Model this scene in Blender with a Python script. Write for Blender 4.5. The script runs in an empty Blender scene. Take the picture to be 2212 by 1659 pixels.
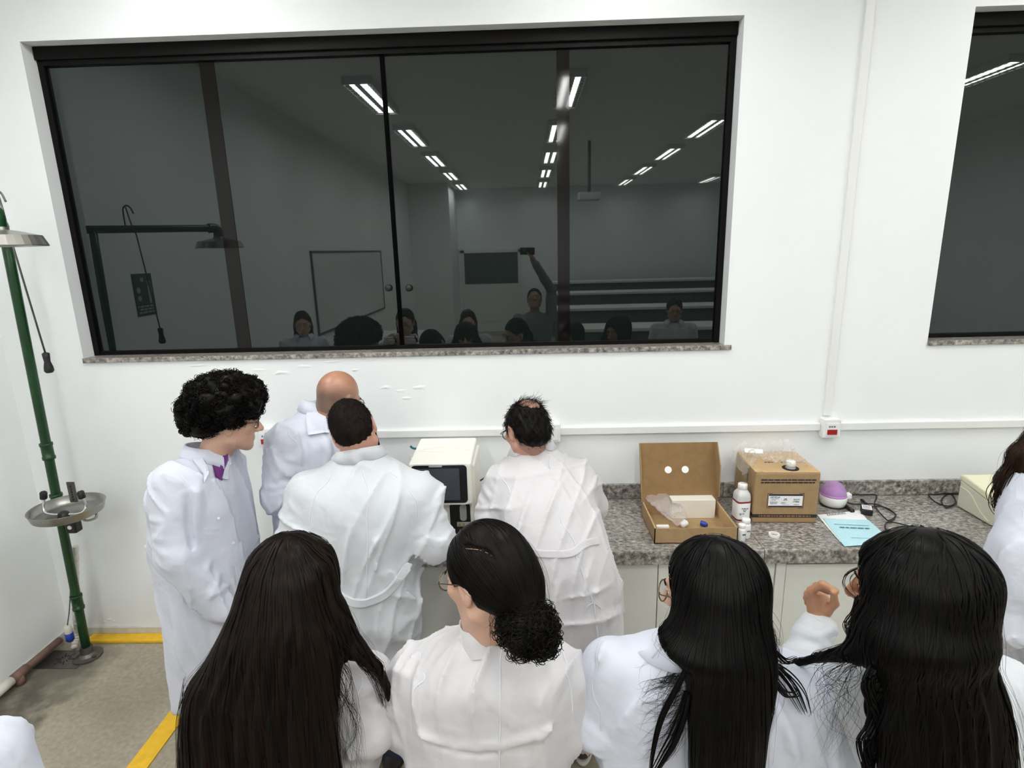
import bpy, bmesh, math, random
import numpy as np
from mathutils import Vector, Matrix

random.seed(7)
RNG = np.random.default_rng(11)
SC = bpy.context.scene
COL = SC.collection
PI = math.pi

# ------------------------------------------------------------------ camera
FPX, YAW, PITCH, ROLL = 1224.63, 0.027914, 0.231594, -0.025741
CAM = np.array([0.0, 0.0, 2.25])
_cy, _sy = math.cos(YAW), math.sin(YAW)
_F = np.array([-_sy * math.cos(PITCH), _cy * math.cos(PITCH), -math.sin(PITCH)])
_R = np.array([_cy, _sy, 0.0])
_U = np.cross(_R, _F)
_c, _s = math.cos(ROLL), math.sin(ROLL)
_R, _U = _c * _R + _s * _U, -_s * _R + _c * _U
cam_data = bpy.data.cameras.new('camera')
cam_data.sensor_width = 36.0
cam_data.lens = 36.0 * FPX / 2212.0
cam_data.clip_start = 0.02
cam_data.clip_end = 60
cam = bpy.data.objects.new('camera', cam_data)
COL.objects.link(cam)
cam.matrix_world = Matrix(((_R[0], _U[0], -_F[0], CAM[0]), (_R[1], _U[1], -_F[1], CAM[1]),
                           (_R[2], _U[2], -_F[2], CAM[2]), (0, 0, 0, 1)))
SC.camera = cam


def at(px, py, Y):
    """world point seen at photo pixel (px, py) standing in the plane y = Y"""
    d = ((px - 1106) / FPX) * _R + ((829.5 - py) / FPX) * _U + _F
    return CAM + d * (Y / d[1])


def onz(px, py, z):
    """world point seen at a photo pixel lying on the level z"""
    d = ((px - 1106) / FPX) * _R + ((829.5 - py) / FPX) * _U + _F
    return CAM + d * ((z - CAM[2]) / d[2])


# ------------------------------------------------------------------ world, exposure
world = bpy.data.worlds.new('night')
SC.world = world
world.use_nodes = True
world.node_tree.nodes['Background'].inputs[0].default_value = (0.02, 0.025, 0.035, 1)
world.node_tree.nodes['Background'].inputs[1].default_value = 0.15
SC.view_settings.view_transform = 'Standard'
SC.view_settings.look = 'None'
SC.view_settings.exposure = 0.9
SC.view_settings.gamma = 1.0
SC.view_settings.use_curve_mapping = False
SC.cycles.adaptive_threshold = 0.08
SC.cycles.use_light_tree = False
SC.cycles.max_bounces = 6
SC.cycles.diffuse_bounces = 5
SC.cycles.glossy_bounces = 3
SC.cycles.transmission_bounces = 4
SC.cycles.transparent_max_bounces = 12
SC.cycles.caustics_reflective = False
SC.cycles.caustics_refractive = False
LAMP = 11.0            # watts of each ceiling tube

# ------------------------------------------------------------------ materials
MATS = {}


def srgb(r, g, b):
    f = lambda c: (c / 255 / 12.92) if c / 255 <= 0.04045 else ((c / 255 + 0.055) / 1.055) ** 2.4
    return (f(r), f(g), f(b), 1)


def mat(name, col, rough=0.5, var=0.0, scale=8.0, bump=0.0, bscale=60.0, metal=0.0, spec=0.5, ior=None,
        trans=0.0, alpha=1.0, col2=None, sheen=0.0, coat=0.0, stretch=None, sss=0.0):
    m = bpy.data.materials.new(name)
    m.use_nodes = True
    nt = m.node_tree
    b = nt.nodes['Principled BSDF']
    b.inputs['Base Color'].default_value = col
    b.inputs['Roughness'].default_value = rough
    b.inputs['Metallic'].default_value = metal
    b.inputs['Specular IOR Level'].default_value = spec
    if ior: b.inputs['IOR'].default_value = ior
    b.inputs['Transmission Weight'].default_value = trans
    b.inputs['Alpha'].default_value = alpha
    b.inputs['Sheen Weight'].default_value = sheen
    b.inputs['Coat Weight'].default_value = coat
    if sss:
        b.inputs['Subsurface Weight'].default_value = sss
        b.inputs['Subsurface Scale'].default_value = 0.01
    tc = nt.nodes.new('ShaderNodeTexCoord')
    src = tc.outputs['Object']
    if stretch:
        mp = nt.nodes.new('ShaderNodeMapping')
        mp.inputs['Scale'].default_value = stretch
        nt.links.new(src, mp.inputs[0]); src = mp.outputs[0]
    if var or col2:
        n = nt.nodes.new('ShaderNodeTexNoise')
        n.inputs['Scale'].default_value = scale
        n.inputs['Detail'].default_value = 5
        nt.links.new(src, n.inputs['Vector'])
        r = nt.nodes.new('ShaderNodeValToRGB')
        c2 = col2 or tuple(max(0, c * (1 - var)) for c in col[:3]) + (1,)
        c1 = col if col2 else tuple(min(1, c * (1 + var)) for c in col[:3]) + (1,)
        r.color_ramp.elements[0].position = 0.35; r.color_ramp.elements[0].color = c2
        r.color_ramp.elements[1].position = 0.65; r.color_ramp.elements[1].color = c1
        nt.links.new(n.outputs['Fac'], r.inputs[0])
        nt.links.new(r.outputs[0], b.inputs['Base Color'])
    if bump:
        n2 = nt.nodes.new('ShaderNodeTexNoise')
        n2.inputs['Scale'].default_value = bscale
        n2.inputs['Detail'].default_value = 4
        nt.links.new(src, n2.inputs['Vector'])
        bp = nt.nodes.new('ShaderNodeBump')
        bp.inputs['Strength'].default_value = bump
        bp.inputs['Distance'].default_value = 0.004
        nt.links.new(n2.outputs['Fac'], bp.inputs['Height'])
        nt.links.new(bp.outputs[0], b.inputs['Normal'])
    MATS[name] = m
    return m


def emit(name, col, s):
    m = bpy.data.materials.new(name)
    m.use_nodes = True
    b = m.node_tree.nodes['Principled BSDF']
    b.inputs['Base Color'].default_value = (1, 1, 1, 1)
    b.inputs['Emission Color'].default_value = col
    b.inputs['Emission Strength'].default_value = s
    MATS[name] = m
    return m


def granite(name, stretch):
    m = bpy.data.materials.new(name)
    m.use_nodes = True
    nt = m.node_tree
    b = nt.nodes['Principled BSDF']
    b.inputs['Roughness'].default_value = 0.28
    tc = nt.nodes.new('ShaderNodeTexCoord')
    mp = nt.nodes.new('ShaderNodeMapping')
    mp.inputs['Scale'].default_value = stretch
    mp.inputs['Rotation'].default_value = (0, 0, 0.5)
    nt.links.new(tc.outputs['Object'], mp.inputs[0])
    v = nt.nodes.new('ShaderNodeTexVoronoi')
    v.inputs['Scale'].default_value = 62
    n = nt.nodes.new('ShaderNodeTexNoise')
    n.inputs['Scale'].default_value = 45; n.inputs['Detail'].default_value = 6; n.inputs['Roughness'].default_value = 0.7
    n3 = nt.nodes.new('ShaderNodeTexNoise')
    n3.inputs['Scale'].default_value = 6; n3.inputs['Detail'].default_value = 3
    for x in (v, n, n3): nt.links.new(mp.outputs[0], x.inputs['Vector'])
    r1 = nt.nodes.new('ShaderNodeValToRGB')
    e = r1.color_ramp.elements
    e[0].position = 0.34; e[0].color = srgb(84, 82, 82)
    e[1].position = 0.66; e[1].color = srgb(222, 217, 208)
    k = e.new(0.46); k.color = srgb(148, 144, 139)
    k = e.new(0.56); k.color = srgb(186, 178, 169)
    nt.links.new(n.outputs['Fac'], r1.inputs[0])
    r2 = nt.nodes.new('ShaderNodeValToRGB')
    r2.color_ramp.elements[0].position = 0.10; r2.color_ramp.elements[0].color = (0.05, 0.05, 0.05, 1)
    r2.color_ramp.elements[1].position = 0.45; r2.color_ramp.elements[1].color = (1, 1, 1, 1)
    sep = nt.nodes.new('ShaderNodeSeparateColor')
    nt.links.new(v.outputs['Color'], sep.inputs[0])
    nt.links.new(sep.outputs[0], r2.inputs[0])
    mx = nt.nodes.new('ShaderNodeMixRGB'); mx.blend_type = 'MULTIPLY'
    mx.inputs[0].default_value = 0.45
    nt.links.new(r1.outputs[0], mx.inputs[1]); nt.links.new(r2.outputs[0], mx.inputs[2])
    mx2 = nt.nodes.new('ShaderNodeMixRGB'); mx2.blend_type = 'MULTIPLY'; mx2.inputs[0].default_value = 0.35
    nt.links.new(mx.outputs[0], mx2.inputs[1]); nt.links.new(n3.outputs['Fac'], mx2.inputs[2])
    nt.links.new(mx2.outputs[0], b.inputs['Base Color'])
    MATS[name] = m


def concrete_floor(name):
    m = bpy.data.materials.new(name)
    m.use_nodes = True
    nt = m.node_tree
    b = nt.nodes['Principled BSDF']
    b.inputs['Roughness'].default_value = 0.55
    tc = nt.nodes.new('ShaderNodeTexCoord')
    n = nt.nodes.new('ShaderNodeTexNoise'); n.inputs['Scale'].default_value = 1.7; n.inputs['Detail'].default_value = 8
    nf = nt.nodes.new('ShaderNodeTexNoise'); nf.inputs['Scale'].default_value = 45; nf.inputs['Detail'].default_value = 6
    r = nt.nodes.new('ShaderNodeValToRGB')
    r.color_ramp.elements[0].position = 0.3; r.color_ramp.elements[0].color = srgb(146, 137, 120)
    r.color_ramp.elements[1].position = 0.7; r.color_ramp.elements[1].color = srgb(178, 170, 152)
    nt.links.new(tc.outputs['Object'], n.inputs[0]); nt.links.new(tc.outputs['Object'], nf.inputs[0])
    nt.links.new(n.outputs['Fac'], r.inputs[0])
    mx = nt.nodes.new('ShaderNodeMixRGB'); mx.blend_type = 'OVERLAY'; mx.inputs[0].default_value = 0.35
    nt.links.new(r.outputs[0], mx.inputs[1]); nt.links.new(nf.outputs['Fac'], mx.inputs[2])
    # dirt left by water around the shower drain and under the pipe outlet (a stain with its own shape)
    last = mx.outputs[0]
    for (sx, sy, rad, amt) in ((-2.66, 2.68, 0.30, 0.75), (-2.70, 2.36, 0.24, 0.9), (-2.62, 2.26, 0.16, 0.8)):
        d = nt.nodes.new('ShaderNodeVectorMath'); d.operation = 'DISTANCE'
        d.inputs[1].default_value = (sx, sy, 0)
        nt.links.new(tc.outputs['Object'], d.inputs[0])
        nd = nt.nodes.new('ShaderNodeMath'); nd.operation = 'MULTIPLY_ADD'
        nz = nt.nodes.new('ShaderNodeTexNoise'); nz.inputs['Scale'].default_value = 9; nz.inputs['Detail'].default_value = 6
        nt.links.new(tc.outputs['Object'], nz.inputs[0])
        nt.links.new(nz.outputs['Fac'], nd.inputs[0]); nd.inputs[1].default_value = 0.42
        nt.links.new(d.outputs['Value'], nd.inputs[2])
        rr = nt.nodes.new('ShaderNodeMapRange')
        rr.inputs['From Min'].default_value = rad * 0.5 + 0.16; rr.inputs['From Max'].default_value = rad + 0.22
        rr.inputs['To Min'].default_value = amt; rr.inputs['To Max'].default_value = 0.0
        nt.links.new(nd.outputs[0], rr.inputs['Value'])
        mz = nt.nodes.new('ShaderNodeMixRGB'); mz.inputs[2].default_value = srgb(92, 84, 76)
        nt.links.new(rr.outputs[0], mz.inputs[0]); nt.links.new(last, mz.inputs[1])
        last = mz.outputs[0]
    nt.links.new(last, b.inputs['Base Color'])
    bp = nt.nodes.new('ShaderNodeBump'); bp.inputs['Strength'].default_value = 0.15; bp.inputs['Distance'].default_value = 0.003
    nt.links.new(nf.outputs['Fac'], bp.inputs['Height']); nt.links.new(bp.outputs[0], b.inputs['Normal'])
    MATS[name] = m


mat('wall_paint', srgb(241, 244, 245), 0.6, var=0.012, scale=2.0, bump=0.06, bscale=90)
mat('ceiling_paint', srgb(242, 242, 240), 0.7, var=0.01)
concrete_floor('concrete')
granite('granite', (1.0, 1.7, 1))
granite('granite_edge', (1.0, 1.0, 1.0))
mat('glass_night', srgb(20, 25, 25), 0.015, ior=1.72)
MATS['glass_night'].node_tree.nodes['Principled BSDF'].inputs['Specular Tint'].default_value = (0.93, 1.0, 0.98, 1)
mat('frame_black', srgb(14, 12, 12), 0.5, spec=0.12)
mat('joint_black', srgb(4, 4, 4), 0.7, spec=0.03)
mat('film_strip', srgb(15, 13, 13), 0.06, ior=1.36)
mat('plastic_white', srgb(236, 237, 236), 0.4)
mat('baseboard_white', srgb(205, 205, 198), 0.5, var=0.08, scale=20)
mat('laminate', srgb(226, 227, 221), 0.45, var=0.01)
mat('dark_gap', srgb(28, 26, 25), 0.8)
mat('yellow_tape', srgb(240, 190, 40), 0.5, var=0.06, scale=25)
mat('green_pipe', srgb(14, 60, 24), 0.32, var=0.2, scale=20, bump=0.05)
mat('steel', srgb(168, 166, 160), 0.33, metal=0.9, var=0.06, scale=14)
mat('steel_dark', srgb(110, 106, 102), 0.4, metal=0.8, var=0.15, scale=18)
mat('chrome', srgb(225, 225, 225), 0.1, metal=1.0)
mat('black_plastic', srgb(24, 24, 25), 0.45)
mat('rust_pipe', srgb(124, 98, 88), 0.6, var=0.2, scale=14)
mat('pvc_white', srgb(225, 222, 212), 0.45, var=0.04)
mat('blue_plastic', srgb(22, 62, 160), 0.4)
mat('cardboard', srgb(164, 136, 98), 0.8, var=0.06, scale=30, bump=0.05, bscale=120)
mat('cardboard_light', srgb(196, 166, 124), 0.8, var=0.05, scale=30)  # paler copy of cardboard; light from above on the carton top is in this colour
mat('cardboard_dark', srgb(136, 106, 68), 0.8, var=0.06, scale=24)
mat('print_black', srgb(48, 42, 40), 0.7)
mat('print_grey', srgb(120, 122, 124), 0.7)
mat('print_blue', srgb(40, 90, 140), 0.6)
mat('print_navy', srgb(34, 24, 48), 0.6)
mat('print_violet', srgb(70, 66, 110), 0.7)
mat('tape_black', srgb(44, 44, 48), 0.4)
mat('paper_white', srgb(244, 246, 246), 0.6)
mat('paper_cyan', srgb(184, 226, 236), 0.6, var=0.02, scale=30)
mat('carton_white', srgb(232, 228, 216), 0.6, var=0.02)
mat('bottle_white', srgb(238, 238, 236), 0.35)
mat('bottle_grey', srgb(212, 214, 214), 0.35)
mat('red_band', srgb(140, 28, 36), 0.4)
mat('red_socket', srgb(160, 26, 30), 0.35)
mat('teal_print', srgb(40, 110, 116), 0.5)
mat('instrument_white', srgb(240, 239, 230), 0.35)
mat('screen_black', srgb(20, 21, 23), 0.18)
mat('screen_grey', srgb(66, 70, 78), 0.25)
mat('label_grey', srgb(170, 172, 168), 0.4)
mat('label_yellow', srgb(150, 140, 60), 0.5)
mat('teal_plastic', srgb(20, 92, 98), 0.4)
mat('beige_top', srgb(234, 230, 200), 0.45)
mat('beige_side', srgb(214, 213, 196), 0.5)
mat('purple_clear', srgb(206, 160, 218), 0.05, alpha=0.5)
mat('purple_rim', srgb(186, 136, 196), 0.3)
mat('plastic_film', srgb(235, 232, 230), 0.2, alpha=0.2, bump=0.5, bscale=40)
mat('plastic_film_dense', srgb(226, 218, 216), 0.2, alpha=0.27, bump=0.5, bscale=40)
mat('cable_black', srgb(20, 20, 22), 0.45)
mat('clear_plastic', srgb(225, 228, 228), 0.2, alpha=0.6)
mat('sign_green', srgb(14, 66, 40), 0.5)
mat('sign_white', srgb(170, 180, 160), 0.5)
mat('board_white', srgb(226, 228, 228), 0.25)
mat('board_dark', srgb(86, 92, 94), 0.4)
mat('bench_dark', srgb(96, 98, 98), 0.6)
mat('wood_stain', srgb(90, 70, 50), 0.6)
mat('projector_white', srgb(220, 222, 222), 0.4)
mat('tube_light', srgb(250, 250, 246), 0.3)

# ------------------------------------------------------------------ object helpers


def wloc(o):
    v = np.zeros(3)
    while o is not None:
        v += np.array(o.location); o = o.parent
    return v


def mesh_from(name, V, F, smooth=False):
    me = bpy.data.meshes.new(name)
    V = np.asarray(V, dtype=np.float32).reshape(-1, 3)
    if isinstance(F, np.ndarray) and F.ndim == 2:
        k = F.shape[1]
        me.vertices.add(len(V)); me.vertices.foreach_set('co', V.ravel())
        me.loops.add(F.size); me.loops.foreach_set('vertex_index', F.astype(np.int32).ravel())
        me.polygons.add(len(F))
        me.polygons.foreach_set('loop_start', np.arange(0, F.size, k, dtype=np.int32))
        me.polygons.foreach_set('loop_total', np.full(len(F), k, dtype=np.int32))
        me.update(calc_edges=True)
    else:
        me.from_pydata(V.tolist(), [], [list(map(int, f)) for f in F])
        me.update()
    if smooth:
        me.polygons.foreach_set('use_smooth', np.ones(len(me.polygons), dtype=bool))
    return me


def obj(name, geo, material, parent=None, smooth=False, **props):
    """one mesh object from world-space geometry; kept local to its parent chain"""
    V, F = geo
    V = np.asarray(V, dtype=float).reshape(-1, 3)
    if parent is None:
        base = np.array([(V[:, 0].min() + V[:, 0].max()) / 2, (V[:, 1].min() + V[:, 1].max()) / 2, V[:, 2].min()])
    else:
        base = wloc(parent)
    me = mesh_from(name, V - base, F, smooth)
    me.materials.append(MATS[material] if isinstance(material, str) else material)
    o = bpy.data.objects.new(name, me)
    COL.objects.link(o)
    if parent is None: o.location = base
    else: o.parent = parent
    for k, v in props.items(): o[k] = v
    return o


def thing(name, loc, label, cat, group=None):
    o = bpy.data.objects.new(name, None)
    o.empty_display_size = 0.1
    COL.objects.link(o)
    o.location = loc
    o['label'] = label; o['category'] = cat
    if group: o['group'] = group
    return o


def merge(*geos):
    Vs, Fs, n = [], [], 0
    for V, F in geos:
        V = np.asarray(V, dtype=float).reshape(-1, 3)
        Vs.append(V)
        Fs += [tuple(int(i) + n for i in f) for f in F]
        n += len(V)
    return np.vstack(Vs), Fs


def box(x0, x1, y0, y1, z0, z1, bev=0.0):
    bm = bmesh.new()
    bmesh.ops.create_cube(bm, size=1.0)
    for v in bm.verts:
        v.co = Vector((x0 + (v.co.x + .5) * (x1 - x0), y0 + (v.co.y + .5) * (y1 - y0), z0 + (v.co.z + .5) * (z1 - z0)))
    if bev:
        bmesh.ops.bevel(bm, geom=list(bm.edges), offset=bev, segments=2, affect='EDGES', profile=0.5)
    return bm_geo(bm)


def bm_geo(bm):
    bm.verts.index_update()
    V = np.array([v.co[:] for v in bm.verts]); F = [tuple(v.index for v in f.verts) for f in bm.faces]
    bm.free()
    return V, F


def xform(geo, M):
    V, F = geo
    V = np.asarray(V, dtype=float)
    M = np.array(M)
    return V @ M[:3, :3].T + M[:3, 3], F


def rotz(geo, ang, c):
    c = np.array(c, dtype=float)
    V, F = geo
    V = np.asarray(V, dtype=float) - c
    ca, sa = math.cos(ang), math.sin(ang)
    return np.c_[V[:, 0] * ca - V[:, 1] * sa, V[:, 0] * sa + V[:, 1] * ca, V[:, 2]] + c, F


def lathe(profile, c, n=28, cap=True, axis=None):
    """profile: (radius, height) pairs from bottom to top around z at c"""
    V, F = [], []
    for r, z in profile:
        for i in range(n):
            a = 2 * PI * i / n
            V.append((r * math.cos(a), r * math.sin(a), z))
    m = len(profile)
    for j in range(m - 1):
        for i in range(n):
            F.append((j * n + i, j * n + (i + 1) % n, (j + 1) * n + (i + 1) % n, (j + 1) * n + i))
    if cap:
        F.append(tuple(reversed(range(n)))); F.append(tuple(range((m - 1) * n, m * n)))
    V = np.array(V)
    if axis is not None:
        q = Vector((0, 0, 1)).rotation_difference(Vector(axis)).to_matrix()
        V = V @ np.array(q).T
    return V + np.array(c), F


def smooth_path(P, n=6):
    P = [np.array(p, dtype=float) for p in P]
    Q = [P[0] * 2 - P[1]] + P + [P[-1] * 2 - P[-2]]
    out = []
    for i in range(1, len(Q) - 2):
        a, b, c, d = Q[i - 1:i + 3]
        for t in np.linspace(0, 1, n, endpoint=False):
            out.append(0.5 * ((2 * b) + (-a + c) * t + (2 * a - 5 * b + 4 * c - d) * t * t + (-a + 3 * b - 3 * c + d) * t ** 3))
    out.append(P[-1])
    return np.array(out)


def tube(P, r, n=8, cap=True, flat=1.0):
    P = np.asarray(P, dtype=float)
    r = np.broadcast_to(np.asarray(r, dtype=float), (len(P),))
    T = np.gradient(P, axis=0)
    T /= np.linalg.norm(T, axis=1)[:, None] + 1e-12
    up = np.array([0, 0, 1.0]) if abs(T[0][2]) < 0.9 else np.array([1.0, 0, 0])
    N = np.cross(T[0], up); N /= np.linalg.norm(N)
    V, F = [], []
    for i in range(len(P)):
        N = N - T[i] * np.dot(N, T[i]); N /= np.linalg.norm(N) + 1e-12
        B = np.cross(T[i], N)
        for k in range(n):
            a = 2 * PI * k / n
            V.append(P[i] + r[i] * (math.cos(a) * N + flat * math.sin(a) * B))
    for i in range(len(P) - 1):
        for k in range(n):
            F.append((i * n + k, i * n + (k + 1) % n, (i + 1) * n + (k + 1) % n, (i + 1) * n + k))
    if cap:
        F.append(tuple(reversed(range(n)))); F.append(tuple(range((len(P) - 1) * n, len(P) * n)))
    return np.array(V), F


def prism(pts, h, axis=2):
    """extrude a closed polygon of 3D points along the vector h"""
    P = np.array(pts, dtype=float); h = np.array(h, dtype=float); n = len(P)
    V = np.vstack([P, P + h])
    F = [tuple(reversed(range(n))), tuple(range(n, 2 * n))]
    F += [(i, (i + 1) % n, n + (i + 1) % n, n + i) for i in range(n)]
    return V, F


def words(o, ux, uy, nrm, x0, x1, y, h, seed, wmin=0.010, wmax=0.03, gap=0.006, t=0.0006):
    """an illegible printed line: word-long bars on the plane o + x*ux + y*uy"""
    r = random.Random(seed)
    g = []
    x = x0
    while x < x1 - wmin * 0.5:
        w = min(r.uniform(wmin, wmax), x1 - x)
        q = [o + ux * x + uy * y, o + ux * (x + w) + uy * y, o + ux * (x + w) + uy * (y + h), o + ux * x + uy * (y + h)]
        g.append(prism(q, nrm * t))
        x += w + gap
    return merge(*g)


def text_geo(body, size, o, ux, uy, nrm, t=0.0006, shear=0.0, bold=0.0):
    c = bpy.data.curves.new('txt', 'FONT')
    c.body = body; c.size = size; c.extrude = t; c.shear = shear; c.offset = bold; c.resolution_u = 2
    ob = bpy.data.objects.new('txt', c)
    COL.objects.link(ob)
    dg = bpy.context.evaluated_depsgraph_get()
    me = ob.evaluated_get(dg).to_mesh()
    V = np.array([v.co[:] for v in me.vertices]); F = [tuple(p.vertices) for p in me.polygons]
    ob.evaluated_get(dg).to_mesh_clear()
    bpy.data.objects.remove(ob); bpy.data.curves.remove(c)
    W = np.array(o) + V[:, :1] * np.array(ux) + V[:, 1:2] * np.array(uy) + V[:, 2:3] * np.array(nrm)
    return W, F


# ================================================================== THE ROOM
D = 3.0                      # the bench wall
XLW, XRW, YBW, ZC = -2.86, 6.6, -10.0, 3.90
WXL, WXR, WZB, WZT = -2.426, 1.0485, 1.733, 3.293
W2L, W2R = 2.107, 5.58
YG = 3.10                    # glass plane

obj('floor', box(XLW - .2, XRW + .2, YBW - .2, D + .3, -0.2, 0.0), 'concrete', kind='structure')
bpy.data.objects['floor'].location = (0, 0, 0)
_f = bpy.data.objects['floor'].data
for v in _f.vertices: v.co += Vector(((XLW + XRW) / 2, (YBW + D + .1) / 2, -0.2))
obj('ceiling', box(XLW - .2, XRW + .2, YBW - .2, D + .3, ZC, ZC + .15), 'ceiling_paint', kind='structure')
wf = obj('wall_front', merge(
    box(XLW - .2, XRW + .2, D, D + .28, 0, WZB - .025), box(XLW - .2, XRW + .2, D, D + .28, WZT, ZC),
    box(XLW - .2, WXL, D, D + .28, WZB - .025, WZT), box(WXR, W2L, D, D + .28, WZB - .025, WZT),
    box(W2R, XRW + .2, D, D + .28, WZB - .025, WZT)), 'wall_paint', kind='structure')
wl = obj('wall_left', box(XLW - .2, XLW, YBW - .2, D, 0, ZC), 'wall_paint', kind='structure')
obj('wall_right', box(XRW, XRW + .2, YBW - .2, D, 0, ZC), 'wall_paint', kind='structure')
obj('wall_back', box(XLW, XRW, YBW - .2, YBW, 0, ZC), 'wall_paint', kind='structure')
# boxed-out corner at the far end of the left wall
obj('wall_closet', box(XLW, -1.85, YBW, YBW + 1.6, 0, ZC), 'wall_paint', kind='structure')

# blistered paint below the sill and by the skirting: small lifted flakes
fr = random.Random(3)


def flake(cx, cz, w, h):
    n = fr.randint(7, 11)
    P = []
    for i in range(n):
        a = 2 * PI * i / n
        q = fr.uniform(.55, 1.1)
        P.append((cx + w * q * math.cos(a), D + 0.002, cz + h * q * math.sin(a)))
    V = np.array(P + [(cx + fr.uniform(-.2, .2) * w, D - fr.uniform(.002, .0045), cz + h * .2)])
    return V, [(i, (i + 1) % n, n) for i in range(n)]


for px, py, w, h in ((560, 800, 40, 7), (610, 806, 34, 9), (655, 792, 40, 8), (720, 782, 52, 6), (800, 778, 44, 6), (430, 790, 40, 5),
                     (835, 838, 30, 8), (868, 846, 36, 11), (905, 838, 30, 8), (878, 861, 26, 6), (770, 800, 20, 6), (540, 815, 20, 7),
                     (236, 1339, 12, 9), (227, 1343, 7, 5), (246, 1341, 7, 4)):
    c = at(px, py, D)
    o = obj('paint_flake', flake(c[0], c[2], w * .00255, h * .00255), 'wall_paint', wf, smooth=False)

for nm, x0, x1, y0, y1 in (('baseboard_front', XLW, -0.74, D - .014, D), ('baseboard_left', XLW, XLW + .014, YBW, D - .014)):
    b = obj(nm, box(x0, x1, y0, y1, 0.0, 0.06, .002), 'baseboard_white', kind='structure')


def window(name, xl, xr, joints, strips):
    w = bpy.data.objects.new(name, None); COL.objects.link(w); w.location = (xl, YG, WZB); w['kind'] = 'structure'
    # head rail, side frames, bottom track
    obj('top_rail', merge(box(xl + .002, xr - .002, YG - .035, YG + .05, WZT - .062, WZT - .001, .004),
                          box(xl + .002, xr - .002, YG - .02, YG + .05, WZT - .085, WZT - .062)), 'frame_black', w)
    for x0, x1 in ((xl + .001, xl + .03), (xr - .03, xr - .001)):
        obj('side_frame', box(x0, x1, YG - .02, YG + .05, WZB, WZT - .085, .002), 'frame_black', w)
    obj('bottom_track', box(xl + .03, xr - .03, YG - .012, YG + .05, WZB, WZB + .022, .002), 'frame_black', w)
    edges = [xl + .03] + joints + [xr - .03]
    for a, b in zip(edges[:-1], edges[1:]):
        p = obj('pane', box(a + .003, b - .003, YG, YG + .008, WZB + .022, WZT - .085), 'glass_night', w)
    for x in joints:
        obj('meeting_joint', box(x - .011, x + .011, YG - .008, YG + .006, WZB + .022, WZT - .085), 'joint_black', w)
    for x0, x1 in strips:
        obj('overlap_strip', box(x0, x1, YG - .0025, YG - .0005, WZB + .022, WZT - .085), 'film_strip', w)
    s = obj('window_sill', box(xl, xr + (.035 if name == 'window_1' else 0), D - .012, YG + .05, WZB - .025, WZB, .002), 'granite', w)
    return w


def gx(px, py):
    return at(px, py, YG)[0]


xj = gx(846, 420)
w1 = window('window_1', WXL, WXR, [xj], [(gx(484, 420) - .038, gx(484, 420) + .038), (gx(1217, 420) - .032, gx(1217, 420) + .032)])
for px in (840, 884):
    c = at(px, 622, YG)
    obj('knob', lathe([(.012, 0), (.018, .006), (.018, .016), (.013, .022)], (c[0], YG - .0005, c[2]), 16, axis=(0, -1, 0)), 'black_plastic', w1, True)
for px in (845, 890):
    c = at(px, 743, YG)
    obj('roller_latch', merge(box(c[0] - .035, c[0] + .02, YG - .02, YG - .001, WZB + .024, WZB + .07, .003),
                              box(c[0] - .01, c[0] + .028, YG - .026, YG - .02, WZB + .03, WZB + .055, .002)), 'black_plastic', w1)
w2 = window('window_2', W2L, W2R, [(W2L + W2R) / 2], [(W2L + .85, W2L + .92)])

# ---------------------------------------------------------------- surface wiring
zc0 = 1.2525
con = thing('cable_trunking', (0, D, zc0), 'long white horizontal cable trunking running along the bench wall', 'trunking')
xs = [at(592, 939, D)[0], at(1176, 930, D)[0], at(1206, 930, D)[0], at(1767, 925, D)[0], at(1808, 925, D)[0], XRW]
for a, b in ((xs[0], xs[1]), (xs[2], xs[3]), (xs[4], xs[5])):
    obj('trunking_length', merge(box(a, b, D - .020, D, zc0, zc0 + .042, .002), box(a, b, D - .0225, D - .019, zc0 + .003, zc0 + .039)), 'plastic_white', con)
vt = thing('vertical_trunking', (1.62, D, zc0 + .1), 'white vertical cable trunking rising from the red socket to the ceiling', 'trunking')
obj('trunking_length', merge(box(1.600, 1.640, D - .016, D, zc0 + .085, ZC, .002)), 'plastic_white', vt)


def socket_box(px, py, label, red=True):
    c = at(px, py, D)
    x, z = c[0], zc0 + .022
    t = thing('socket_box', (x, D, z - .05), label, 'socket')
    obj('box', box(x - .047, x + .047, D - .05, D, z - .055, z + .052, .006), 'plastic_white', t, False)
    obj('socket_face', box(x - .034, x + .034, D - .0535, D - .049, z - .042, z + .03, .003), 'plastic_white', t)
    if red:
        obj('red_insert', box(x - .026, x + .026, D - .057, D - .053, z - .034, z - .006, .001), 'red_socket', t)
        obj('voltage_print', words(np.array([x - .02, D - .0536, z + .005]), np.array([1., 0, 0]), np.array([0, 0, 1.]), np.array([0, -1., 0]), 0, .042, 0, .010, 4, .008, .012, .004), 'print_grey', t)
    return t


socket_box(1787, 922, 'white surface socket box with a red insert below the vertical trunking')
socket_box(1191, 922, 'white socket box behind the balding man bending over', False)
socket_box(582, 938, 'white socket box at the left end of the trunking beside the bald man')

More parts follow.
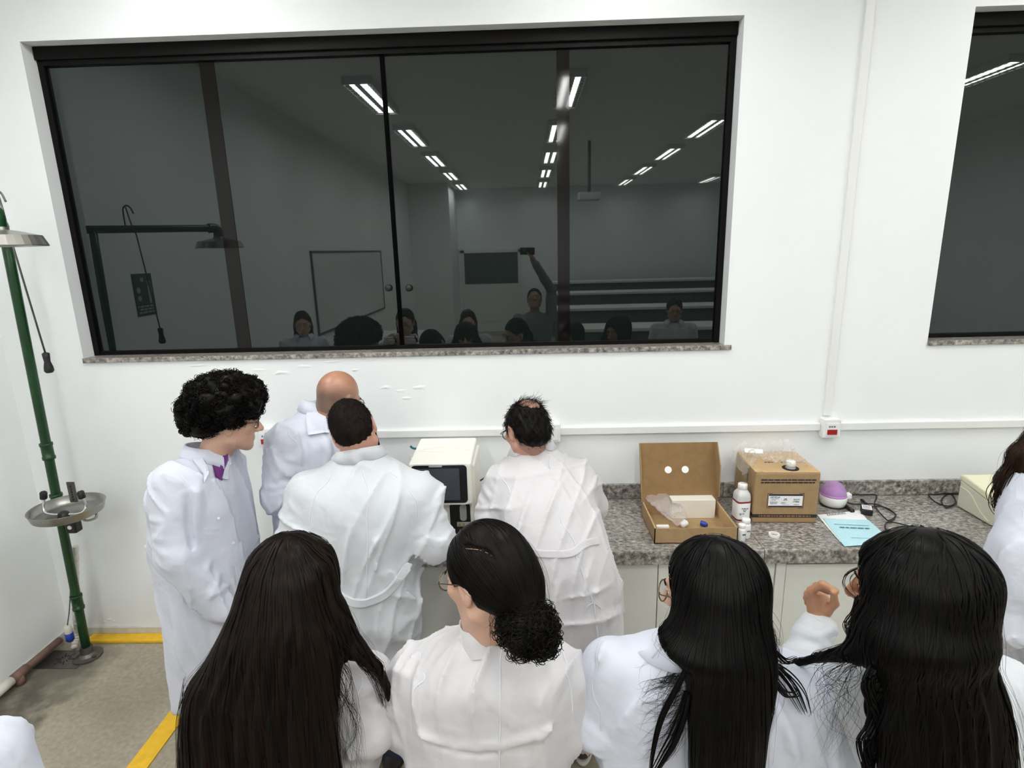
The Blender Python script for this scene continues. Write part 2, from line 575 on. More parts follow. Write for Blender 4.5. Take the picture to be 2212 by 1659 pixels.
# ---------------------------------------------------------------- bench
ZT, YF, XB0, XB1 = 0.869, 2.403, -0.72, 5.9
jx = onz(1652, 1188, ZT)[0]
ct = thing('worktop', (XB0, YF, ZT - .07), 'grey speckled granite worktop along the bench wall', 'worktop')
for a, b in ((XB0, jx - .001), (jx + .001, XB1)):
    obj('granite_slab', box(a, b, YF, D - .022, ZT - .03, ZT, .003), 'granite', ct)
    obj('front_skirt', box(a, b, YF - .001, YF + .024, ZT - .07, ZT - .004, .002), 'granite_edge', ct)
bs = thing('backsplash', (XB0, D - .01, ZT), 'low granite upstand along the wall behind the worktop', 'backsplash')
for a, b in ((XB0, jx - .001), (jx + .001, XB1)):
    obj('granite_upstand', box(a, b, D - .022, D - .001, ZT, .954, .002), 'granite_edge', bs)

cab_edges = [XB0 + .03, at(1180, 1300, 2.44)[0], at(1419, 1300, 2.44)[0], at(1668, 1300, 2.44)[0], at(1668, 1300, 2.44)[0] + .86, 3.9, 4.9, 5.85]
cl = ['white laminate cabinet under the analyser end of the worktop', 'white laminate cabinet below the open cardboard box, beside the balding man',
      'white laminate cabinet between the two long-haired women', 'white laminate cabinet with a framed door behind the raised hand',
      'white laminate cabinet under the beige machine', 'white laminate cabinet under the far right of the worktop, next to last', 'white laminate cabinet at the right end of the worktop']
for i, (a, b) in enumerate(zip(cab_edges[:-1], cab_edges[1:])):
    c = thing('base_cabinet', ((a + b) / 2, 2.7, .22), cl[i], 'cabinet', 'white base cabinets under the worktop')
    obj('carcass', box(a, b, 2.46, D - .005, .22, ZT - .072), 'laminate', c)
    framed = i >= 3
    if framed:
        obj('stile', box(a + .001, a + .045, 2.43, 2.46, .22, ZT - .082, .001), 'laminate', c)
        obj('door', box(a + .05, b - .003, 2.436, 2.456, .225, ZT - .095, .002), 'laminate', c)
    else:
        obj('door', box(a + .002, b - .002, 2.438, 2.458, .222, ZT - .085, .002), 'laminate', c)
    obj('shadow_rail', box(a, b, 2.445, 2.46, ZT - .082, ZT - .073), 'dark_gap', c)
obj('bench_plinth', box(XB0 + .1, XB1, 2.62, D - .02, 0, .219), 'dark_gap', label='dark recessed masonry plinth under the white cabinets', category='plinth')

# ---------------------------------------------------------------- floor markings
t1 = merge(box(-2.70, -.9, 2.915, 2.985, .0003, .022, .006))
obj('floor_strip', t1, 'yellow_tape', label='yellow strip on the floor along the foot of the bench wall', category='floor marking')
a, b = onz(268, 1668, 0)[:2], onz(470, 1405, 0)[:2]
a2 = onz(318, 1668, 0)[:2]
dv = (b - a) / np.linalg.norm(b - a); nv = np.array([dv[1], -dv[0]])
wdt = abs(np.dot(a2 - a, nv)) * .9
st = a - dv * 1.6
poly = [(*st, .0005), (*(b + dv * .25), .0005), (*(b + dv * .25 + nv * wdt), .0005), (*(st + nv * wdt), .0005)]
obj('floor_strip', prism(poly, (0, 0, .006)), 'yellow_tape', label='yellow strip crossing the floor obliquely beside the long-haired woman', category='floor marking')

# ================================================================== EMERGENCY SHOWER
pb = np.array([-2.60, 2.806, 0.0]); pt = np.array([-2.535, 2.806, 2.43])
hd = np.array([-2.075, 2.27, 2.445])
ph = lambda z: pb + (pt - pb) * (z / 2.43)
sh = thing('emergency_shower', pb, 'green pipe emergency shower with steel rose and eyewash bowl in the left corner', 'emergency shower')
obj('pole', tube([ph(z) for z in np.linspace(.02, 2.43, 12)], .0225, 16), 'green_pipe', sh, True)
obj('floor_flange', merge(lathe([(.075, 0), (.075, .01), (.05, .016), (.034, .03), (.03, .07)], pb, 22), lathe([(.012, .01), (.012, .022)], pb + (.055, -.02, 0), 6), lathe([(.012, .01), (.012, .022)], pb + (-.05, -.03, 0), 6)), 'steel_dark', sh)
for z in (.36, .98, 1.27):
    c = ph(z)
    obj('pipe_coupling', lathe([(.026, -.045), (.030, -.045), (.030, -.03), (.027, -.028), (.027, .028), (.030, .03), (.030, .045), (.024, .045)], c, 16, cap=False), 'green_pipe', sh, True)
ad = (hd - pt) / np.linalg.norm(hd - pt)
obj('arm', merge(tube(smooth_path([pt - ad * .06, pt, pt + ad * .3, hd - ad * .05, hd - ad * .012 + (0, 0, -.004), hd + (0, 0, -.04), hd + (0, 0, -.07)], 5), .023, 14)), 'green_pipe', sh, True)
obj('arm_elbow', merge(tube(smooth_path([hd - ad * .06, hd - ad * .02, hd + (0, 0, -.018), hd + (0, 0, -.06)], 5), .031, 14)), 'green_pipe', sh, True)
rose = obj('shower_rose', lathe([(.142, -.128), (.150, -.130), (.151, -.126), (.135, -.088), (.06, -.070), (.036, -.066), (.034, -.055)], hd, 36, cap=True), 'steel', sh)
# pull lever, rod and handle
lv = pt + ad * .17
q0 = lv + (0, 0, .02)
hk = [q0, q0 + (.0, .0, .06), q0 + (.004, 0, .10), q0 + (.022, -.005, .118), q0 + (.042, -.01, .105), q0 + (.055, -.012, .07)]
obj('lever_hook', tube(smooth_path(hk, 5), .0045, 8), 'steel_dark', sh, True)
hp = np.array([-2.33, 2.656, 1.78])
obj('pull_rod', tube([q0 + (.018, -.003, .11), q0 + (.03, -.008, .02), hp + (-.05, 0, .62), hp + (0, 0, .03)], .0042, 6), 'steel_dark', sh, True)
obj('pull_handle', lathe([(.008, .045), (.016, .04), (.015, .02), (.013, 0), (.019, -.025), (.021, -.045), (.014, -.055)], hp, 14), 'black_plastic', sh, True)
# eyewash
bc = at(146, 1100, 2.66)
bowl = obj('eyewash_bowl', lathe([(.02, -.034), (.135, -.032), (.154, -.022), (.166, .018), (.168, .020), (.165, .020), (.150, -.016), (.132, -.025), (.02, -.027)], bc, 40, cap=True), 'steel', sh, True)
for s, dz in ((-1, 0), (1, 0)):
    a0 = bc + (s * .02, -.03, -.015)
    P = smooth_path([a0, bc + (s * .075, -.03, -.012), bc + (s * .105, -.022, .0), bc + (s * .110, -.012, .03), bc + (s * .100, -.012, .075)], 5)
    obj('eyewash_tube', tube(P, .0065, 10), 'chrome', sh, True)
    obj('eyewash_nozzle', lathe([(.0145, -.02), (.0165, -.016), (.0165, .014), (.012, .02)], bc + (s * .099, -.012, .085), 14, axis=(-s * .18, .0, 1)), 'black_plastic', sh, True)
obj('eyewash_hub', lathe([(.026, -.05), (.028, -.02), (.024, .004), (.012, .012)], bc + (.0, -.03, -.01), 18), 'black_plastic', sh, True)
obj('eyewash_drain', merge(box(bc[0] - .012, bc[0] + .045, bc[1] - .03, bc[1] + .02, bc[2] - .125, bc[2] - .05, .008), box(bc[0] - .05, bc[0] + .02, bc[1] - .01, bc[1] + .16, bc[2] - .085, bc[2] - .055, .006)), 'black_plastic', sh)
obj('drain_hole', lathe([(.011, 0), (.011, .004)], (bc[0] + .018, bc[1] - .03, bc[2] - .088), 14, axis=(0, -1, 0)), 'paper_white', sh)  # white disc drawn in place of the open hole
c = at(156, 1062, 2.74)
obj('push_plate', box(c[0] - .021, c[0] + .021, c[1] - .004, c[1] + .004, c[2] - .06, c[2] + .055, .003), 'steel_dark', sh)
obj('push_plate_print', words(np.array([c[0] - .005, c[1] - .0042, c[2] - .05]), np.array([0, 0, 1.]), np.array([1., 0, 0]), np.array([0, -1., 0]), 0, .09, 0, .010, 9, .008, .016, .004), 'print_black', sh)
c = at(196, 1118, 2.66)
obj('bowl_bracket', tube(smooth_path([c + (-.06, .0, .008), c + (-.02, -.01, -.012), c + (.02, 0, -.006), c + (.026, .01, .012), c + (0, .02, .02)], 4), .006, 8), 'steel', sh, True)

# drain, hoses and pipe in the corner
dr = thing('floor_drain', (*onz(140, 1425, 0)[:2], 0), 'square dark floor drain grate at the foot of the shower pole', 'drain')
dx, dy = onz(140, 1425, 0)[:2]
obj('drain_frame', merge(box(dx - .13, dx + .13, dy - .075, dy + .075, .0005, .004, .001)), 'steel_dark', dr)
for i in range(12):
    a = 2 * PI * i / 12
    for r in ((.028,) if i % 2 else (.028, .046)):
        obj('drain_slot', rotz(box(dx + r - .008, dx + r + .008, dy - .0028, dy + .0028, .004, .0048), a, (dx, dy, 0)), 'dark_gap', dr)
hs = onz(160, 1400, .01)
P = smooth_path([at(163, 1180, 2.86), at(164, 1260, 2.86), at(163, 1320, 2.85), hs + (.0, .04, .08), hs], 10)
rr = np.array([.014 + (.0035 if (i % 2) else 0) for i in range(len(P))])
obj('drain_hose', tube(P, rr, 12), 'pvc_white', label='white corrugated drain hose hanging behind the green shower pole', category='hose')
cn = at(150, 1372, 2.80)
ds = thing('hose_connector', (cn[0], cn[1], .0), 'blue and white plug on a thin grey cord beside the corrugated hose', 'connector')
obj('white_cap', lathe([(.017, 0), (.019, .005), (.018, .05), (.012, .055)], (cn[0], cn[1], cn[2] + .01), 14), 'pvc_white', ds, True)
obj('blue_sleeve', lathe([(.012, -.045), (.021, -.035), (.021, 0.01), (.017, .012)], (cn[0], cn[1], cn[2] + .005), 14), 'blue_plastic', ds, True)
obj('cord', tube(smooth_path([(cn[0], cn[1], cn[2] + .06), at(151, 1300, 2.84), at(154, 1180, 2.86)], 5), .003, 6), 'steel_dark', ds, True)
pp = thing('wall_pipe', (XLW + .04, 2.5, 0), 'stained brownish pipe with a white end cap lying along the left skirting', 'pipe')
pz = .055
e0 = onz(20, 1474, pz); e1 = onz(150, 1392, pz)
e0[0] = e1[0] = XLW + .042
obj('pipe_run', tube([e1 + (0, .04, 0), e0], .021, 12), 'rust_pipe', pp, True)
obj('pipe_tee', merge(tube([e0 + (0, .11, 0), e0 + (0, .02, 0)], .026, 12), tube([e0 + (0.0, .05, 0), e0 + (.01, .05, -.05)], .024, 12)), 'rust_pipe', pp, True)
obj('white_end_cap', tube([e0 + (0, .01, 0), e0 + (0, -.09, 0)], .027, 12), 'pvc_white', pp, True)

# ================================================================== THINGS ON THE WORKTOP
# ---- analyser
ix0, ix1, iy0, iy1 = -.578, -.276, 2.53, 2.90
inst = thing('analyser', ((ix0 + ix1) / 2, (iy0 + iy1) / 2, ZT), 'white benchtop analyser with a dark touchscreen between the men', 'analyser')


def rrect(x0, x1, z0, z1, r, n=6):
    P = []
    for cx, cz, a0 in ((x1 - r, z1 - r, 0), (x0 + r, z1 - r, PI / 2), (x0 + r, z0 + r, PI), (x1 - r, z0 + r, 1.5 * PI)):
        for i in range(n + 1):
            a = a0 + PI / 2 * i / n
            P.append((cx + r * math.cos(a), cz + r * math.sin(a)))
    return P


def profile_x(prof, x0, x1, bev):
    """extrude a (y,z) outline along x with bevelled rims"""
    bm = bmesh.new()
    a = [bm.verts.new((x0, y, z)) for y, z in prof]
    f = bm.faces.new(a)
    e = bmesh.ops.extrude_face_region(bm, geom=[f])
    for v in e['geom']:
        if isinstance(v, bmesh.types.BMVert): v.co.x = x1
    bmesh.ops.recalc_face_normals(bm, faces=list(bm.faces))
    if bev: bmesh.ops.bevel(bm, geom=list(bm.edges), offset=bev, segments=3, affect='EDGES', profile=0.5)
    return bm_geo(bm)


zs = 1.055
obj('housing', profile_x([(iy0, zs), (iy0 + .012, 1.268), (iy1 - .03, 1.285), (iy1, 1.25), (iy1, ZT + .006), (iy0 + .045, ZT + .006), (iy0 + .045, zs)], ix0, ix1, .012), 'instrument_white', inst, False)
ux = np.array([1., 0, 0]); tilt = np.array([0, .012, 1.268 - zs]); tilt /= np.linalg.norm(tilt); nr = np.array([0, -1., .056])


def on_front(pts, off, th):
    return prism([np.array([x, iy0, zs]) + tilt * (z - zs) + nr * off for x, z in pts], nr * th)


obj('screen_bezel', on_front(rrect(ix0 + .012, ix1 - .022, zs + .014, 1.258, .018), .0005, .003), 'screen_black', inst)
obj('screen', on_front(rrect(ix0 + .028, ix1 - .058, zs + .028, 1.243, .002, 1), .0037, .001), 'screen_grey', inst)
obj('status_light', on_front(rrect(-.48, -.415, 1.250, 1.257, .002, 1), .0037, .001), 'label_grey', inst)
obj('screen_rim', on_front(rrect(ix0 + .004, ix1 - .012, zs + .004, 1.264, .022), -.004, .005), 'instrument_white', inst)
lo = iy0 + .045
obj('aspiration_panel', prism([(x, lo - .0005, z) for x, z in rrect(-.395, ix1 - .018, ZT + .01, 1.045, .016)], (0, -.003, 0)), 'screen_black', inst)
obj('aspiration_key', prism([(x, lo - .004, z) for x, z in rrect(-.345, -.312, .955, 1.042, .015)], (0, -.006, 0)), 'label_grey', inst)
obj('warning_label', prism([(-.362, lo - .004, .922), (-.292, lo - .004, .922), (-.292, lo - .004, .946), (-.362, lo - .004, .946)], (0, -.001, 0)), 'label_grey', inst)
for x in (-.349, -.328):
    obj('warning_triangle', prism([(x - .009, lo - .005, .925), (x + .009, lo - .005, .925), (x, lo - .005, .942)], (0, -.001, 0)), 'label_yellow', inst)
obj('lid_seam', merge(tube(smooth_path([(ix0 + .02, iy0 + .17, 1.2765), ((ix0 + ix1) / 2, iy0 + .21, 1.2785), (ix1 - .02, iy0 + .17, 1.2765)], 6), .0018, 6),
                      tube(smooth_path([(ix0 + .02, iy0 + .16, 1.276), ((ix0 + ix1) / 2, iy0 + .155, 1.2758), (ix1 - .02, iy0 + .16, 1.276)], 6), .0014, 6)), 'carton_white', inst)
obj('side_cover', box(ix1 - .004, ix1 + .012, iy0 + .05, iy1 - .02, ZT + .006, 1.24, .004), 'instrument_white', inst)
obj('foot', box(ix0 + .02, ix1 - .02, iy0 + .06, iy1 - .03, ZT, ZT + .006), 'black_plastic', inst)
c = at(893, 968, 2.78)
obj('side_latch', tube(smooth_path([c + (-.015, 0, .012), c + (-.003, 0, .0), c + (.02, 0, -.004), c + (.04, 0, -.004)], 4), .006, 8), 'teal_plastic', inst, True)
c = at(888, 988, 2.74)
obj('side_ring', tube([c + (.01 * math.cos(a), 0, .012 * math.sin(a)) for a in np.linspace(0, 2 * PI, 14)], .0025, 6), 'pvc_white', inst, True)
pc = smooth_path([(ix1 + .012, 2.84, 1.05), (ix1 + .05, 2.86, 1.06), (ix1 + .09, 2.88, 1.02), (ix1 + .10, 2.90, .93), (ix1 + .11, 2.93, .875)], 6)
obj('power_cable', tube(pc, .004, 8), 'cable_black', inst, True)

# ---- flat cardboard box standing open
fz = ZT + .001
FL, FR = onz(1413, 1174, fz), onz(1593, 1173, fz)
fx0, fx1, fy0 = FL[0], FR[0], (FL[1] + FR[1]) / 2
fd, fh, th = .30, .078, .004
ob = thing('open_cardboard_box', ((fx0 + fx1) / 2, fy0 + fd / 2, fz), 'shallow brown cardboard box with its lid standing open', 'box')
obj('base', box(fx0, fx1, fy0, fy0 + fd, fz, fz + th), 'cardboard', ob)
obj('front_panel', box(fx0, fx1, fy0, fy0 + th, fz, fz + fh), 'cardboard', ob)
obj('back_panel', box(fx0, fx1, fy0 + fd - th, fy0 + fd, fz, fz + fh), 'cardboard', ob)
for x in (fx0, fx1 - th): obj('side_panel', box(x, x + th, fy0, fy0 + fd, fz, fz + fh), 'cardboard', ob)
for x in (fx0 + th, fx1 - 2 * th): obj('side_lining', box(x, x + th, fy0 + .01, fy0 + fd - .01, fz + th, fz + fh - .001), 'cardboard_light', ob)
# lid: hinged on the back edge, with two white discs and a side flap
hz, hy = fz + fh, fy0 + fd
la = math.radians(19)
lu = np.array([0, math.sin(la), math.cos(la)]); ln = np.array([0, -math.cos(la), math.sin(la)])
LH = .305
cu = bpy.data.curves.new('lidc', 'CURVE'); cu.dimensions = '2D'; cu.fill_mode = 'BOTH'; cu.extrude = th / 2
lw = fx1 - fx0


def spl(pts):
    s = cu.splines.new('POLY'); s.points.add(len(pts) - 1); s.use_cyclic_u = True
    for p, q in zip(s.points, pts): p.co = (q[0], q[1], 0, 1)


spl([(-.004, 0), (lw + .004, 0), (lw + .004, LH), (-.004, LH)])
tob = bpy.data.objects.new('lidc', cu); COL.objects.link(tob)
dg = bpy.context.evaluated_depsgraph_get(); me = tob.evaluated_get(dg).to_mesh()
V = np.array([v.co[:] for v in me.vertices]); F = [tuple(p.vertices) for p in me.polygons]
tob.evaluated_get(dg).to_mesh_clear(); bpy.data.objects.remove(tob)
hinge = np.array([fx0, hy, hz])
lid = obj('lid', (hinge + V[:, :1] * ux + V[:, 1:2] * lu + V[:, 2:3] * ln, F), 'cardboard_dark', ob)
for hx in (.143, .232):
    obj('white_disc', prism([hinge + ux * (hx + .0185 * math.cos(a)) + lu * (.163 + .0185 * math.sin(a)) + ln * .0022 for a in np.linspace(0, 2 * PI, 24, endpoint=False)], ln * .0006), 'paper_white', ob)  # bright white discs laid on the lid; no holes are cut
for x, w in ((lw, .075), (-.004, .02)):
    p0 = hinge + ux * x
    obj('lid_side_flap', prism([p0 + lu * .01, p0 + lu * LH, p0 + lu * (LH - .0) + ln * w * .6, p0 + lu * (LH - .12) + ln * w, p0 + lu * .02 + ln * w * .35], ux * th), 'cardboard', ob)

# ---- inside it
c0, c1 = onz(1447, 1115, fz + th), onz(1540, 1114, fz + th)
obj('white_carton', box(c0[0], c1[0], c0[1] - .03, c0[1] + .06, fz + th + .0005, fz + th + .102, .002), 'carton_white', label='small plain white carton standing inside the open cardboard box', category='carton')
c = onz(1520, 1134, fz + th + .008)
bcp = thing('bottle_stopper', (c[0], c[1], fz + th), 'small blue plastic stopper lying inside the open cardboard box', 'stopper')
obj('cap_body', lathe([(.012, -.016), (.013, -.014), (.013, .008), (.010, .012), (.006, .02)], c + (0, 0, .0065), 14, axis=(.8, -.5, -.1)), 'blue_plastic', bcp, True)


def crumple(nx, ny, fn, seed, amp, freq=38):
    """crumpled film sheet: fn(u,v) -> point, with faceted creases"""
    g = np.random.default_rng(seed)
    K = g.normal(size=(7, 2)) * freq * .12; ph = g.uniform(0, 6.28, 7); dirs = g.normal(size=(7, 3)); dirs[:, 2] = abs(dirs[:, 2])
    V = []
    for j in range(ny):
        for i in range(nx):
            u, v = i / (nx - 1), j / (ny - 1)
            w = np.abs(np.sin(K @ np.array([u, v]) * 3 + ph))[:, None] * dirs
            V.append(np.array(fn(u, v)) + amp * w.sum(0) / 3)
    F = [(j * nx + i, j * nx + i + 1, (j + 1) * nx + i + 1, (j + 1) * nx + i) for j in range(ny - 1) for i in range(nx - 1)]
    return np.array(V), F


b0 = onz(1408, 1072, fz + fh); b1 = onz(1470, 1132, fz + .02)


def bagfn(u, v):
    ax = b0 * (1 - u) + b1 * u
    w = .055 * (1 - u) + .045 * u + .03 * math.sin(u * 3.1)
    a = v * 2 * PI
    return ax + np.array([math.cos(a) * w * .8, math.sin(a) * w * .5 + .0, .02 + .022 * math.sin(a) + .03 * u * (1 - u)])


bag = thing('plastic_bag', (b1[0], b1[1], fz + th), 'crumpled clear plastic bag with white bits inside the open cardboard box', 'plastic bag')
gV, gF = crumple(40, 34, bagfn, 5, .015, 70)
gV[:, 2] = np.maximum(gV[:, 2], fz + th + .002); gV[:, 0] = np.clip(gV[:, 0], fx0 + .012, None); gV[:, 1] = np.clip(gV[:, 1], fy0 + .012, None)
m_ = gV[:, 1] > c0[1] - .035
gV[m_, 0] = np.minimum(gV[m_, 0], c0[0] - .004)
obj('bag_film', (gV, gF), 'plastic_film_dense', bag, True)
c = onz(1478, 1134, fz + th + .012)
obj('white_tube_cap', lathe([(.010, -.022), (.016, -.018), (.017, .012), (.012, .016)], c + (0, 0, .008), 14, axis=(.7, .3, .3)), 'bottle_white', bag, True)
c = onz(1430, 1138, fz + th + .012)
obj('white_strip', box(c[0] - .03, c[0] + .035, c[1] - .008, c[1] + .012, fz + th + .001, fz + th + .02, .004), 'bottle_white', bag)

# ---- bottles
c = onz(1599, 1122, ZT); bx, by = c[0], c[1]
bt = thing('reagent_bottle', (bx, by, ZT), 'tall square white reagent bottle with red bands beside the closed cardboard box', 'bottle')


def sq_lathe(prof, c, n=32, p=4.0):
    V, F = [], []
    for r, z, sqn in prof:
        for i in range(n):
            a = 2 * PI * i / n
            ca, sa = math.cos(a), math.sin(a)
            k = (abs(ca) ** sqn + abs(sa) ** sqn) ** (-1 / sqn)
            V.append((r * k * ca, r * k * sa, z))
    m = len(prof)
    F = [(j * n + i, j * n + (i + 1) % n, (j + 1) * n + (i + 1) % n, (j + 1) * n + i) for j in range(m - 1) for i in range(n)]
    F += [tuple(reversed(range(n))), tuple(range((m - 1) * n, m * n))]
    return np.array(V) + np.array(c), F


C = (bx, by, ZT)
obj('bottle_body', rotz(sq_lathe([(.033, 0, 5), (.036, .004, 5), (.036, .135, 5), (.034, .15, 4), (.026, .165, 2.5), (.021, .172, 2), (.021, .18, 2)], C), .12, C), 'bottle_grey', bt, True)
obj('bottle_label', rotz(sq_lathe([(.0364, .014, 5), (.0366, .015, 5), (.0366, .108, 5), (.0364, .109, 5)], C), .12, C), 'paper_white', bt, True)
for z in (.010, .105):
    obj('red_band', rotz(sq_lathe([(.0366, z, 5), (.0370, z + .001, 5), (.0370, z + .008, 5), (.0366, z + .009, 5)], C), .12, C), 'red_band', bt, True)
obj('bottle_cap', lathe([(.022, .172), (.0235, .174), (.0235, .196), (.021, .199)], C, 22), 'bottle_white', bt, True)
o3 = np.array([bx - .012, by - .0378, ZT])
for k, (z, s, x0, x1) in enumerate(((.076, 3, 0, .036), (.068, 4, .008, .026), (.060, 5, .010, .022), (.048, 6, -.010, .015), (.042, 7, -.008, .006))):
    obj('label_print', words(o3, ux, np.array([0, 0, 1.]), np.array([0, -1., 0]), x0, x1, z, .004, s, .006, .014, .003), 'print_black' if k == 0 else 'print_grey', bt)
for (px, py, s, h, lab) in ((1609, 1160, 1.05, .098, 'taller white tablet bottle, right of the pair by the open box'), (1600.5, 1166, .86, .083, 'shorter white bottle with a teal mark at the corner of the open box')):
    c = onz(px, py, ZT)
    t = thing('small_bottle', (c[0], c[1], ZT), lab, 'bottle', 'small white bottles by the open box')
    r = .0225 * s
    obj('bottle_body', lathe([(r * .93, 0), (r, .003), (r, h * .66), (r * .93, h * .72), (r * .72, h * .76), (r * .72, h * .79)], c, 22), 'bottle_white', t, True)
    obj('bottle_cap', lathe([(r * .80, h * .79), (r * .84, h * .8), (r * .84, h * .98), (r * .76, h)], c, 22), 'bottle_white', t, True)
    q = c + (r * .2, -r * .99, h * .38)
    obj('label_mark', prism([q + (-.006, 0, 0), q + (.010, .0005, .002), (q + (.010, .0005, .009)), q + (-.006, 0, .007)], (0, -.0008, 0)), 'teal_print' if s < 1 else 'print_grey', t)
c = onz(1672, 1158, ZT)
obj('plastic_ring', lathe([(.018, 0), (.025, 0), (.026, .004), (.025, .013), (.018, .013), (.0165, .006), (.018, 0)], c, 26, cap=False), 'bottle_white', label='small white plastic ring lying in front of the closed cardboard box', category='ring')

# ---- closed carton of reagent
zt2 = 1.139
tl, tr, br_ = onz(1640, 1022, zt2), onz(1774, 1022, zt2), onz(1722, 976, zt2)
ex = tr - tl; ew = np.linalg.norm(ex); ex /= ew
ey = np.array([-ex[1], ex[0], 0]); ed = .30
ew = .315; tl = tr - ex * ew
bgx = thing('cardboard_box', tl + ex * ew / 2 + ey * ed / 2 + (0, 0, ZT - zt2), 'large closed brown cardboard carton with a white label', 'box')
M = np.eye(4); M[:3, 0] = ex; M[:3, 1] = ey; M[:3, 3] = tl + (0, 0, ZT - zt2)
bh = zt2 - ZT
L = lambda *a: xform(box(*a), M)
obj('box_body', xform(box(0, ew, 0, ed, .0005, bh, .006), M), 'cardboard', bgx)
obj('top_flap', L(.004, ew - .003, .002, ed / 2 - .001, bh, bh + .004), 'cardboard_light', bgx)
obj('top_flap', L(.004, ew - .003, ed / 2 + .001, ed - .002, bh, bh + .004), 'cardboard_light', bgx)
obj('raised_flap', xform(prism([(0.0, .004, bh + .001), (.035, .004, bh + .004), (.03, ed * .5, bh + .004), (0.0, ed * .5, bh + .001)], (0, 0, .004)), M), 'cardboard_light', bgx)
W = lambda v: M[:3, :3] @ np.array(v) + M[:3, 3]
ez = np.array([0, 0, 1.]); en = -ey
# the neck hole with its black ring and the inner can's cap
hc = W((ew * .60, .055, bh + .0045))
obj('neck_hole', lathe([(.040, 0), (.040, .0012)], hc, 26), 'dark_gap', bgx)
obj('can_neck', lathe([(.024, 0), (.024, .006), (.019, .008), (.019, .014)], hc, 22), 'label_grey', bgx, True)
obj('can_cap', lathe([(.021, .012), (.0225, .014), (.0225, .036), (.019, .039)], hc, 22), 'bottle_white', bgx, True)
F0 = W((0, -.0004, 0))
for k, zz in enumerate((bh - .040, bh - .054)):
    obj('printed_line', words(F0, ex, ez, en, .028, ew - .02, zz, .007, 20 + k, .010, .034, .003), 'print_black', bgx)
obj('packing_tape', merge(L(-.0006, ew + .0006, -.0007, .0, .030, .048), L(-.0007, 0, 0, ed, .030, .048)), 'tape_black', bgx)
F1 = W((0, -.0008, 0))
obj('tape_print', words(F1, ex, ez, en, .03, ew - .03, .034, .009, 31, .006, .024, .004), 'cardboard_dark', bgx)
lx0, lx1, lz0, lz1 = .072, .238, .088, .158
obj('box_label', L(lx0, lx1, -.0012, -.0003, lz0, lz1), 'paper_white', bgx)
obj('label_band', merge(L(lx0, lx1, -.0016, -.0011, lz1 - .009, lz1), L(lx0, lx1, -.0016, -.0011, lz0, lz0 + .007)), 'print_navy', bgx)
fo = W((lx0, -.0013, lz0)); lw_, lh_ = lx1 - lx0, lz1 - lz0
obj('label_logo', text_geo('ABNELab', .0125, fo + ex * .006 + ez * (lh_ - .021), ex, ez, en, .0002, .15, .0002), 'print_blue', bgx)
gr = []
for k, (x0, x1, z, h) in enumerate(((.008, .05, .043, .002), (.016, .036, .039, .002), (.008, .036, .033, .0016), (.008, .046, .027, .0014), (.008, .046, .024, .0014), (.008, .046, .021, .0014), (.010, .042, .018, .0014), (.010, .040, .015, .0014),
                                    (.066, .082, .025, .0014), (.062, .086, .022, .0014), (.062, .084, .019, .0014), (.066, .104, .012, .0014), (.122, .152, .043, .0016), (.122, .152, .040, .0016), (.122, .152, .037, .0016), (.124, .140, .033, .0016), (.118, .13, .027, .003), (.125, .150, .012, .003))):
    gr.append(words(fo, ex, ez, en, x0, x1, z, h, 40 + k, .004, .012, .0015, .0003))
obj('label_small_print', merge(*gr), 'print_grey', bgx)
obj('label_bold_print', merge(words(fo, ex, ez, en, .076, .090, .043, .0032, 61, .012, .014, .002, .0003), words(fo, ex, ez, en, .073, .091, .037, .0032, 62, .008, .01, .001, .0003), words(fo, ex, ez, en, .131, .151, .0265, .004, 63, .019, .02, .002, .0003)), 'print_black', bgx)
obj('label_outline', merge(*[L(a - .0012, a + .0012, -.0008, -.0002, lz0 - .006, lz1 + .004) for a in (lx0 - .005, lx1 + .005)] + [L(a, b, -.0008, -.0002, z - .0008, z + .0008) for z in (lz0 - .006, lz1 + .004) for a, b in ((lx0 - .005, lx0 + .018), (lx1 - .018, lx1 + .005))]), 'print_black', bgx)
obj('top_print', merge(words(W((0, 0, bh + .0042)), ex, ey, ez, .09, ew * .45, .13, .012, 71, .008, .02, .004), words(W((0, 0, bh + .0042)), ex, ey, ez, ew * .55, ew - .03, .13, .012, 72, .008, .02, .004)), 'print_violet', bgx)
obj('side_print', words(W((-.0005, .10, bh - .09)), ez, ey, -ex, 0, .075, 0, .014, 74, .006, .014, .004), 'print_violet', bgx)

# ---- clear bag lying over the carton
def bagtop(u, v):
    x = -.035 + u * (ew + .02); y = .07 - .045 * math.sin(u * 3.1) + v * (ed - .05)
    z = bh + .012 + .012 * math.sin(u * 5 + v * 3)
    if u < .16: z -= (.16 - u) * .55
    if u > .9: z -= (u - .9) * .5
    if v > .85: z += (v - .85) * .12
    return W((x, y, z))


bg2 = thing('clear_plastic_bag', W((ew / 2, ed / 2, bh)), 'clear crumpled plastic bag lying on top of the closed carton', 'plastic bag')
gV, gF = crumple(54, 34, bagtop, 9, .022, 80)
obj('bag_film', (gV, gF), 'plastic_film', bg2, True)
obj('white_sticker', xform(prism([(.012, .205, bh + .034), (.10, .185, bh + .034), (.105, .215, bh + .046), (.018, .238, bh + .046)], (0, 0, .001)), M), 'paper_white', bg2)

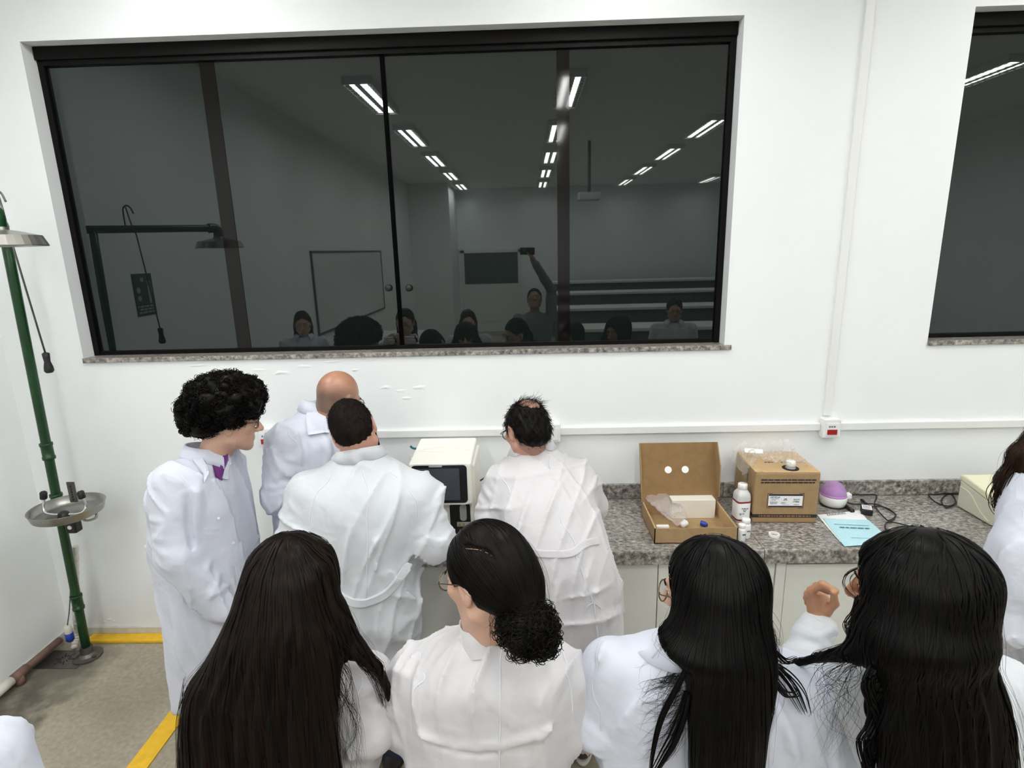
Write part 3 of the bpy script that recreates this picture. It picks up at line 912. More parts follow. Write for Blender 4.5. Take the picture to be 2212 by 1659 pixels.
# ---- purple dome
c = onz(1798, 1090, ZT); c[1] = min(c[1], 2.90)
dm = thing('dome_humidifier', (c[0], c[1], ZT), 'small white device with a translucent purple dome lid', 'device')
obj('base', lathe([(.052, 0), (.060, .004), (.066, .03), (.068, .058), (.066, .060)], c, 36), 'bottle_white', dm, True)
dd = obj('dome', lathe([(.064 * math.cos(a), .060 + .075 * math.sin(a)) for a in np.linspace(0.0, 1.5, 12)], c, 36), 'purple_clear', dm, True)
obj('dome_rim', lathe([(.064, .058), (.0665, .060), (.0655, .068), (.063, .070)], c, 36, cap=False), 'purple_rim', dm, True)
obj('inner_mound', lathe([(.058 * math.cos(a), .056 + .038 * math.sin(a)) for a in np.linspace(0, 1.5, 8)], c, 28), 'purple_rim', dm, True)
obj('spout', box(c[0] + .046, c[0] + .074, c[1] - .045, c[1] - .012, ZT + .052, ZT + .078, .004), 'bottle_white', dm)
obj('rubber_foot', lathe([(.058, 0.0), (.063, .002), (.064, .009), (.058, .010)], c, 30), 'black_plastic', dm, True)

# ---- adapter and cables
c = onz(1871, 1108, ZT)
adp = thing('power_adapter', (c[0], c[1], ZT), 'black power adapter with a white label and looping black cord', 'power adapter')
obj('adapter_body', rotz(box(c[0] - .026, c[0] + .026, c[1] - .035, c[1] + .035, ZT + .0005, ZT + .032, .004), -.45, c), 'black_plastic', adp)
obj('adapter_label', rotz(box(c[0] - .022, c[0] + .022, c[1] - .027, c[1] + .027, ZT + .032, ZT + .0326), -.45, c), 'paper_white', adp)
oo = c + (0, 0, .0327); a_ = -.45
u_, v_ = np.array([math.cos(a_), math.sin(a_), 0]), np.array([-math.sin(a_), math.cos(a_), 0])
obj('label_print', merge(*[words(oo, u_, v_, ez, -.018, .016, -.02 + k * .007, .003, 80 + k, .004, .012, .002) for k in range(6)]), 'print_grey', adp)
cab = [(1826, 1068), (1845, 1072), (1888, 1069), (1894, 1078), (1889, 1089), (1872, 1091), (1845, 1089), (1826, 1087), (1824, 1076), (1834, 1071), (1870, 1068), (1891, 1073)]
k1 = [onz(x, y, ZT + .006) for x, y in ((1814, 1083), (1822, 1078), (1836, 1070), (1870, 1068), (1890, 1069), (1893, 1076), (1889, 1088), (1894, 1100), (1903, 1112), (1918, 1124), (1930, 1120), (1935, 1113), (1925, 1104), (1905, 1094), (1888, 1090), (1860, 1089), (1840, 1089), (1828, 1086))]
k1 = [p + (0, 0, .002 * (i % 3)) for i, p in enumerate(k1)]
obj('cord', tube(smooth_path(k1, 7), .0032, 8), 'cable_black', adp, True)
k2 = [onz(x, y, ZT + .006) for x, y in ((1884, 1096), (1898, 1095), (1912, 1096), (1922, 1102), (1934, 1114), (1928, 1124), (1914, 1131), (1912, 1143), (1922, 1150), (1938, 1156), (1962, 1160), (1996, 1160), (2008, 1158), (2010, 1154), (1996, 1147), (1966, 1138), (1938, 1132), (1920, 1127))]
k2 = [p + (0, 0, .0025 * ((i + 1) % 3)) for i, p in enumerate(k2)]
obj('cord', tube(smooth_path(k2, 7), .0034, 8), 'cable_black', adp, True)
c2 = onz(1838, 1101, ZT + .012)
obj('cord_plug', tube([onz(1818, 1085, ZT + .008), onz(1830, 1095, ZT + .01), onz(1842, 1104, ZT + .011)], [.006, .010, .011], 10), 'black_plastic', adp, True)
obj('cord_plug', tube([onz(1861, 1080, ZT + .010), onz(1872, 1088, ZT + .012)], [.008, .006], 10), 'black_plastic', adp, True)
k3 = [onz(x, y, ZT + .006) for x, y in ((2070, 1060), (2050, 1055), (2022, 1055), (2008, 1061), (2006, 1070), (2014, 1082), (2030, 1089), (2050, 1094), (2062, 1090), (2064, 1080), (2056, 1068), (2042, 1058), (2036, 1062), (2034, 1080), (2036, 1092), (2046, 1096), (2060, 1093))]
k3 = [p + (0, 0, .003 * (i % 3)) for i, p in enumerate(k3)]
k3 = [np.array([p[0], min(p[1], 2.965), p[2]]) for p in k3]
obj('coiled_cable', tube(smooth_path(k3, 7), .0034, 8), 'cable_black', label='coiled black cable beside the beige machine', category='cable')

# ---- papers
def sheet(pix, z, lift, n=10):
    P = [onz(x, y, z) for x, y in pix]
    V = []
    for j in range(n + 1):
        for i in range(n + 1):
            u, v = i / n, j / n
            p = P[0] * (1 - u) * (1 - v) + P[1] * u * (1 - v) + P[2] * u * v + P[3] * (1 - u) * v
            V.append(p + (0, 0, lift * ((u - .5) ** 2 * 2 + (v - .5) ** 2)))
    V = np.array(V); N = len(V)
    F = [(j * (n + 1) + i, j * (n + 1) + i + 1, (j + 1) * (n + 1) + i + 1, (j + 1) * (n + 1) + i) for j in range(n) for i in range(n)]
    F += [tuple(reversed([k + N for k in f])) for f in F]
    return (np.vstack([V, V - (0, 0, .0006)]), F), P


g, P = sheet([(1765, 1113), (1856, 1103), (1905, 1160), (1815, 1172)], ZT + .0015, .004)
wp = obj('printed_paper', g, 'paper_white', label='white printed sheet half under the blue sheet', category='paper')
a_, b_ = P[1] - P[0], P[3] - P[0]; a_ /= np.linalg.norm(a_); b_ /= np.linalg.norm(b_)
obj('printed_text', merge(*[words(P[0] + (0, 0, .003), a_, b_, ez, .05, .16, .006 + k * .007, .0025, 90 + k, .008, .02, .004) for k in range(3)]), 'print_grey', wp)
g, P = sheet([(1778, 1120), (1876, 1124), (1930, 1172), (1824, 1181)], ZT + .0045, .003)
cp = obj('blue_paper', g, 'paper_cyan', label='pale blue printed sheet lying on the worktop edge', category='paper')
a_, b_ = P[1] - P[0], P[3] - P[0]; a_ /= np.linalg.norm(a_); b_ /= np.linalg.norm(b_)
P0 = P[0] + (0, 0, .0035)
obj('printed_title', words(P0, a_, b_, ez, .045, .185, .093, .0075, 101, .012, .03, .005), 'teal_print', cp)
obj('printed_rule', merge(words(P0, a_, b_, ez, .03, .19, .065, .0025, 102, .16, .17, .0), words(P0, a_, b_, ez, .06, .18, .20, .0015, 103, .12, .13, 0)), 'teal_print', cp)

# ---- beige machine
mx0, mx1, my0, my1 = 2.262, 2.62, 2.585, 2.83
bm_ = thing('beige_machine', ((mx0 + mx1) / 2, (my0 + my1) / 2, ZT), 'beige benchtop machine with a sloping top at the right of the worktop', 'machine')
obj('lower_body', profile_x([(my0, ZT + .012), (my0 - .0, ZT + .105), (my1, ZT + .15), (my1, ZT + .004), (my0 + .02, ZT + .004)], mx0, mx1, .006), 'beige_side', bm_)
obj('lid', profile_x([(my0 - .006, ZT + .110), (my0, ZT + .150), (my1 - .02, ZT + .186), (my1 + .004, ZT + .176), (my1 + .004, ZT + .155)], mx0 - .006, mx1 + .006, .008), 'beige_top', bm_)
obj('side_ridge', tube(smooth_path([(mx0 - .001, my1 - .01, ZT + .118), (mx0 - .002, my1 - .08, ZT + .105), (mx0 - .002, my1 - .15, ZT + .05), (mx0 - .001, my0 + .03, ZT + .015)], 6), .0028, 8), 'beige_top', bm_, True)
obj('foot', box(mx0 + .02, mx1 - .02, my0 + .02, my1 - .02, ZT, ZT + .006), 'black_plastic', bm_)

# ================================================================== CEILING LIGHTS AND THE ROOM BEHIND
def fixture_parts():
    hw, hl = .14, .62
    parts = [('housing', merge(box(-hw, hw, -hl, hl, -.02, 0), box(-hw, -hw + .008, -hl, hl, -.075, -.02), box(hw - .008, hw, -hl, hl, -.075, -.02),
                               box(-hw, hw, -hl, -hl + .008, -.075, -.02), box(-hw, hw, hl - .008, hl, -.075, -.02)), 'plastic_white')]
    for x in (-.065, .065):
        parts.append(('tube', tube([(x, -.585, -.045), (x, .585, -.045)], .016, 6), 'tube_light'))
    parts.append(('louvre', merge(box(-.028, .028, -hl + .01, hl - .01, -.074, -.066), *[box(-hw + .01, hw - .01, y - .004, y + .004, -.074, -.066) for y in np.linspace(-.54, .54, 13)]), 'steel'))  # middle bar widened to split the single lamp into two bright strips
    return parts


FIX = []
fx_rows = {-1.57: 'left', .48: 'middle', 2.56: 'right', 4.64: 'far right'}
ordn = ['nearest the window wall', 'second from the window wall', 'third from the window wall', 'fourth from the window wall', 'fifth from the window wall', 'farthest from the window wall']
for (x, rn), glow in zip(fx_rows.items(), (1.35, 1.0, .92, .85)):      # row strengths set to even out the light on the wall
    LAMPD = bpy.data.lights.new('tube_lamp', 'AREA')      # the glow of one pair of fluorescent tubes
    LAMPD.shape = 'RECTANGLE'; LAMPD.size = .17; LAMPD.size_y = 1.17
    LAMPD.energy = LAMP * 2 * glow; LAMPD.color = (0.985, 0.995, 0.98)
    for k in range(6):
        y = 1.83 - 2.13 * k
        if y < YBW + .7: y = YBW + .8
        t = thing('ceiling_light', (x, y, ZC), f'twin-tube louvred ceiling light, {rn} row, {ordn[k]}', 'ceiling light', 'louvred ceiling lights')
        if not FIX:
            base = wloc(t)
            for nm, (V, F), m in fixture_parts():
                FIX.append(obj(nm, (np.asarray(V) + base, F), m, t))
        else:
            for p in FIX:
                q = p.copy(); COL.objects.link(q); q.parent = t
        lo_ = bpy.data.objects.new('tube_lamp', LAMPD); COL.objects.link(lo_)
        lo_.parent = t; lo_.location = (0, 0, -.064)

# sign for the shower, whiteboards and benches that the window glass mirrors
sg = thing('safety_sign', (XLW + .003, 1.97, 1.84), 'green emergency shower sign on the left wall mirrored in the glass', 'sign')
obj('sign_plate', box(XLW + .0005, XLW + .004, 1.86, 2.08, 1.84, 2.15), 'sign_green', sg)
sx = XLW + .0045
obj('sign_pictogram', merge(box(sx, sx + .001, 1.885, 1.925, 1.93, 2.06, .0), lathe([(.018, 0), (.018, .001)], (sx, 1.905, 2.085), 14, axis=(1, 0, 0)), box(sx, sx + .001, 1.96, 1.995, 2.09, 2.12), lathe([(.022, 0), (.022, .001)], (sx, 2.03, 2.03), 16, axis=(1, 0, 0)), lathe([(.02, 0), (.02, .001)], (sx, 2.03, 1.97), 16, axis=(1, 0, 0))), 'sign_white', sg)
obj('sign_lettering', merge(*[words(np.array([sx, 1.875, 1.86]), np.array([0, 1., 0]), ez, ux, .0, .19, k * .022, .012, 200 + k, .03, .06, .01) for k in range(3)]), 'sign_white', sg)
wb = thing('whiteboard', (XLW + .002, -3.4, 1.1), 'long framed whiteboard on the left wall mirrored in the glass', 'whiteboard')
obj('board', box(XLW + .001, XLW + .015, -5.2, -1.5, 1.2, 2.28), 'board_white', wb)
obj('board_frame', merge(box(XLW + .001, XLW + .025, -5.22, -1.48, 2.28, 2.31), box(XLW + .001, XLW + .025, -5.22, -1.48, 1.17, 1.2), box(XLW + .001, XLW + .025, -1.5, -1.47, 1.17, 2.31), box(XLW + .001, XLW + .025, -5.23, -5.2, 1.17, 2.31)), 'steel_dark', wb)
nb = thing('notice_board', (-.85, YBW + .02, 1.2), 'grey notice board in a white frame on the back wall mirrored in the glass', 'notice board')
obj('board', box(-1.70, -.20, YBW + .001, YBW + .02, 1.35, 2.2), 'board_dark', nb)
obj('board_frame', merge(box(-1.80, -1.70, YBW + .001, YBW + .03, 0, 2.28), box(-.2, -.1, YBW + .001, YBW + .03, 0, 2.28), box(-1.8, -.1, YBW + .001, YBW + .03, 2.2, 2.28), box(-1.7, -.2, YBW + .001, YBW + .025, .3, 1.34)), 'plastic_white', nb)
for k, (y, z) in enumerate(((-9.0, 1.42), (-7.3, 1.26), (-5.2, 1.12), (-3.0, 1.02))):
    lab = ['farthest long bench with a pale top mirrored in the glass', 'third long bench with a pale top mirrored in the glass', 'second long bench with a pale top mirrored in the glass', 'nearest long bench with a pale top mirrored in the glass'][k]
    t = thing('long_bench', (3.2, y, 0), lab, 'bench', 'long benches behind the photographer')
    obj('bench_top', box(.55, 5.6, y - .35, y + .35, z - .05, z, .004), 'plastic_white', t)
    obj('bench_front', box(.7, 5.5, y - .28, y + .28, .0, z - .05), 'bench_dark', t)
pj = thing('projector', (1.05, -3.4, 3.0), 'white ceiling projector hanging on a pole mirrored in the glass', 'projector')
obj('projector_pole', tube([(1.05, -3.4, ZC - .001), (1.05, -3.4, 3.12)], .025, 10), 'steel_dark', pj)
obj('projector_body', box(.87, 1.23, -3.55, -3.25, 3.0, 3.12, .02), 'projector_white', pj)
sd = thing('side_desk', (-2.3, -3.2, 0), 'white side desk against the left wall mirrored in the glass', 'desk')
obj('desk_top', box(-2.83, -1.75, -3.9, -2.5, .86, .9, .004), 'plastic_white', sd)
obj('desk_base', box(-2.8, -1.8, -3.85, -2.55, 0, .86), 'laminate', sd)
ac = thing('air_conditioner', (4.1, -2.9, 2.9), 'white split air conditioner under the ceiling mirrored in the right window', 'air conditioner')
obj('unit_body', box(3.5, 4.7, -3.1, -2.5, 3.0, 3.22, .04), 'projector_white', ac)
obj('unit_grille', box(3.55, 4.65, -3.05, -2.55, 2.985, 3.0), 'bench_dark', ac)
obj('hanger', merge(tube([(3.7, -2.8, ZC - .001), (3.7, -2.8, 3.2)], .012, 8), tube([(4.5, -2.8, ZC - .001), (4.5, -2.8, 3.2)], .012, 8)), 'steel_dark', ac)

# ================================================================== PEOPLE: signed-distance modelling kit
def skin(name, col, dark, rough=.48):
    m = mat(name, col, rough, var=0.06, scale=14, bump=0.04, bscale=220, sss=0.12)
    nt = m.node_tree; b = nt.nodes['Principled BSDF']
    at_ = nt.nodes.new('ShaderNodeAttribute'); at_.attribute_name = 'stubble'
    mx = nt.nodes.new('ShaderNodeMixRGB'); mx.inputs[2].default_value = dark
    old = b.inputs['Base Color'].links[0].from_socket
    nt.links.new(at_.outputs['Fac'], mx.inputs[0]); nt.links.new(old, mx.inputs[1]); nt.links.new(mx.outputs[0], b.inputs['Base Color'])
    return m


def hair_mat(name, col, col2, rough=.4, spec=.10):
    m = mat(name, col, rough, col2=col2, scale=60, spec=spec, stretch=(1, 1, .12))
    m.node_tree.nodes['Principled BSDF'].inputs['Anisotropic'].default_value = .5
    return m


skin('skin_fair', srgb(204, 164, 142), srgb(110, 90, 80))
skin('skin_tan', srgb(182, 134, 110), srgb(104, 90, 82), .36)
skin('skin_pink', srgb(196, 146, 128), srgb(120, 94, 86))
skin('skin_brown', srgb(176, 128, 98), srgb(70, 52, 44))
hair_mat('hair_black', srgb(9, 8, 7), srgb(18, 15, 13))
hair_mat('hair_jet', srgb(6, 6, 6), srgb(14, 12, 11))
hair_mat('hair_brown', srgb(13, 9, 7), srgb(28, 19, 14))
hair_mat('hair_chestnut', srgb(30, 20, 15), srgb(54, 37, 27), .4)
hair_mat('hair_crop', srgb(16, 12, 10), srgb(30, 22, 18), .7, .1)
def cloth(name, col):
    m = mat(name, col, 0.8, var=0.012, scale=5, sheen=0.1)
    nt = m.node_tree; b = nt.nodes['Principled BSDF']
    tc = [n for n in nt.nodes if n.type == 'TEX_COORD'][0]
    prev = None
    for sc, dist, st, dd in ((10, .016, .5, .4), (28, .006, .35, .25), (420, .0006, .25, 0)):
        nz = nt.nodes.new('ShaderNodeTexNoise'); nz.inputs['Scale'].default_value = sc; nz.inputs['Detail'].default_value = 2; nz.inputs['Distortion'].default_value = dd
        nt.links.new(tc.outputs['Object'], nz.inputs['Vector'])
        bp = nt.nodes.new('ShaderNodeBump'); bp.inputs['Strength'].default_value = st; bp.inputs['Distance'].default_value = dist
        nt.links.new(nz.outputs['Fac'], bp.inputs['Height'])
        if prev: nt.links.new(prev.outputs[0], bp.inputs['Normal'])
        prev = bp
    nt.links.new(prev.outputs[0], b.inputs['Normal'])
    return m


cloth('coat_cotton', srgb(205, 209, 214))
cloth('coat_cool', srgb(208, 212, 225))
cloth('coat_warm', srgb(206, 204, 207))
mat('coat_seam', srgb(216, 218, 224), 0.8)
mat('denim_dark', srgb(40, 50, 78), 0.8, var=0.15, scale=60, bump=0.1, bscale=90)
mat('denim_light', srgb(140, 166, 196), 0.8, var=0.12, scale=50, bump=0.1, bscale=90)
mat('trouser_dark', srgb(44, 44, 50), 0.8, var=0.1)
mat('shoe_brown', srgb(72, 44, 36), 0.5)
mat('shoe_white', srgb(226, 222, 212), 0.5)
mat('shoe_black', srgb(34, 34, 36), 0.5)
mat('shirt_purple', srgb(104, 44, 116), 0.8)
mat('shirt_navy', srgb(52, 60, 90), 0.8)
mat('spectacle_black', srgb(22, 20, 20), 0.3)
mat('spectacle_metal', srgb(120, 108, 86), 0.25, metal=0.8)
mat('lens', srgb(240, 245, 245), 0.03, alpha=0.14)
mat('eye_white', srgb(230, 228, 222), 0.2)
mat('phone_black', srgb(20, 20, 24), 0.2)
mat('tshirt_grey', srgb(128, 132, 136), 0.8)

BIG = np.float32(9.0)


def smin(a, b, k):
    if k <= 0: return np.minimum(a, b)
    h = np.maximum(k - np.abs(a - b), 0) / k
    return np.minimum(a, b) - h * h * k * .25


def smax(a, b, k):
    return -smin(-a, -b, k)


class Sdf:
    MARGIN = .085

    def __init__(s):
        s.ops = []
        s.lo = np.full(3, 1e9); s.hi = np.full(3, -1e9)

    def grow(s, lo, hi):
        s.lo = np.minimum(s.lo, lo); s.hi = np.maximum(s.hi, hi)

    def _add(s, fn, lo, hi, mode, k, grow=True):
        lo, hi = np.array(lo, dtype=float), np.array(hi, dtype=float)
        if grow and mode == 'u': s.grow(lo, hi)
        s.ops.append((fn, (lo - s.MARGIN - k).astype(np.float32), (hi + s.MARGIN + k).astype(np.float32), mode, np.float32(k)))
        return s

    def cone(s, a, b, ra, rb=None, k=.0, mode='u'):
        a, b = np.array(a, dtype=np.float32), np.array(b, dtype=np.float32)
        rb = ra if rb is None else rb
        ab = b - a; L2 = float(ab @ ab) + 1e-12
        r = max(ra, rb)

        def fn(P):
            t = np.clip(((P - a) @ ab) / L2, 0, 1)
            q = P - a - t[:, None] * ab
            return np.sqrt((q * q).sum(1)) - (ra + (rb - ra) * t)
        return s._add(fn, np.minimum(a, b) - r, np.maximum(a, b) + r, mode, k)

    def ball(s, c, r, k=0., mode='u'):
        c = np.array(c, dtype=np.float32)
        return s._add(lambda P: np.sqrt(((P - c) ** 2).sum(1)) - r, c - r, c + r, mode, k)

    def ell(s, c, r, k=0., rot=None, mode='u'):
        c = np.array(c, dtype=np.float32); r = np.array(r, dtype=np.float32)
        Rm = np.eye(3, dtype=np.float32) if rot is None else np.array(rot, dtype=np.float32)

        def fn(P):
            q = (P - c) @ Rm
            k0 = np.sqrt(((q / r) ** 2).sum(1)); k1 = np.sqrt(((q / (r * r)) ** 2).sum(1)) + 1e-9
            return k0 * (k0 - 1) / k1
        m = float(r.max()) if rot is not None else r
        return s._add(fn, c - m, c + m, mode, k)

    def loft(s, nodes, k=0., p=2.4, cap=.03, mode='u'):
        """nodes (z, cx, cy, a, b): a stack of super-ellipses"""
        N = np.array(sorted(nodes), dtype=float)
        T = smooth_path(N, 8)
        o = np.argsort(T[:, 0]); T = T[o]
        T[:, 3:] = np.maximum(T[:, 3:], .004)
        z0, z1 = N[0, 0], N[-1, 0]

        def fn(P):
            z = P[:, 2]
            cx, cy, a, b = (np.interp(z, T[:, 0], T[:, i]).astype(np.float32) for i in (1, 2, 3, 4))
            u = np.abs(P[:, 0] - cx) / a; v = np.abs(P[:, 1] - cy) / b
            q = (u ** p + v ** p + 1e-9) ** (1 / p)
            d = (q - 1) * np.minimum(a, b)
            return smax(d, np.maximum(z0 - z, z - z1), cap)
        return s._add(fn, (T[:, 1].min() - T[:, 3].max(), T[:, 2].min() - T[:, 4].max(), z0),
                      (T[:, 1].max() + T[:, 3].max(), T[:, 2].max() + T[:, 4].max(), z1), mode, k)

    def fold(s, a, b, h, w):
        """soft ridge (h>0) or groove (h<0) along a segment"""
        a, b = np.array(a, dtype=np.float32), np.array(b, dtype=np.float32)
        ab = b - a; L2 = float(ab @ ab) + 1e-12

        h = h * 1.7

        def fn(P):
            t = ((P - a) @ ab) / L2
            tc = np.clip(t, 0, 1)
            q = P - a - tc[:, None] * ab
            return -h * np.exp(-(q * q).sum(1) / (w * w)) * (0.35 + 0.65 * np.sin(np.pi * np.clip(tc * .9 + .05, 0, 1)))
        s.MARGIN, sv = .0, s.MARGIN
        s._add(fn, np.minimum(a, b) - 2.5 * w, np.maximum(a, b) + 2.5 * w, 'd', 0)
        s.MARGIN = sv
        return s

    def noise(s, amp, freq, seed, n=6, aniso=(1, 1, 1)):
        g = np.random.default_rng(seed)
        K = (g.normal(size=(n, 3)) * freq * np.array(aniso)).astype(np.float32); ph = g.uniform(0, 6.28, n).astype(np.float32)
        s.ops.append((lambda P: amp * np.sin(P @ K.T + ph).sum(1) / math.sqrt(n), None, None, 'd', 0))
        return s

    def wrinkle(s, amp, spacing, seed, bias=(1, 1, .35), n=4):
        """soft creases: ridged waves, patchy, mostly running downwards"""
        g = np.random.default_rng(seed)
        K = g.normal(size=(n, 3)); K /= np.linalg.norm(K, axis=1)[:, None]
        K = (K * np.array(bias) * math.pi / spacing).astype(np.float32)
        L_ = (g.normal(size=(n, 3)) * 7).astype(np.float32); M_ = (g.normal(size=(n, 3)) * 9).astype(np.float32)
        ph = g.uniform(0, 6.28, (3, n)).astype(np.float32)

        def fn(P):
            r = 1 - np.abs(np.sin(P @ K.T + ph[0] + 1.3 * np.sin(P @ L_.T + ph[1])))
            m = np.clip(.15 + np.sin(P @ M_.T + ph[2]), 0, 1)
            return -amp * (r * r * r * m).sum(1)
        s.ops.append((fn, None, None, 'd', 0))
        return s

    def __call__(s, P):
        P = np.ascontiguousarray(P, dtype=np.float32)
        d = np.full(len(P), BIG, dtype=np.float32)
        for fn, lo, hi, mode, k in s.ops:
            if lo is None:
                d += fn(P); continue
            m = np.flatnonzero(((P >= lo) & (P <= hi)).all(1))
            if not len(m): continue
            v = fn(P[m])
            if mode == 'u': d[m] = smin(d[m], v, k)
            elif mode == 's': d[m] = smax(d[m], -v, k)
            elif mode == 'i': d[m] = smax(d[m], v, k)
            else: d[m] += v
        return d

    def blocks(s, P):
        """distance for points grouped in compact blocks (n, m, 3)"""
        P = np.ascontiguousarray(P, dtype=np.float32)
        n, m, _ = P.shape
        blo, bhi = P.min(1), P.max(1)
        d = np.full((n, m), BIG, dtype=np.float32)
        for fn, lo, hi, mode, k in s.ops:
            if lo is None:
                d += fn(P.reshape(-1, 3)).reshape(n, m); continue
            i = np.flatnonzero(((bhi >= lo) & (blo <= hi)).all(1))
            if not len(i): continue
            v = fn(P[i].reshape(-1, 3)).reshape(len(i), m)
            if mode == 'u': d[i] = smin(d[i], v, k)
            elif mode == 's': d[i] = smax(d[i], -v, k)
            elif mode == 'i': d[i] = smax(d[i], v, k)
            else: d[i] += v
        return d

    def grad(s, P, e=.003):
        g = np.stack([s(P + np.eye(3)[i] * e) - s(P - np.eye(3)[i] * e) for i in range(3)], 1)
        return g / (np.linalg.norm(g, axis=1)[:, None] + 1e-9)

    def project(s, P, off=0., it=4):
        P = np.array(P, dtype=float)
        for _ in range(it):
            P = P - s.grad(P) * np.clip(s(P) - off, -.05, .05)[:, None]
        return P


def isosurface(S, h, lo=None, hi=None):
    lo = np.array(S.lo - .04 if lo is None else lo, dtype=float); hi = np.array(S.hi + .04 if hi is None else hi, dtype=float)
    B = 6
    nb = np.ceil((hi - lo) / (h * B)).astype(int)
    n = nb * B
    bi = np.stack(np.meshgrid(*[np.arange(k) for k in nb], indexing='ij'), -1).reshape(-1, 3)
    dc = S(lo + (bi * B + (B - 1) / 2) * h)
    keep = np.abs(dc) < h * B * .87 * 1.35 + .022
    D = np.where(dc < 0, -BIG, BIG).reshape(nb).repeat(B, 0).repeat(B, 1).repeat(B, 2)
    kb = bi[keep]
    off = np.stack(np.meshgrid(*[np.arange(B)] * 3, indexing='ij'), -1).reshape(-1, 3)
    for c in range(0, len(kb), 2000):
        I = kb[c:c + 2000, None, :] * B + off[None]
        D[I[..., 0], I[..., 1], I[..., 2]] = S.blocks(lo + I * h)
    ins = D < 0
    cnt = np.zeros(tuple(n - 1), dtype=np.uint8)
    cs = [(a, b, c) for a in (0, 1) for b in (0, 1) for c in (0, 1)]
    sl = lambda A, a, b, c: A[a:n[0] - 1 + a, b:n[1] - 1 + b, c:n[2] - 1 + c]
    for q in cs: cnt += sl(ins, *q)
    act = (cnt > 0) & (cnt < 8)
    I = np.argwhere(act)
    cv = np.stack([D[I[:, 0] + a, I[:, 1] + b, I[:, 2] + c] for a, b, c in cs], 1)
    acc = np.zeros((len(I), 3)); num = np.zeros(len(I))
    ca = np.array(cs, dtype=float)
    for i in range(8):
        for j in range(i + 1, 8):
            if np.abs(ca[i] - ca[j]).sum() != 1: continue
            m = (cv[:, i] < 0) != (cv[:, j] < 0)
            t = cv[m, i] / (cv[m, i] - cv[m, j])
            acc[m] += ca[i] + (ca[j] - ca[i]) * t[:, None]; num[m] += 1
    V = lo + (I + acc / num[:, None]) * h
    idx = np.full(tuple(n - 1), -1, dtype=np.int64); idx[I[:, 0], I[:, 1], I[:, 2]] = np.arange(len(I))
    Fs = []
    for ax in range(3):
        u, v = (ax + 1) % 3, (ax + 2) % 3
        e = [slice(1, n[k] - 1) for k in range(3)]; e[ax] = slice(0, n[ax] - 1)
        e2 = list(e); e2[ax] = slice(1, n[ax])
        A, Bm = ins[tuple(e)], ins[tuple(e2)]
        Q = np.argwhere(A != Bm)
        if not len(Q): continue
        st = A[Q[:, 0], Q[:, 1], Q[:, 2]]
        Q = Q + np.array([x.start for x in e])
        du = np.zeros(3, int); du[u] = 1; dv = np.zeros(3, int); dv[v] = 1
        q = np.stack([idx[tuple((Q - du - dv).T)], idx[tuple((Q - dv).T)], idx[tuple(Q.T)], idx[tuple((Q - du).T)]], 1)
        q[~st] = q[~st][:, ::-1]
        Fs.append(q[(q >= 0).all(1)])
    return V, np.vstack(Fs)


def cat(*geos):
    """join numpy (V, quads) meshes"""
    Vs, Fs, n = [], [], 0
    for V, F in geos:
        Vs.append(np.asarray(V)); Fs.append(np.asarray(F) + n); n += len(V)
    return np.vstack(Vs), np.vstack(Fs)


def Rot(yaw, pitch=0, roll=0):
    """columns right, forward, up; yaw>0 turns left, pitch>0 looks down, roll>0 tips to the right"""
    y, p, r = map(math.radians, (yaw, pitch, roll))
    M = Matrix.Rotation(y, 3, 'Z') @ Matrix.Rotation(-p, 3, 'X') @ Matrix.Rotation(r, 3, 'Y')
    return np.array(M)


def W_(ypx, xl, xr, Y, b):
    """one cross-section: row and left/right edges in the photo at depth Y, half depth b"""
    p = at((xl + xr) / 2, ypx, Y)
    a = np.linalg.norm(at(xr, ypx, Y) - at(xl, ypx, Y)) / 2
    return (p[2], p[0], p[1], a, b)


def head_sdf(S, c, R, s=1.0, neck=None, nr=(.056, .060), ears=True):
    w = lambda *p: c + s * (R @ np.array(p))
    E = lambda p, r, k=0., mode='u': S.ell(w(*p), np.array(r) * s, k * s, R, mode)
    C = lambda p, q, ra, rb, k=0., mode='u': S.cone(w(*p), w(*q), ra * s, rb * s, k * s, mode)
    E((0, -.014, .03), (.076, .098, .090))
    E((0, .025, -.02), (.066, .068, .086), .03)
    E((0, .044, -.065), (.048, .046, .048), .025)
    C((-.012, .074, -.100), (.012, .074, -.100), .016, .016, .022)
    for x in (-1, 1):
        C((x * .056, .002, -.066), (x * .02, .066, -.096), .018, .016, .025)
        E((x * .046, .060, -.012), (.022, .02, .018), .02)
    C((-.03, .087, .026), (.03, .087, .026), .010, .010, .016)
    C((0, .094, .014), (0, .119, -.029), .0065, .0125, .012)
    for x in (-1, 1):
        C((x * .011, .104, -.035), (x * .012, .104, -.034), .0085, .0085, .008)
        E((x * .031, .101, .008), (.015, .016, .012), .012, 's')
        E((x * .031, .080, .007), (.0125, .0125, .0125), .002)
        E((x * .031, .0905, .013), (.014, .006, .005), .004)
    C((-.019, .090, -.061), (.019, .090, -.061), .0065, .0065, .006)
    C((-.016, .089, -.071), (.016, .089, -.071), .0075, .0075, .006)
    C((-.02, .098, -.066), (.02, .098, -.066), .0015, .0015, .003, 's')
    if ears:
        for x in (-1, 1):
            E((x * .079, -.010, -.004), (.009, .019, .032), .007)
            E((x * .076, -.006, -.032), (.008, .010, .012), .006)
            E((x * .089, -.006, -.002), (.006, .010, .017), .005, 's')
    if neck is not None:
        S.cone(w(0, -.028, -.045), neck, nr[0], nr[1], .03)
    return w


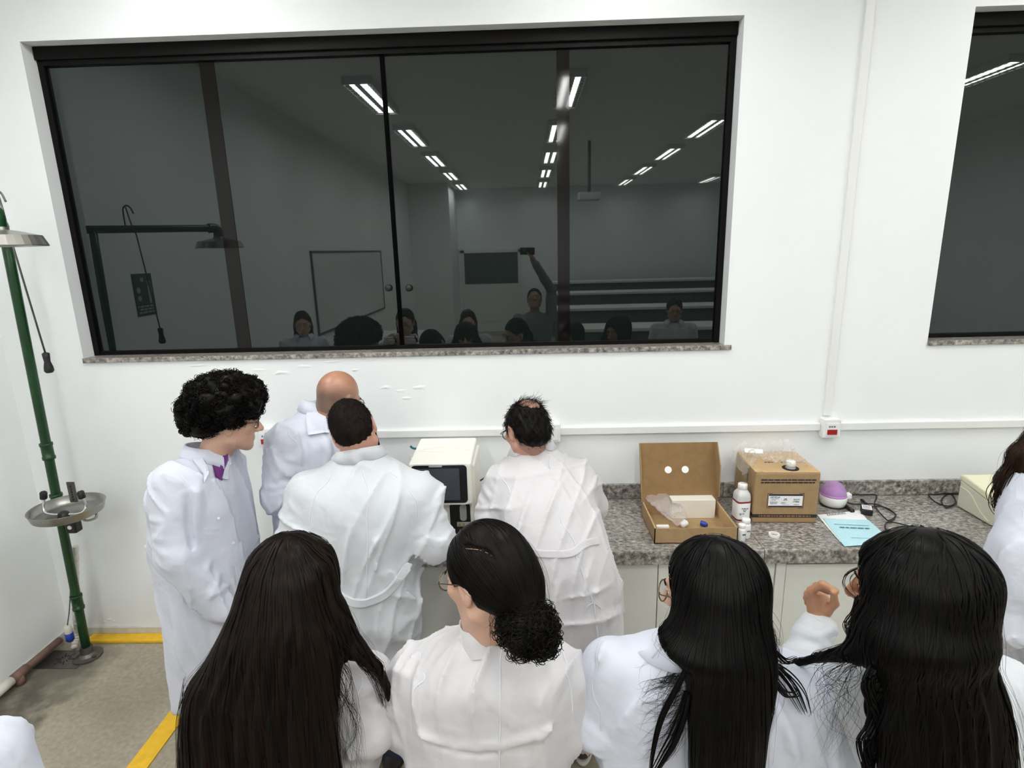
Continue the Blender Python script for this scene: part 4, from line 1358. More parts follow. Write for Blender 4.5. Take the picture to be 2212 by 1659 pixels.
def hand_sdf(S, wr, fd, pn, side=1, curl=.5, s=1.0, fingers=None):
    """wr wrist, fd direction of the fingers, pn palm normal (the side the fingers curl to)"""
    fd = np.array(fd, dtype=float); fd /= np.linalg.norm(fd)
    pn = np.array(pn, dtype=float); pn -= fd * (pn @ fd); pn /= np.linalg.norm(pn)
    sd = np.cross(fd, pn) * side
    w = lambda a, b, c: np.array(wr) + s * (fd * a + sd * b + pn * c)
    Rm = np.stack([sd, pn, fd], 1)
    S.ell(w(.048, 0, 0), np.array((.041, .0155, .05)) * s, .012, Rm)
    S.ell(w(.03, .024, .008), np.array((.018, .016, .03)) * s, .012, Rm)
    S.cone(w(-.05, 0, 0), w(.012, 0, 0), .026 * s, .027 * s, .02)
    base = ((.092, .030, .0), (.097, .010, 0), (.093, -.011, 0), (.084, -.030, 0))
    lens = ((.042, .025, .021), (.046, .029, .022), (.043, .026, .021), (.034, .020, .019))
    curls = fingers or [curl] * 4
    for (a, b, c), ln_, cu_ in zip(base, lens, curls):
        p = w(a, b, c); ang = cu_ * .9
        w0 = .0092
        S.cone(w(a - .05, b * .8, c), p, .010 * s, w0 * s, .008)
        for j, L_ in enumerate(ln_):
            d = fd * math.cos(ang) + pn * math.sin(ang)
            q = p + d * L_ * s
            S.cone(p, q, w0 * s, (w0 - .0009) * s, .003)
            p = q; ang += cu_ * (1.25 if j == 0 else .9); w0 -= .0009
    t0 = w(.022, .030, .010); t1 = w(.052, .050, .022); t2 = w(.078, .048, .036); t3 = w(.098, .038, .046)
    S.cone(t0, t1, .0135 * s, .0115 * s, .012); S.cone(t1, t2, .0108 * s, .0098 * s, .004); S.cone(t2, t3, .0098 * s, .0082 * s, .003)


def glasses(root, w, s, material, name='glasses', r=.0225, full=True):
    """w maps head-local points to the world"""
    g = []
    gl = None
    for x in (-1, 1):
        ring = [w(x * .034 + r * math.cos(a) * 1.12, .1085 - abs(x * .034 + r * math.cos(a) * 1.12) * .13, .006 + r * .88 * math.sin(a)) for a in np.linspace(0, 2 * PI, 22)]
        g.append(tube(ring, .0017 * s, 6, cap=False))
        g.append(tube(smooth_path([w(x * .060, .100, .012), w(x * .074, .088, .013), w(x * .082, .03, .012), w(x * .083, -.010, .008), w(x * .079, -.025, -.012)], 4), .0017 * s, 6))
    g.append(tube(smooth_path([w(-.011, .108, .010), w(0, .112, .013), w(.011, .108, .010)], 4), .0016 * s, 6))
    gl = obj(name, merge(*g), material, root, True)
    for x in (-1, 1):
        ring = [w(x * .034 + r * .97 * math.cos(a) * 1.12, .1085 - abs(x * .034 + r * math.cos(a) * 1.12) * .13, .006 + r * .86 * math.sin(a)) for a in np.linspace(0, 2 * PI, 22, endpoint=False)]
        obj('lens', prism(ring, (w(0, .001, 0) - w(0, 0, 0)) * 1.0), 'lens', gl)
    return gl


def ribbons(paths, nrm, width, taper=.35):
    """hair locks as thin ribbons lying on the surface: paths (N,T,3)"""
    N, T, _ = paths.shape
    tg = np.gradient(paths, axis=1)
    tg /= np.linalg.norm(tg, axis=2)[..., None] + 1e-9
    sd = np.cross(tg, nrm); sd /= np.linalg.norm(sd, axis=2)[..., None] + 1e-9
    t = np.linspace(0, 1, T)
    wd = np.broadcast_to(np.asarray(width).reshape(-1, 1), (N, 1)) * (1 - (1 - taper) * t ** 3)[None]
    up = nrm * (wd * .22)[..., None]
    V = np.stack([paths - sd * wd[..., None] * .5, paths + up, paths + sd * wd[..., None] * .5], 2)
    base = (np.arange(N)[:, None] * T + np.arange(T - 1)[None]) * 3
    F = np.concatenate([np.stack([base, base + 1, base + 4, base + 3], -1).reshape(-1, 4), np.stack([base + 1, base + 2, base + 5, base + 4], -1).reshape(-1, 4)])
    return V.reshape(-1, 3), F


def tubes_np(paths, rad, n=3, taper=.25):
    N, T, _ = paths.shape
    tg = np.gradient(paths, axis=1)
    tg /= np.linalg.norm(tg, axis=2)[..., None] + 1e-9
    ref = np.where(np.abs(tg[..., 2:3]) < .85, np.array([0, 0, 1.]), np.array([1., 0, 0]))
    a = np.cross(tg, ref); a /= np.linalg.norm(a, axis=2)[..., None] + 1e-9
    b = np.cross(tg, a)
    t = np.linspace(0, 1, T)
    r = np.broadcast_to(np.asarray(rad).reshape(-1, 1), (N, 1)) * (1 - (1 - taper) * t ** 2)[None]
    V = np.stack([paths + (a * math.cos(q) + b * math.sin(q)) * r[..., None] for q in 2 * np.pi * np.arange(n) / n], 2)
    base = (np.arange(N)[:, None] * T + np.arange(T - 1)[None])[..., None] * n
    k = np.arange(n)
    F = np.stack([base + k, base + (k + 1) % n, base + n + (k + 1) % n, base + n + k], -1).reshape(-1, 4)
    return V.reshape(-1, 3), F


def flow(S, P0, dir0, steps, step, off, grav=.35, wave=0., wfreq=30., seed=0, target=None):
    """comb strands over the surface of S"""
    g = np.random.default_rng(seed)
    P = np.array(P0, dtype=float); v = np.array(dir0, dtype=float)
    out, nn = [], []
    ph = g.uniform(0, 6.28, len(P))
    for i in range(steps):
        n = S.grad(P)
        P = P - n * np.clip(S(P) - off, -.03, .03)[:, None]
        out.append(P.copy()); nn.append(n)
        pull = np.array([0, 0, -1.])
        if target is not None:
            pull = target - P; pull /= np.linalg.norm(pull, axis=1)[:, None] + 1e-9
        v = v * (1 - grav) + pull * grav
        if wave:
            sdv = np.cross(v, n)
            v = v + sdv * (wave * np.cos(ph + i * step * wfreq))[:, None]
        v = v - n * (v * n).sum(1)[:, None]
        v /= np.linalg.norm(v, axis=1)[:, None] + 1e-9
        P = P + v * step
    return np.stack(out, 1), np.stack(nn, 1)


def even(P, k=2):
    for _ in range(k):
        Q = P.copy(); Q[1:-1] = (P[:-2] + 2 * P[1:-1] + P[2:]) / 4; P = Q
    return P


def collar(root, S, c, R, rx, ry, hgt, drop, spread, mat_, gap=35, name='collar', lean=.012):
    """turned-down coat collar: stands round the neck and folds over; the outer edge rests on the coat S"""
    n = 40
    angs = np.radians(np.linspace(90 + gap, 450 - gap, n))         # open at the front (+y local)
    rows = []
    ib, it, ot, ol = [], [], [], []
    for i, a in enumerate(angs):
        ca, sa = math.cos(a), math.sin(a)
        f = abs(i / (n - 1) - .5) * 2                               # 0 at the nape, 1 at the front points
        up = hgt * (1 - .35 * f ** 2)
        ib.append(c + R @ np.array([rx * ca, ry * sa, -.012]))
        it.append(c + R @ np.array([(rx + lean) * ca, (ry + lean) * sa, up]))
        ot.append(c + R @ np.array([(rx + lean + .007) * ca, (ry + lean + .007) * sa, up + .001]))
        sp = spread * (1 + .7 * f ** 3)
        ol.append(c + R @ np.array([(rx + sp) * ca, (ry + sp) * sa, -drop * (1 + .9 * f ** 4)]))
    ol = even(S.project(np.array(ol), .008), 4)
    ol2 = np.array(ol) - S.grad(np.array(ol)) * .005
    mid = (np.array(ot) + np.array(ol)) / 2 + S.grad((np.array(ot) + np.array(ol)) / 2) * .004
    rows = [np.array(ib), np.array(it), np.array(ot), mid, np.array(ol), ol2]
    V = np.vstack(rows)
    F = [(j * n + i, j * n + i + 1, (j + 1) * n + i + 1, (j + 1) * n + i) for j in range(len(rows) - 1) for i in range(n - 1)]
    return obj(name, (V, F), mat_, root, True)


def seam(root, S, pts, r=.0016, name='seam', material='coat_seam', off=.0, n=8):
    P = S.project(even(S.project(smooth_path(pts, n), off), 6), off + .0004, 2)
    P = even(P, 2)
    T = np.gradient(P, axis=0); T /= np.linalg.norm(T, axis=1)[:, None] + 1e-9
    N = S.grad(P); B = np.cross(T, N)
    V, m = [], 6
    for i in range(len(P)):
        for k in range(m):
            a = 2 * PI * k / m
            V.append(P[i] + B[i] * r * math.cos(a) + N[i] * r * .7 * math.sin(a))
    F = [(i * m + k, i * m + (k + 1) % m, (i + 1) * m + (k + 1) % m, (i + 1) * m + k) for i in range(len(P) - 1) for k in range(m)]
    return obj(name, (V, F), material, root, True)


def strap(root, S, pts, half, thick, name, material):
    """flat cloth band lying on the coat"""
    P = even(S.project(even(S.project(smooth_path(pts, 10), .003), 8), .003, 2), 10)
    T = np.gradient(P, axis=0); T /= np.linalg.norm(T, axis=1)[:, None] + 1e-9
    N = even(S.grad(P, .02), 10); N /= np.linalg.norm(N, axis=1)[:, None]; B = np.cross(T, N)
    V = []
    for i in range(len(P)):
        for u, v in ((-1, -.5), (-1, .6), (-.8, 1), (.8, 1), (1, .6), (1, -.5)):
            V.append(P[i] + B[i] * half * u + N[i] * thick * v)
    m = 6
    F = [(i * m + k, i * m + (k + 1) % m, (i + 1) * m + (k + 1) % m, (i + 1) * m + k) for i in range(len(P) - 1) for k in range(m)]
    return obj(name, (V, F), material, root, False)


def sleeve(S, pts, rads, k=.03, folds=6, seed=0, amp=.007):
    """arm of the coat along a polyline with cloth rings bunched towards the elbow"""
    pts = [np.array(p, dtype=float) for p in pts]
    for i in range(len(pts) - 1):
        S.cone(pts[i], pts[i + 1], rads[i], rads[i + 1], k if i == 0 else .02)
    g = random.Random(seed)
    for i in range(len(pts) - 1):
        a, b = pts[i], pts[i + 1]
        ax = (b - a) / (np.linalg.norm(b - a) + 1e-9)
        for j in range(folds):
            t = g.uniform(.25, 1.0) if i == 0 else g.uniform(0., .85)
            c = a + (b - a) * t
            r = rads[i] + (rads[i + 1] - rads[i]) * t
            v = np.array([g.gauss(0, 1) for _ in range(3)]); v -= ax * (v @ ax); v /= np.linalg.norm(v)
            u = np.cross(ax, v); sk = g.uniform(-.03, .03)
            th0 = g.uniform(0, 6.28)
            p0 = c + r * (math.cos(th0) * v + math.sin(th0) * u) - ax * sk
            p1 = c + r * 1.05 * (math.cos(th0 + .7) * v + math.sin(th0 + .7) * u)
            p2 = c + r * (math.cos(th0 + 1.4) * v + math.sin(th0 + 1.4) * u) + ax * sk
            h = 1.35 * amp * g.uniform(.5, 1.15)
            S.fold(p0, p1, h, .011); S.fold(p1, p2, h, .011)


def legs_of(S, hipl, hipr, footl, footr, r=(.085, .058, .05)):
    for h_, f_ in ((hipl, footl), (hipr, footr)):
        kn = (np.array(h_) * .48 + np.array(f_) * .52) + np.array([0, .02, 0])
        S.cone(h_, kn, r[0], r[1], .02); S.cone(kn, f_, r[1], r[2], .02)


def shoe_geo(f, yaw, s=1.0):
    S = Sdf()
    R = Rot(yaw)
    w = lambda *p: np.array([f[0], f[1], 0]) + s * (R @ np.array(p))
    S.ell(w(0, .06, .045), (.045 * s, .13 * s, .04 * s), .0, R); S.ell(w(0, -.02, .06), (.04 * s, .06 * s, .055 * s), .03, R)
    S._add(lambda P: .018 - P[:, 2], (-9, -9, .018), (9, 9, 9), 'i', .004)
    So = Sdf(); So.ell(w(0, .05, .02), (.05 * s, .145 * s, .06 * s), 0, R)
    So._add(lambda P: np.maximum(-P[:, 2] + .001, P[:, 2] - .024), (-9, -9, 0), (9, 9, 9), 'i', .004)
    return isosurface(S, .008), isosurface(So, .008)


def person(loc, label, group=None):
    return thing('person', (loc[0], loc[1], 0), label, 'person', group)


def lower_body(root, hip, feet, trouser, shoe, sole, yaw=0, zt=.78, r=(.088, .062, .052), hem=.07):
    """trousers, shoes and bare shins below the coat"""
    S = Sdf()
    rx = (.09 * math.cos(math.radians(yaw)), .09 * math.sin(math.radians(yaw)))
    hl, hr = np.array([hip[0] - rx[0], hip[1] - rx[1], zt]), np.array([hip[0] + rx[0], hip[1] + rx[1], zt])
    fl, fr = [np.array([f[0], f[1], hem + .04]) for f in feet]
    S.ell((hip[0], hip[1], zt + .02), (.16, .11, .12), 0, Rot(yaw))
    legs_of(S, hl, hr, fl, fr, r)
    S.noise(.003, 40, 4)
    V, F = isosurface(S, .014)
    tr = obj('trousers', (V, F), trouser, root, True)
    for f, ang in zip(feet, (yaw + 8, yaw - 8)):
        up, so = shoe_geo(f, ang)
        sh_ = obj('shoe', up, shoe, root, True)
        obj('sole', so, sole, sh_, True)
    return hl, hr


def body_mesh(root, S, headbox, extra, skinm, stub=None, hfine=.0045, hcoarse=.016):
    """one skin mesh: fine over the head and hands, coarser where clothes cover it"""
    parts = [isosurface(S, hfine, *headbox)]
    for bx_ in extra: parts.append(isosurface(S, .004, *bx_))
    parts.append(isosurface(S, hcoarse))
    V, F = cat(*parts)
    n0 = len(parts[0][0]) + sum(len(p[0]) for p in parts[1:-1])
    # drop the coarse copies inside the fine boxes
    cf = V[F].mean(1); fi = np.arange(len(F))
    nfine = sum(len(p[1]) for p in parts[:-1])
    drop = np.zeros(len(F), bool)
    for lo, hi in [headbox] + list(extra):
        lo, hi = np.array(lo), np.array(hi)
        drop |= (fi >= nfine) & ((cf > lo + .012) & (cf < hi - .012)).all(1)
    F = F[~drop]
    o = obj('body', (V, F), skinm, root, True)
    if stub is not None:
        a = o.data.attributes.new('stubble', 'FLOAT', 'POINT')
        a.data.foreach_set('value', stub(V).astype(np.float32))
    return o


def patch(root, S, quad, off, name, material, n=9, thick=.004, Yg=None):
    """a cloth flap resting on S; quad = four (px, py, Y) photo corners"""
    Q = [at(*q) for q in quad]
    V = []
    for j in range(n + 1):
        for i in range(n + 1):
            u, v = i / n, j / n
            V.append(Q[0] * (1 - u) * (1 - v) + Q[1] * u * (1 - v) + Q[2] * u * v + Q[3] * (1 - u) * v)
    m = n + 1
    V = S.project(np.array(V), off, 6)
    for _ in range(3):
        G = V.reshape(m, m, 3).copy()
        G[1:-1] = (G[:-2] + 2 * G[1:-1] + G[2:]) / 4; G[:, 1:-1] = (G[:, :-2] + 2 * G[:, 1:-1] + G[:, 2:]) / 4
        V = G.reshape(-1, 3)
    N = S.grad(V, .015)
    V = V + N * np.clip(off - S(V), 0, .02)[:, None]
    F = [(j * m + i, j * m + i + 1, (j + 1) * m + i + 1, (j + 1) * m + i) for j in range(n) for i in range(n)]
    k = len(V); F2 = [tuple(reversed([q + k for q in f])) for f in F]
    rim = [i for i in range(m)] + [j * m + n for j in range(1, m)] + [n * m + i for i in range(n - 1, -1, -1)] + [j * m for j in range(n - 1, 0, -1)]
    F3 = [(rim[i], rim[(i + 1) % len(rim)], rim[(i + 1) % len(rim)] + k, rim[i] + k) for i in range(len(rim))]
    return obj(name, (np.vstack([V, V - N * thick]), F + F2 + F3), material, root, True)


mat('lip', srgb(158, 96, 88), 0.4)
mat('iris', srgb(40, 26, 20), 0.2)


def face_details(root, w, s, brow='hair_black'):
    """lips, eyes and brows set into a head"""
    lp = [w(x, .0945 - abs(x) ** 2 * 22, z) for x, z in ((-.02, -.066), (-.010, -.0625), (0, -.063), (.010, -.0625), (.02, -.066))]
    lo_ = [w(x, .0935 - abs(x) ** 2 * 22, z) for x, z in ((-.018, -.067), (-.009, -.0715), (0, -.0725), (.009, -.0715), (.018, -.067))]
    obj('lips', merge(tube(smooth_path(lp, 4), .0042 * s, 8), tube(smooth_path(lo_, 4), .0048 * s, 8)), 'lip', root, True)
    for x in (-1, 1):
        c = w(x * .031, .0815, .0065)
        e = obj('eye', lathe([(.0122 * s * math.cos(a), .0122 * s * math.sin(a)) for a in np.linspace(-1.5, 1.5, 10)], c, 14), 'eye_white', root, True)
        d = w(x * .031, .0815 + .0121, .0065) - c
        obj('iris', lathe([(.0052 * s, 0), (.0046 * s, .0007)], c + d, 12, axis=d), 'iris', e, True)
        obj('eyebrow', tube(smooth_path([w(x * .014, .0985, .026), w(x * .030, .0975, .031), w(x * .050, .086, .026)], 4), [.0022 * s] * 8 + [.001 * s], 6), brow, root, True)

# ================================================================== THE PEOPLE AT THE BENCH
def hbox(c, r=.19, dn=.24):
    return (np.array(c) - (r, r, dn), np.array(c) + (r, r, r))


def arm_body(S, sh_, el, wr, r=(.05, .042, .03)):
    S.cone(sh_, el, r[0], r[1], .02); S.cone(el, wr, r[1], r[2], .02)


def A3(*p):
    return np.array(p, dtype=float)


def curls(centres, normals, rmin, rmax, tr, seed, turns=1.6, n=13):
    """short corkscrew curls standing on a hair mass"""
    g = np.random.default_rng(seed)
    N = len(centres)
    ax = normals + g.normal(size=(N, 3)) * .7; ax /= np.linalg.norm(ax, axis=1)[:, None]
    ref = g.normal(size=(N, 3)); u = np.cross(ax, ref); u /= np.linalg.norm(u, axis=1)[:, None]; v = np.cross(ax, u)
    R_ = g.uniform(rmin, rmax, N)[:, None, None]; L_ = g.uniform(.010, .026, N)[:, None, None]
    t = np.linspace(0, 1, n)[None, :, None]; a = t * 2 * np.pi * turns
    P = centres[:, None] + R_ * (np.cos(a) * u[:, None] + np.sin(a) * v[:, None]) + ax[:, None] * (t - .35) * L_
    return tubes_np(P, g.uniform(tr * .7, tr * 1.2, N), 3, .5)


def surf_pts(S, n, c, r, seed, off=0., keep=None):
    g = np.random.default_rng(seed)
    d = g.normal(size=(n, 3)); d /= np.linalg.norm(d, axis=1)[:, None]
    P = S.project(np.array(c) + d * np.array(r), off, 6)
    if keep is not None: P = P[keep(P)]
    return P, S.grad(P)


# ---------------------------------------------------------------- 1 curly-haired young man, left
Y1 = 2.15
hc1 = at(497, 910, Y1); R1 = Rot(-60, 10, 0)
p1 = person((hc1[0], Y1), 'young man with dark curly hair and glasses, white coat over a purple shirt')
St = Sdf()
St.loft([W_(1480, 392, 548, Y1, .19), W_(1400, 378, 556, Y1, .19), W_(1300, 368, 554, Y1, .19), W_(1200, 350, 545, Y1, .185), W_(1120, 340, 532, Y1, .19),
         W_(1060, 345, 520, Y1, .20), W_(1020, 362, 508, Y1, .19), W_(990, 392, 498, Y1, .13), W_(968, 412, 490, Y1, .07)], 0, 2.3, .03)
sh_r = at(378, 1045, Y1 - .15); el_r = at(388, 1195, Y1 - .20); wr_r = at(476, 1310, Y1 - .16)
sleeve(St, [sh_r, el_r, wr_r], [.085, .072, .058], .06, 7, 3, .007)
sh_l = at(470, 1045, Y1 + .16); el_l = at(480, 1190, Y1 + .18); wr_l = at(520, 1290, Y1 + .14)
sleeve(St, [sh_l, el_l, wr_l], [.08, .068, .055], .05, 3, 4)
for a_, b_, h_, w_ in ((at(405, 1075, Y1 - .2), at(415, 1250, Y1 - .22), -.014, .014), (at(440, 1010, Y1 - .18), at(420, 1150, Y1 - .2), .007, .02), (at(395, 1330, Y1 - .19), at(440, 1450, Y1 - .19), .010, .018),
                       (at(430, 1300, Y1 - .19), at(470, 1440, Y1 - .19), -.010, .016), (at(385, 1280, Y1 - .19), at(392, 1460, Y1 - .19), .008, .02), (at(500, 1080, Y1 - .15), at(515, 1250, Y1 - .17), .005, .016)):
    St.fold(a_, b_, h_, w_)
St.noise(.0022, 22, 5).wrinkle(.013, .085, 50)
coat1 = obj('lab_coat', isosurface(St, .0075), 'coat_cool', p1, True)
nk = at(455, 985, Y1)
collar(coat1, St, at(450, 970, Y1 - .005), Rot(-55, 12, -4), .062, .066, .016, .03, .035, 'coat_cool', 62)
seam(coat1, St, [at(498, 1020, Y1 - .12), at(515, 1090, Y1 - .12), at(530, 1170, Y1 - .12), at(540, 1250, Y1 - .12)], .003)
seam(coat1, St, [at(372, 1020, Y1 - .12), at(400, 1035, Y1 - .21), at(412, 1080, Y1 - .21)], .002, 'armhole_seam')
for (x, y) in ((517, 1118), (532, 1180)):
    c = St.project(np.array([at(x, y, Y1 - .13)]), .002)[0]; n_ = St.grad(c[None])[0]
    obj('button', lathe([(.006, 0), (.006, .003), (.004, .004)], c, 12, axis=n_), 'plastic_white', coat1)
tab = at(362, 1272, Y1 - .12)
obj('pocket_tab', prism([tab + (-.012, 0, -.006), tab + (.02, .0, .012), tab + (.03, 0, .05), tab + (.005, 0, .03)], (0, -.012, 0)), 'coat_cool', coat1)
Sb = Sdf()
w1_ = head_sdf(Sb, hc1, R1, .97, nk + (0, 0, -.04), (.058, .066))
Sb.loft([(zz, x, y, a * .78, b * .78) for zz, x, y, a, b in [W_(1460, 400, 540, Y1, .15), W_(1300, 378, 545, Y1, .17), W_(1100, 350, 525, Y1, .17), W_(1030, 370, 505, Y1, .15), W_(1000, 400, 495, Y1, .1)]], .03)
arm_body(Sb, sh_r, el_r, wr_r); arm_body(Sb, sh_l, el_l, wr_l)
hand_sdf(Sb, wr_r, (.8, .3, -.5), (.2, 1, .2), 1, .5); hand_sdf(Sb, wr_l, (.8, -.1, -.5), (.2, -1, .2), -1, .5)
hx1 = at(460, 1300, Y1)[0]
fe = [(hx1 + .02, Y1 + .10), (hx1 - .02, Y1 - .10)]
legs_of(Sb, (hx1, Y1 + .08, .8), (hx1, Y1 - .08, .8), (*fe[0], .1), (*fe[1], .1), (.07, .05, .04))
body_mesh(p1, Sb, hbox(hc1), [(wr_r - .13, wr_r + .15)], 'skin_fair', lambda V: np.clip(.35 - np.abs((V - hc1) @ R1[:, 2] + .085) * 9, 0, .22) * (((V - hc1) @ R1[:, 1]) > .02))
lower_body(p1, (hx1, Y1), fe, 'trouser_dark', 'shoe_black', 'shoe_white', -60, .74)
patch(p1, St, [(432, 962, Y1 - .06), (494, 970, Y1 - .03), (501, 1034, Y1 - .10), (482, 1026, Y1 - .12)], .006, 'purple_shirt', 'shirt_purple')
patch(coat1, St, [(396, 946, Y1 - .08), (424, 958, Y1 - .08), (466, 1014, Y1 - .14), (438, 1042, Y1 - .16)], .010, 'collar_flap', 'coat_cool')
patch(coat1, St, [(497, 986, Y1 - .05), (503, 990, Y1 - .02), (512, 1034, Y1 - .08), (498, 1030, Y1 - .10)], .008, 'collar_flap', 'coat_cool')
glasses(p1, w1_, .97, 'spectacle_black')
face_details(p1, w1_, .97)
Sh = Sdf()
Sh.ell(at(486, 862, Y1), (.138, .132, .098)); Sh.ell(at(447, 893, Y1), (.088, .112, .090), .05); Sh.ell(at(530, 858, Y1 + .01), (.055, .08, .045), .04)
Sh.ell(at(545, 952, Y1 - .02), (.085, .17, .100), .02, None, 's')
g_ = np.random.default_rng(4)
pts, nrm = surf_pts(Sh, 150, at(478, 872, Y1), (.14, .13, .11), 6)
for q in pts: Sh.ball(q - (0, 0, .004), g_.uniform(.012, .022), .012)
hair1 = obj('curly_hair', isosurface(Sh, .006), 'hair_black', p1, True)
pts, nrm = surf_pts(Sh, 2300, at(478, 872, Y1), (.15, .14, .12), 7, .002)
obj('curls', curls(pts, nrm, .004, .0095, .0017, 8), 'hair_black', hair1, True, kind='stuff')

# ---------------------------------------------------------------- 2 bald man behind
Y2 = 2.5
hc2 = at(730, 861, Y2); R2 = Rot(-30, 26, 4)
p2 = person((hc2[0] - .06, Y2), 'bald man with glasses in a white coat standing behind the dark-haired man')
St = Sdf()
St.loft([W_(1440, 600, 760, Y2 - .02, .15), W_(1300, 600, 765, Y2 - .02, .16), W_(1180, 598, 768, Y2 - .02, .165), W_(1090, 598, 772, Y2 - .01, .175), W_(1010, 592, 775, Y2, .18), W_(950, 600, 770, Y2, .18), W_(915, 618, 752, Y2, .15), W_(890, 640, 735, Y2, .10), W_(868, 658, 728, Y2 + .02, .06)])
s_ = at(622, 955, Y2 - .12); e_ = at(606, 1072, Y2 - .17); r_ = at(690, 1040, Y2 - .05)
sleeve(St, [s_, e_, r_], [.088, .080, .062], .05, 9, 11, .010)
s2_ = at(760, 955, Y2 + .05); e2_ = at(775, 1060, Y2 - .02); r2_ = at(720, 1050, Y2 - .10)
sleeve(St, [s2_, e2_, r2_], [.08, .07, .058], .05, 3, 12)
for a_, b_, h_, w_ in ((at(655, 940, Y2 - .18), at(668, 1060, Y2 - .2), -.014, .015), (at(600, 1000, Y2 - .22), at(650, 1050, Y2 - .22), .012, .014), (at(595, 1045, Y2 - .24), at(660, 1030, Y2 - .22), -.012, .012),
                       (at(590, 1070, Y2 - .24), at(650, 1058, Y2 - .24), .012, .012), (at(690, 930, Y2 - .17), at(720, 1010, Y2 - .18), .008, .02)):
    St.fold(a_, b_, h_, w_)
St.noise(.0025, 24, 6).wrinkle(.013, .085, 60)
coat2 = obj('lab_coat', isosurface(St, .008), 'coat_cool', p2, True)
nk = at(690, 888, Y2 + .01)
collar(coat2, St, at(690, 882, Y2 + .015), Rot(-30, 24, 6), .064, .066, .020, .03, .036, 'coat_cool', 50)
patch(coat2, St, [(652, 852, Y2 - .06), (698, 878, Y2 - .10), (716, 928, Y2 - .16), (664, 940, Y2 - .17)], .012, 'collar_flap', 'coat_cool')
seam(coat2, St, [at(640, 905, Y2 - .1), at(618, 930, Y2 - .2), at(650, 965, Y2 - .2), at(660, 1010, Y2 - .2)], .0022, 'armhole_seam')
Sb = Sdf()
w2_ = head_sdf(Sb, hc2, R2, 1.04, nk + (0, 0, -.05), (.060, .070))
Sb.loft([(zz, x, y, a * .78, b * .75) for zz, x, y, a, b in [W_(1420, 605, 755, Y2, .15), W_(1180, 600, 765, Y2, .165), W_(1000, 596, 770, Y2, .18), W_(925, 618, 750, Y2, .13)]], .03)
arm_body(Sb, s_, e_, r_); arm_body(Sb, s2_, e2_, r2_)
hand_sdf(Sb, r_, (.9, .3, .1), (0, .2, -1), -1, .6); hand_sdf(Sb, r2_, (-.5, -.6, 0), (0, 0, -1), 1, .6)
fe = [(hc2[0] - .12, Y2 - .02), (hc2[0] + .05, Y2 + .02)]
legs_of(Sb, (hc2[0] - .12, Y2, .8), (hc2[0] + .04, Y2, .8), (*fe[0], .1), (*fe[1], .1), (.07, .05, .04))


def stub2(V):
    q = (V - hc2) @ R2 / 1.04
    return np.clip((.060 - q[:, 2]) * 14, 0, 1) * np.clip((.045 - q[:, 1]) * 30, 0, 1) * (q[:, 2] > -.075) * .8


body_mesh(p2, Sb, hbox(hc2), [], 'skin_tan', stub2)
lower_body(p2, (hc2[0] - .05, Y2), fe, 'trouser_dark', 'shoe_black', 'shoe_black', -20)
glasses(p2, w2_, 1.04, 'spectacle_metal')
face_details(p2, w2_, 1.04)

# ---------------------------------------------------------------- 3 dark-haired man, back to the camera
Y3 = 2.05
hc3 = at(765, 930, Y3 + .06); R3 = Rot(4, 34, -22)
p3 = person((at(785, 1300, Y3)[0], Y3), 'short-haired bearded man seen from behind in a white coat with a low half-belt')
rows3 = [W_(1545, 664, 880, Y3 + .02, .16), W_(1450, 656, 892, Y3 + .01, .165), W_(1370, 660, 898, Y3, .165), W_(1300, 668, 902, Y3, .165), W_(1250, 674, 899, Y3, .16), W_(1190, 668, 903, Y3, .155), W_(1130, 658, 912, Y3, .155),
         W_(1080, 648, 925, Y3 + .01, .15), W_(1045, 655, 915, Y3 + .02, .135), W_(1012, 690, 872, Y3 + .03, .10), W_(988, 722, 835, Y3 + .04, .07), W_(975, 735, 822, Y3 + .05, .055)]
St = Sdf()
St.loft(rows3, 0, 2.35, .03)
sA = at(668, 1062, Y3 + .02); eA = at(632, 1180, Y3 - .02); wA = at(690, 1150, Y3 + .27)
sB = at(905, 1068, Y3 + .02); eB = at(934, 1172, Y3 - .03); wB = at(880, 1140, Y3 + .28)
sleeve(St, [sA, eA, wA], [.082, .070, .055], .045, 8, 21, .009)
sleeve(St, [sB, eB, wB], [.082, .072, .055], .045, 9, 22, .010)
F3 = lambda x, y, o=-.17: at(x, y, Y3 + o)
for a_, b_, h_, w_ in ((F3(762, 1090), F3(735, 1270), .008, .014), (F3(800, 1060), F3(815, 1250), .009, .012), (F3(835, 1110), F3(860, 1260), .011, .013), (F3(870, 1090), F3(885, 1240), -.009, .013), (F3(700, 1100), F3(706, 1260), .008, .016),
                       (F3(845, 1040), F3(900, 1100), .008, .014), (F3(720, 1040), F3(680, 1110), -.008, .016), (F3(730, 1130), F3(725, 1280), -.008, .012), (F3(780, 1230), F3(776, 1300), -.006, .012), (F3(905, 1110), F3(890, 1180), -.015, .014),
                       (F3(668, 1110), F3(672, 1190), -.015, .014), (F3(760, 1320), F3(745, 1500), .008, .02), (F3(830, 1320), F3(840, 1500), .008, .02), (F3(800, 1340), F3(800, 1500), -.007, .016), (F3(872, 1300), F3(880, 1470), .006, .016)):
    St.fold(a_, b_, h_, w_)
St.noise(.002, 20, 8).wrinkle(.013, .085, 80)
coat3 = obj('lab_coat', isosurface(St, .007), 'coat_cotton', p3, True)
seam(coat3, St, [F3(772, 985, -.05), F3(782, 1040), F3(790, 1150), F3(792, 1230), F3(790, 1300)], .0028, 'back_seam')
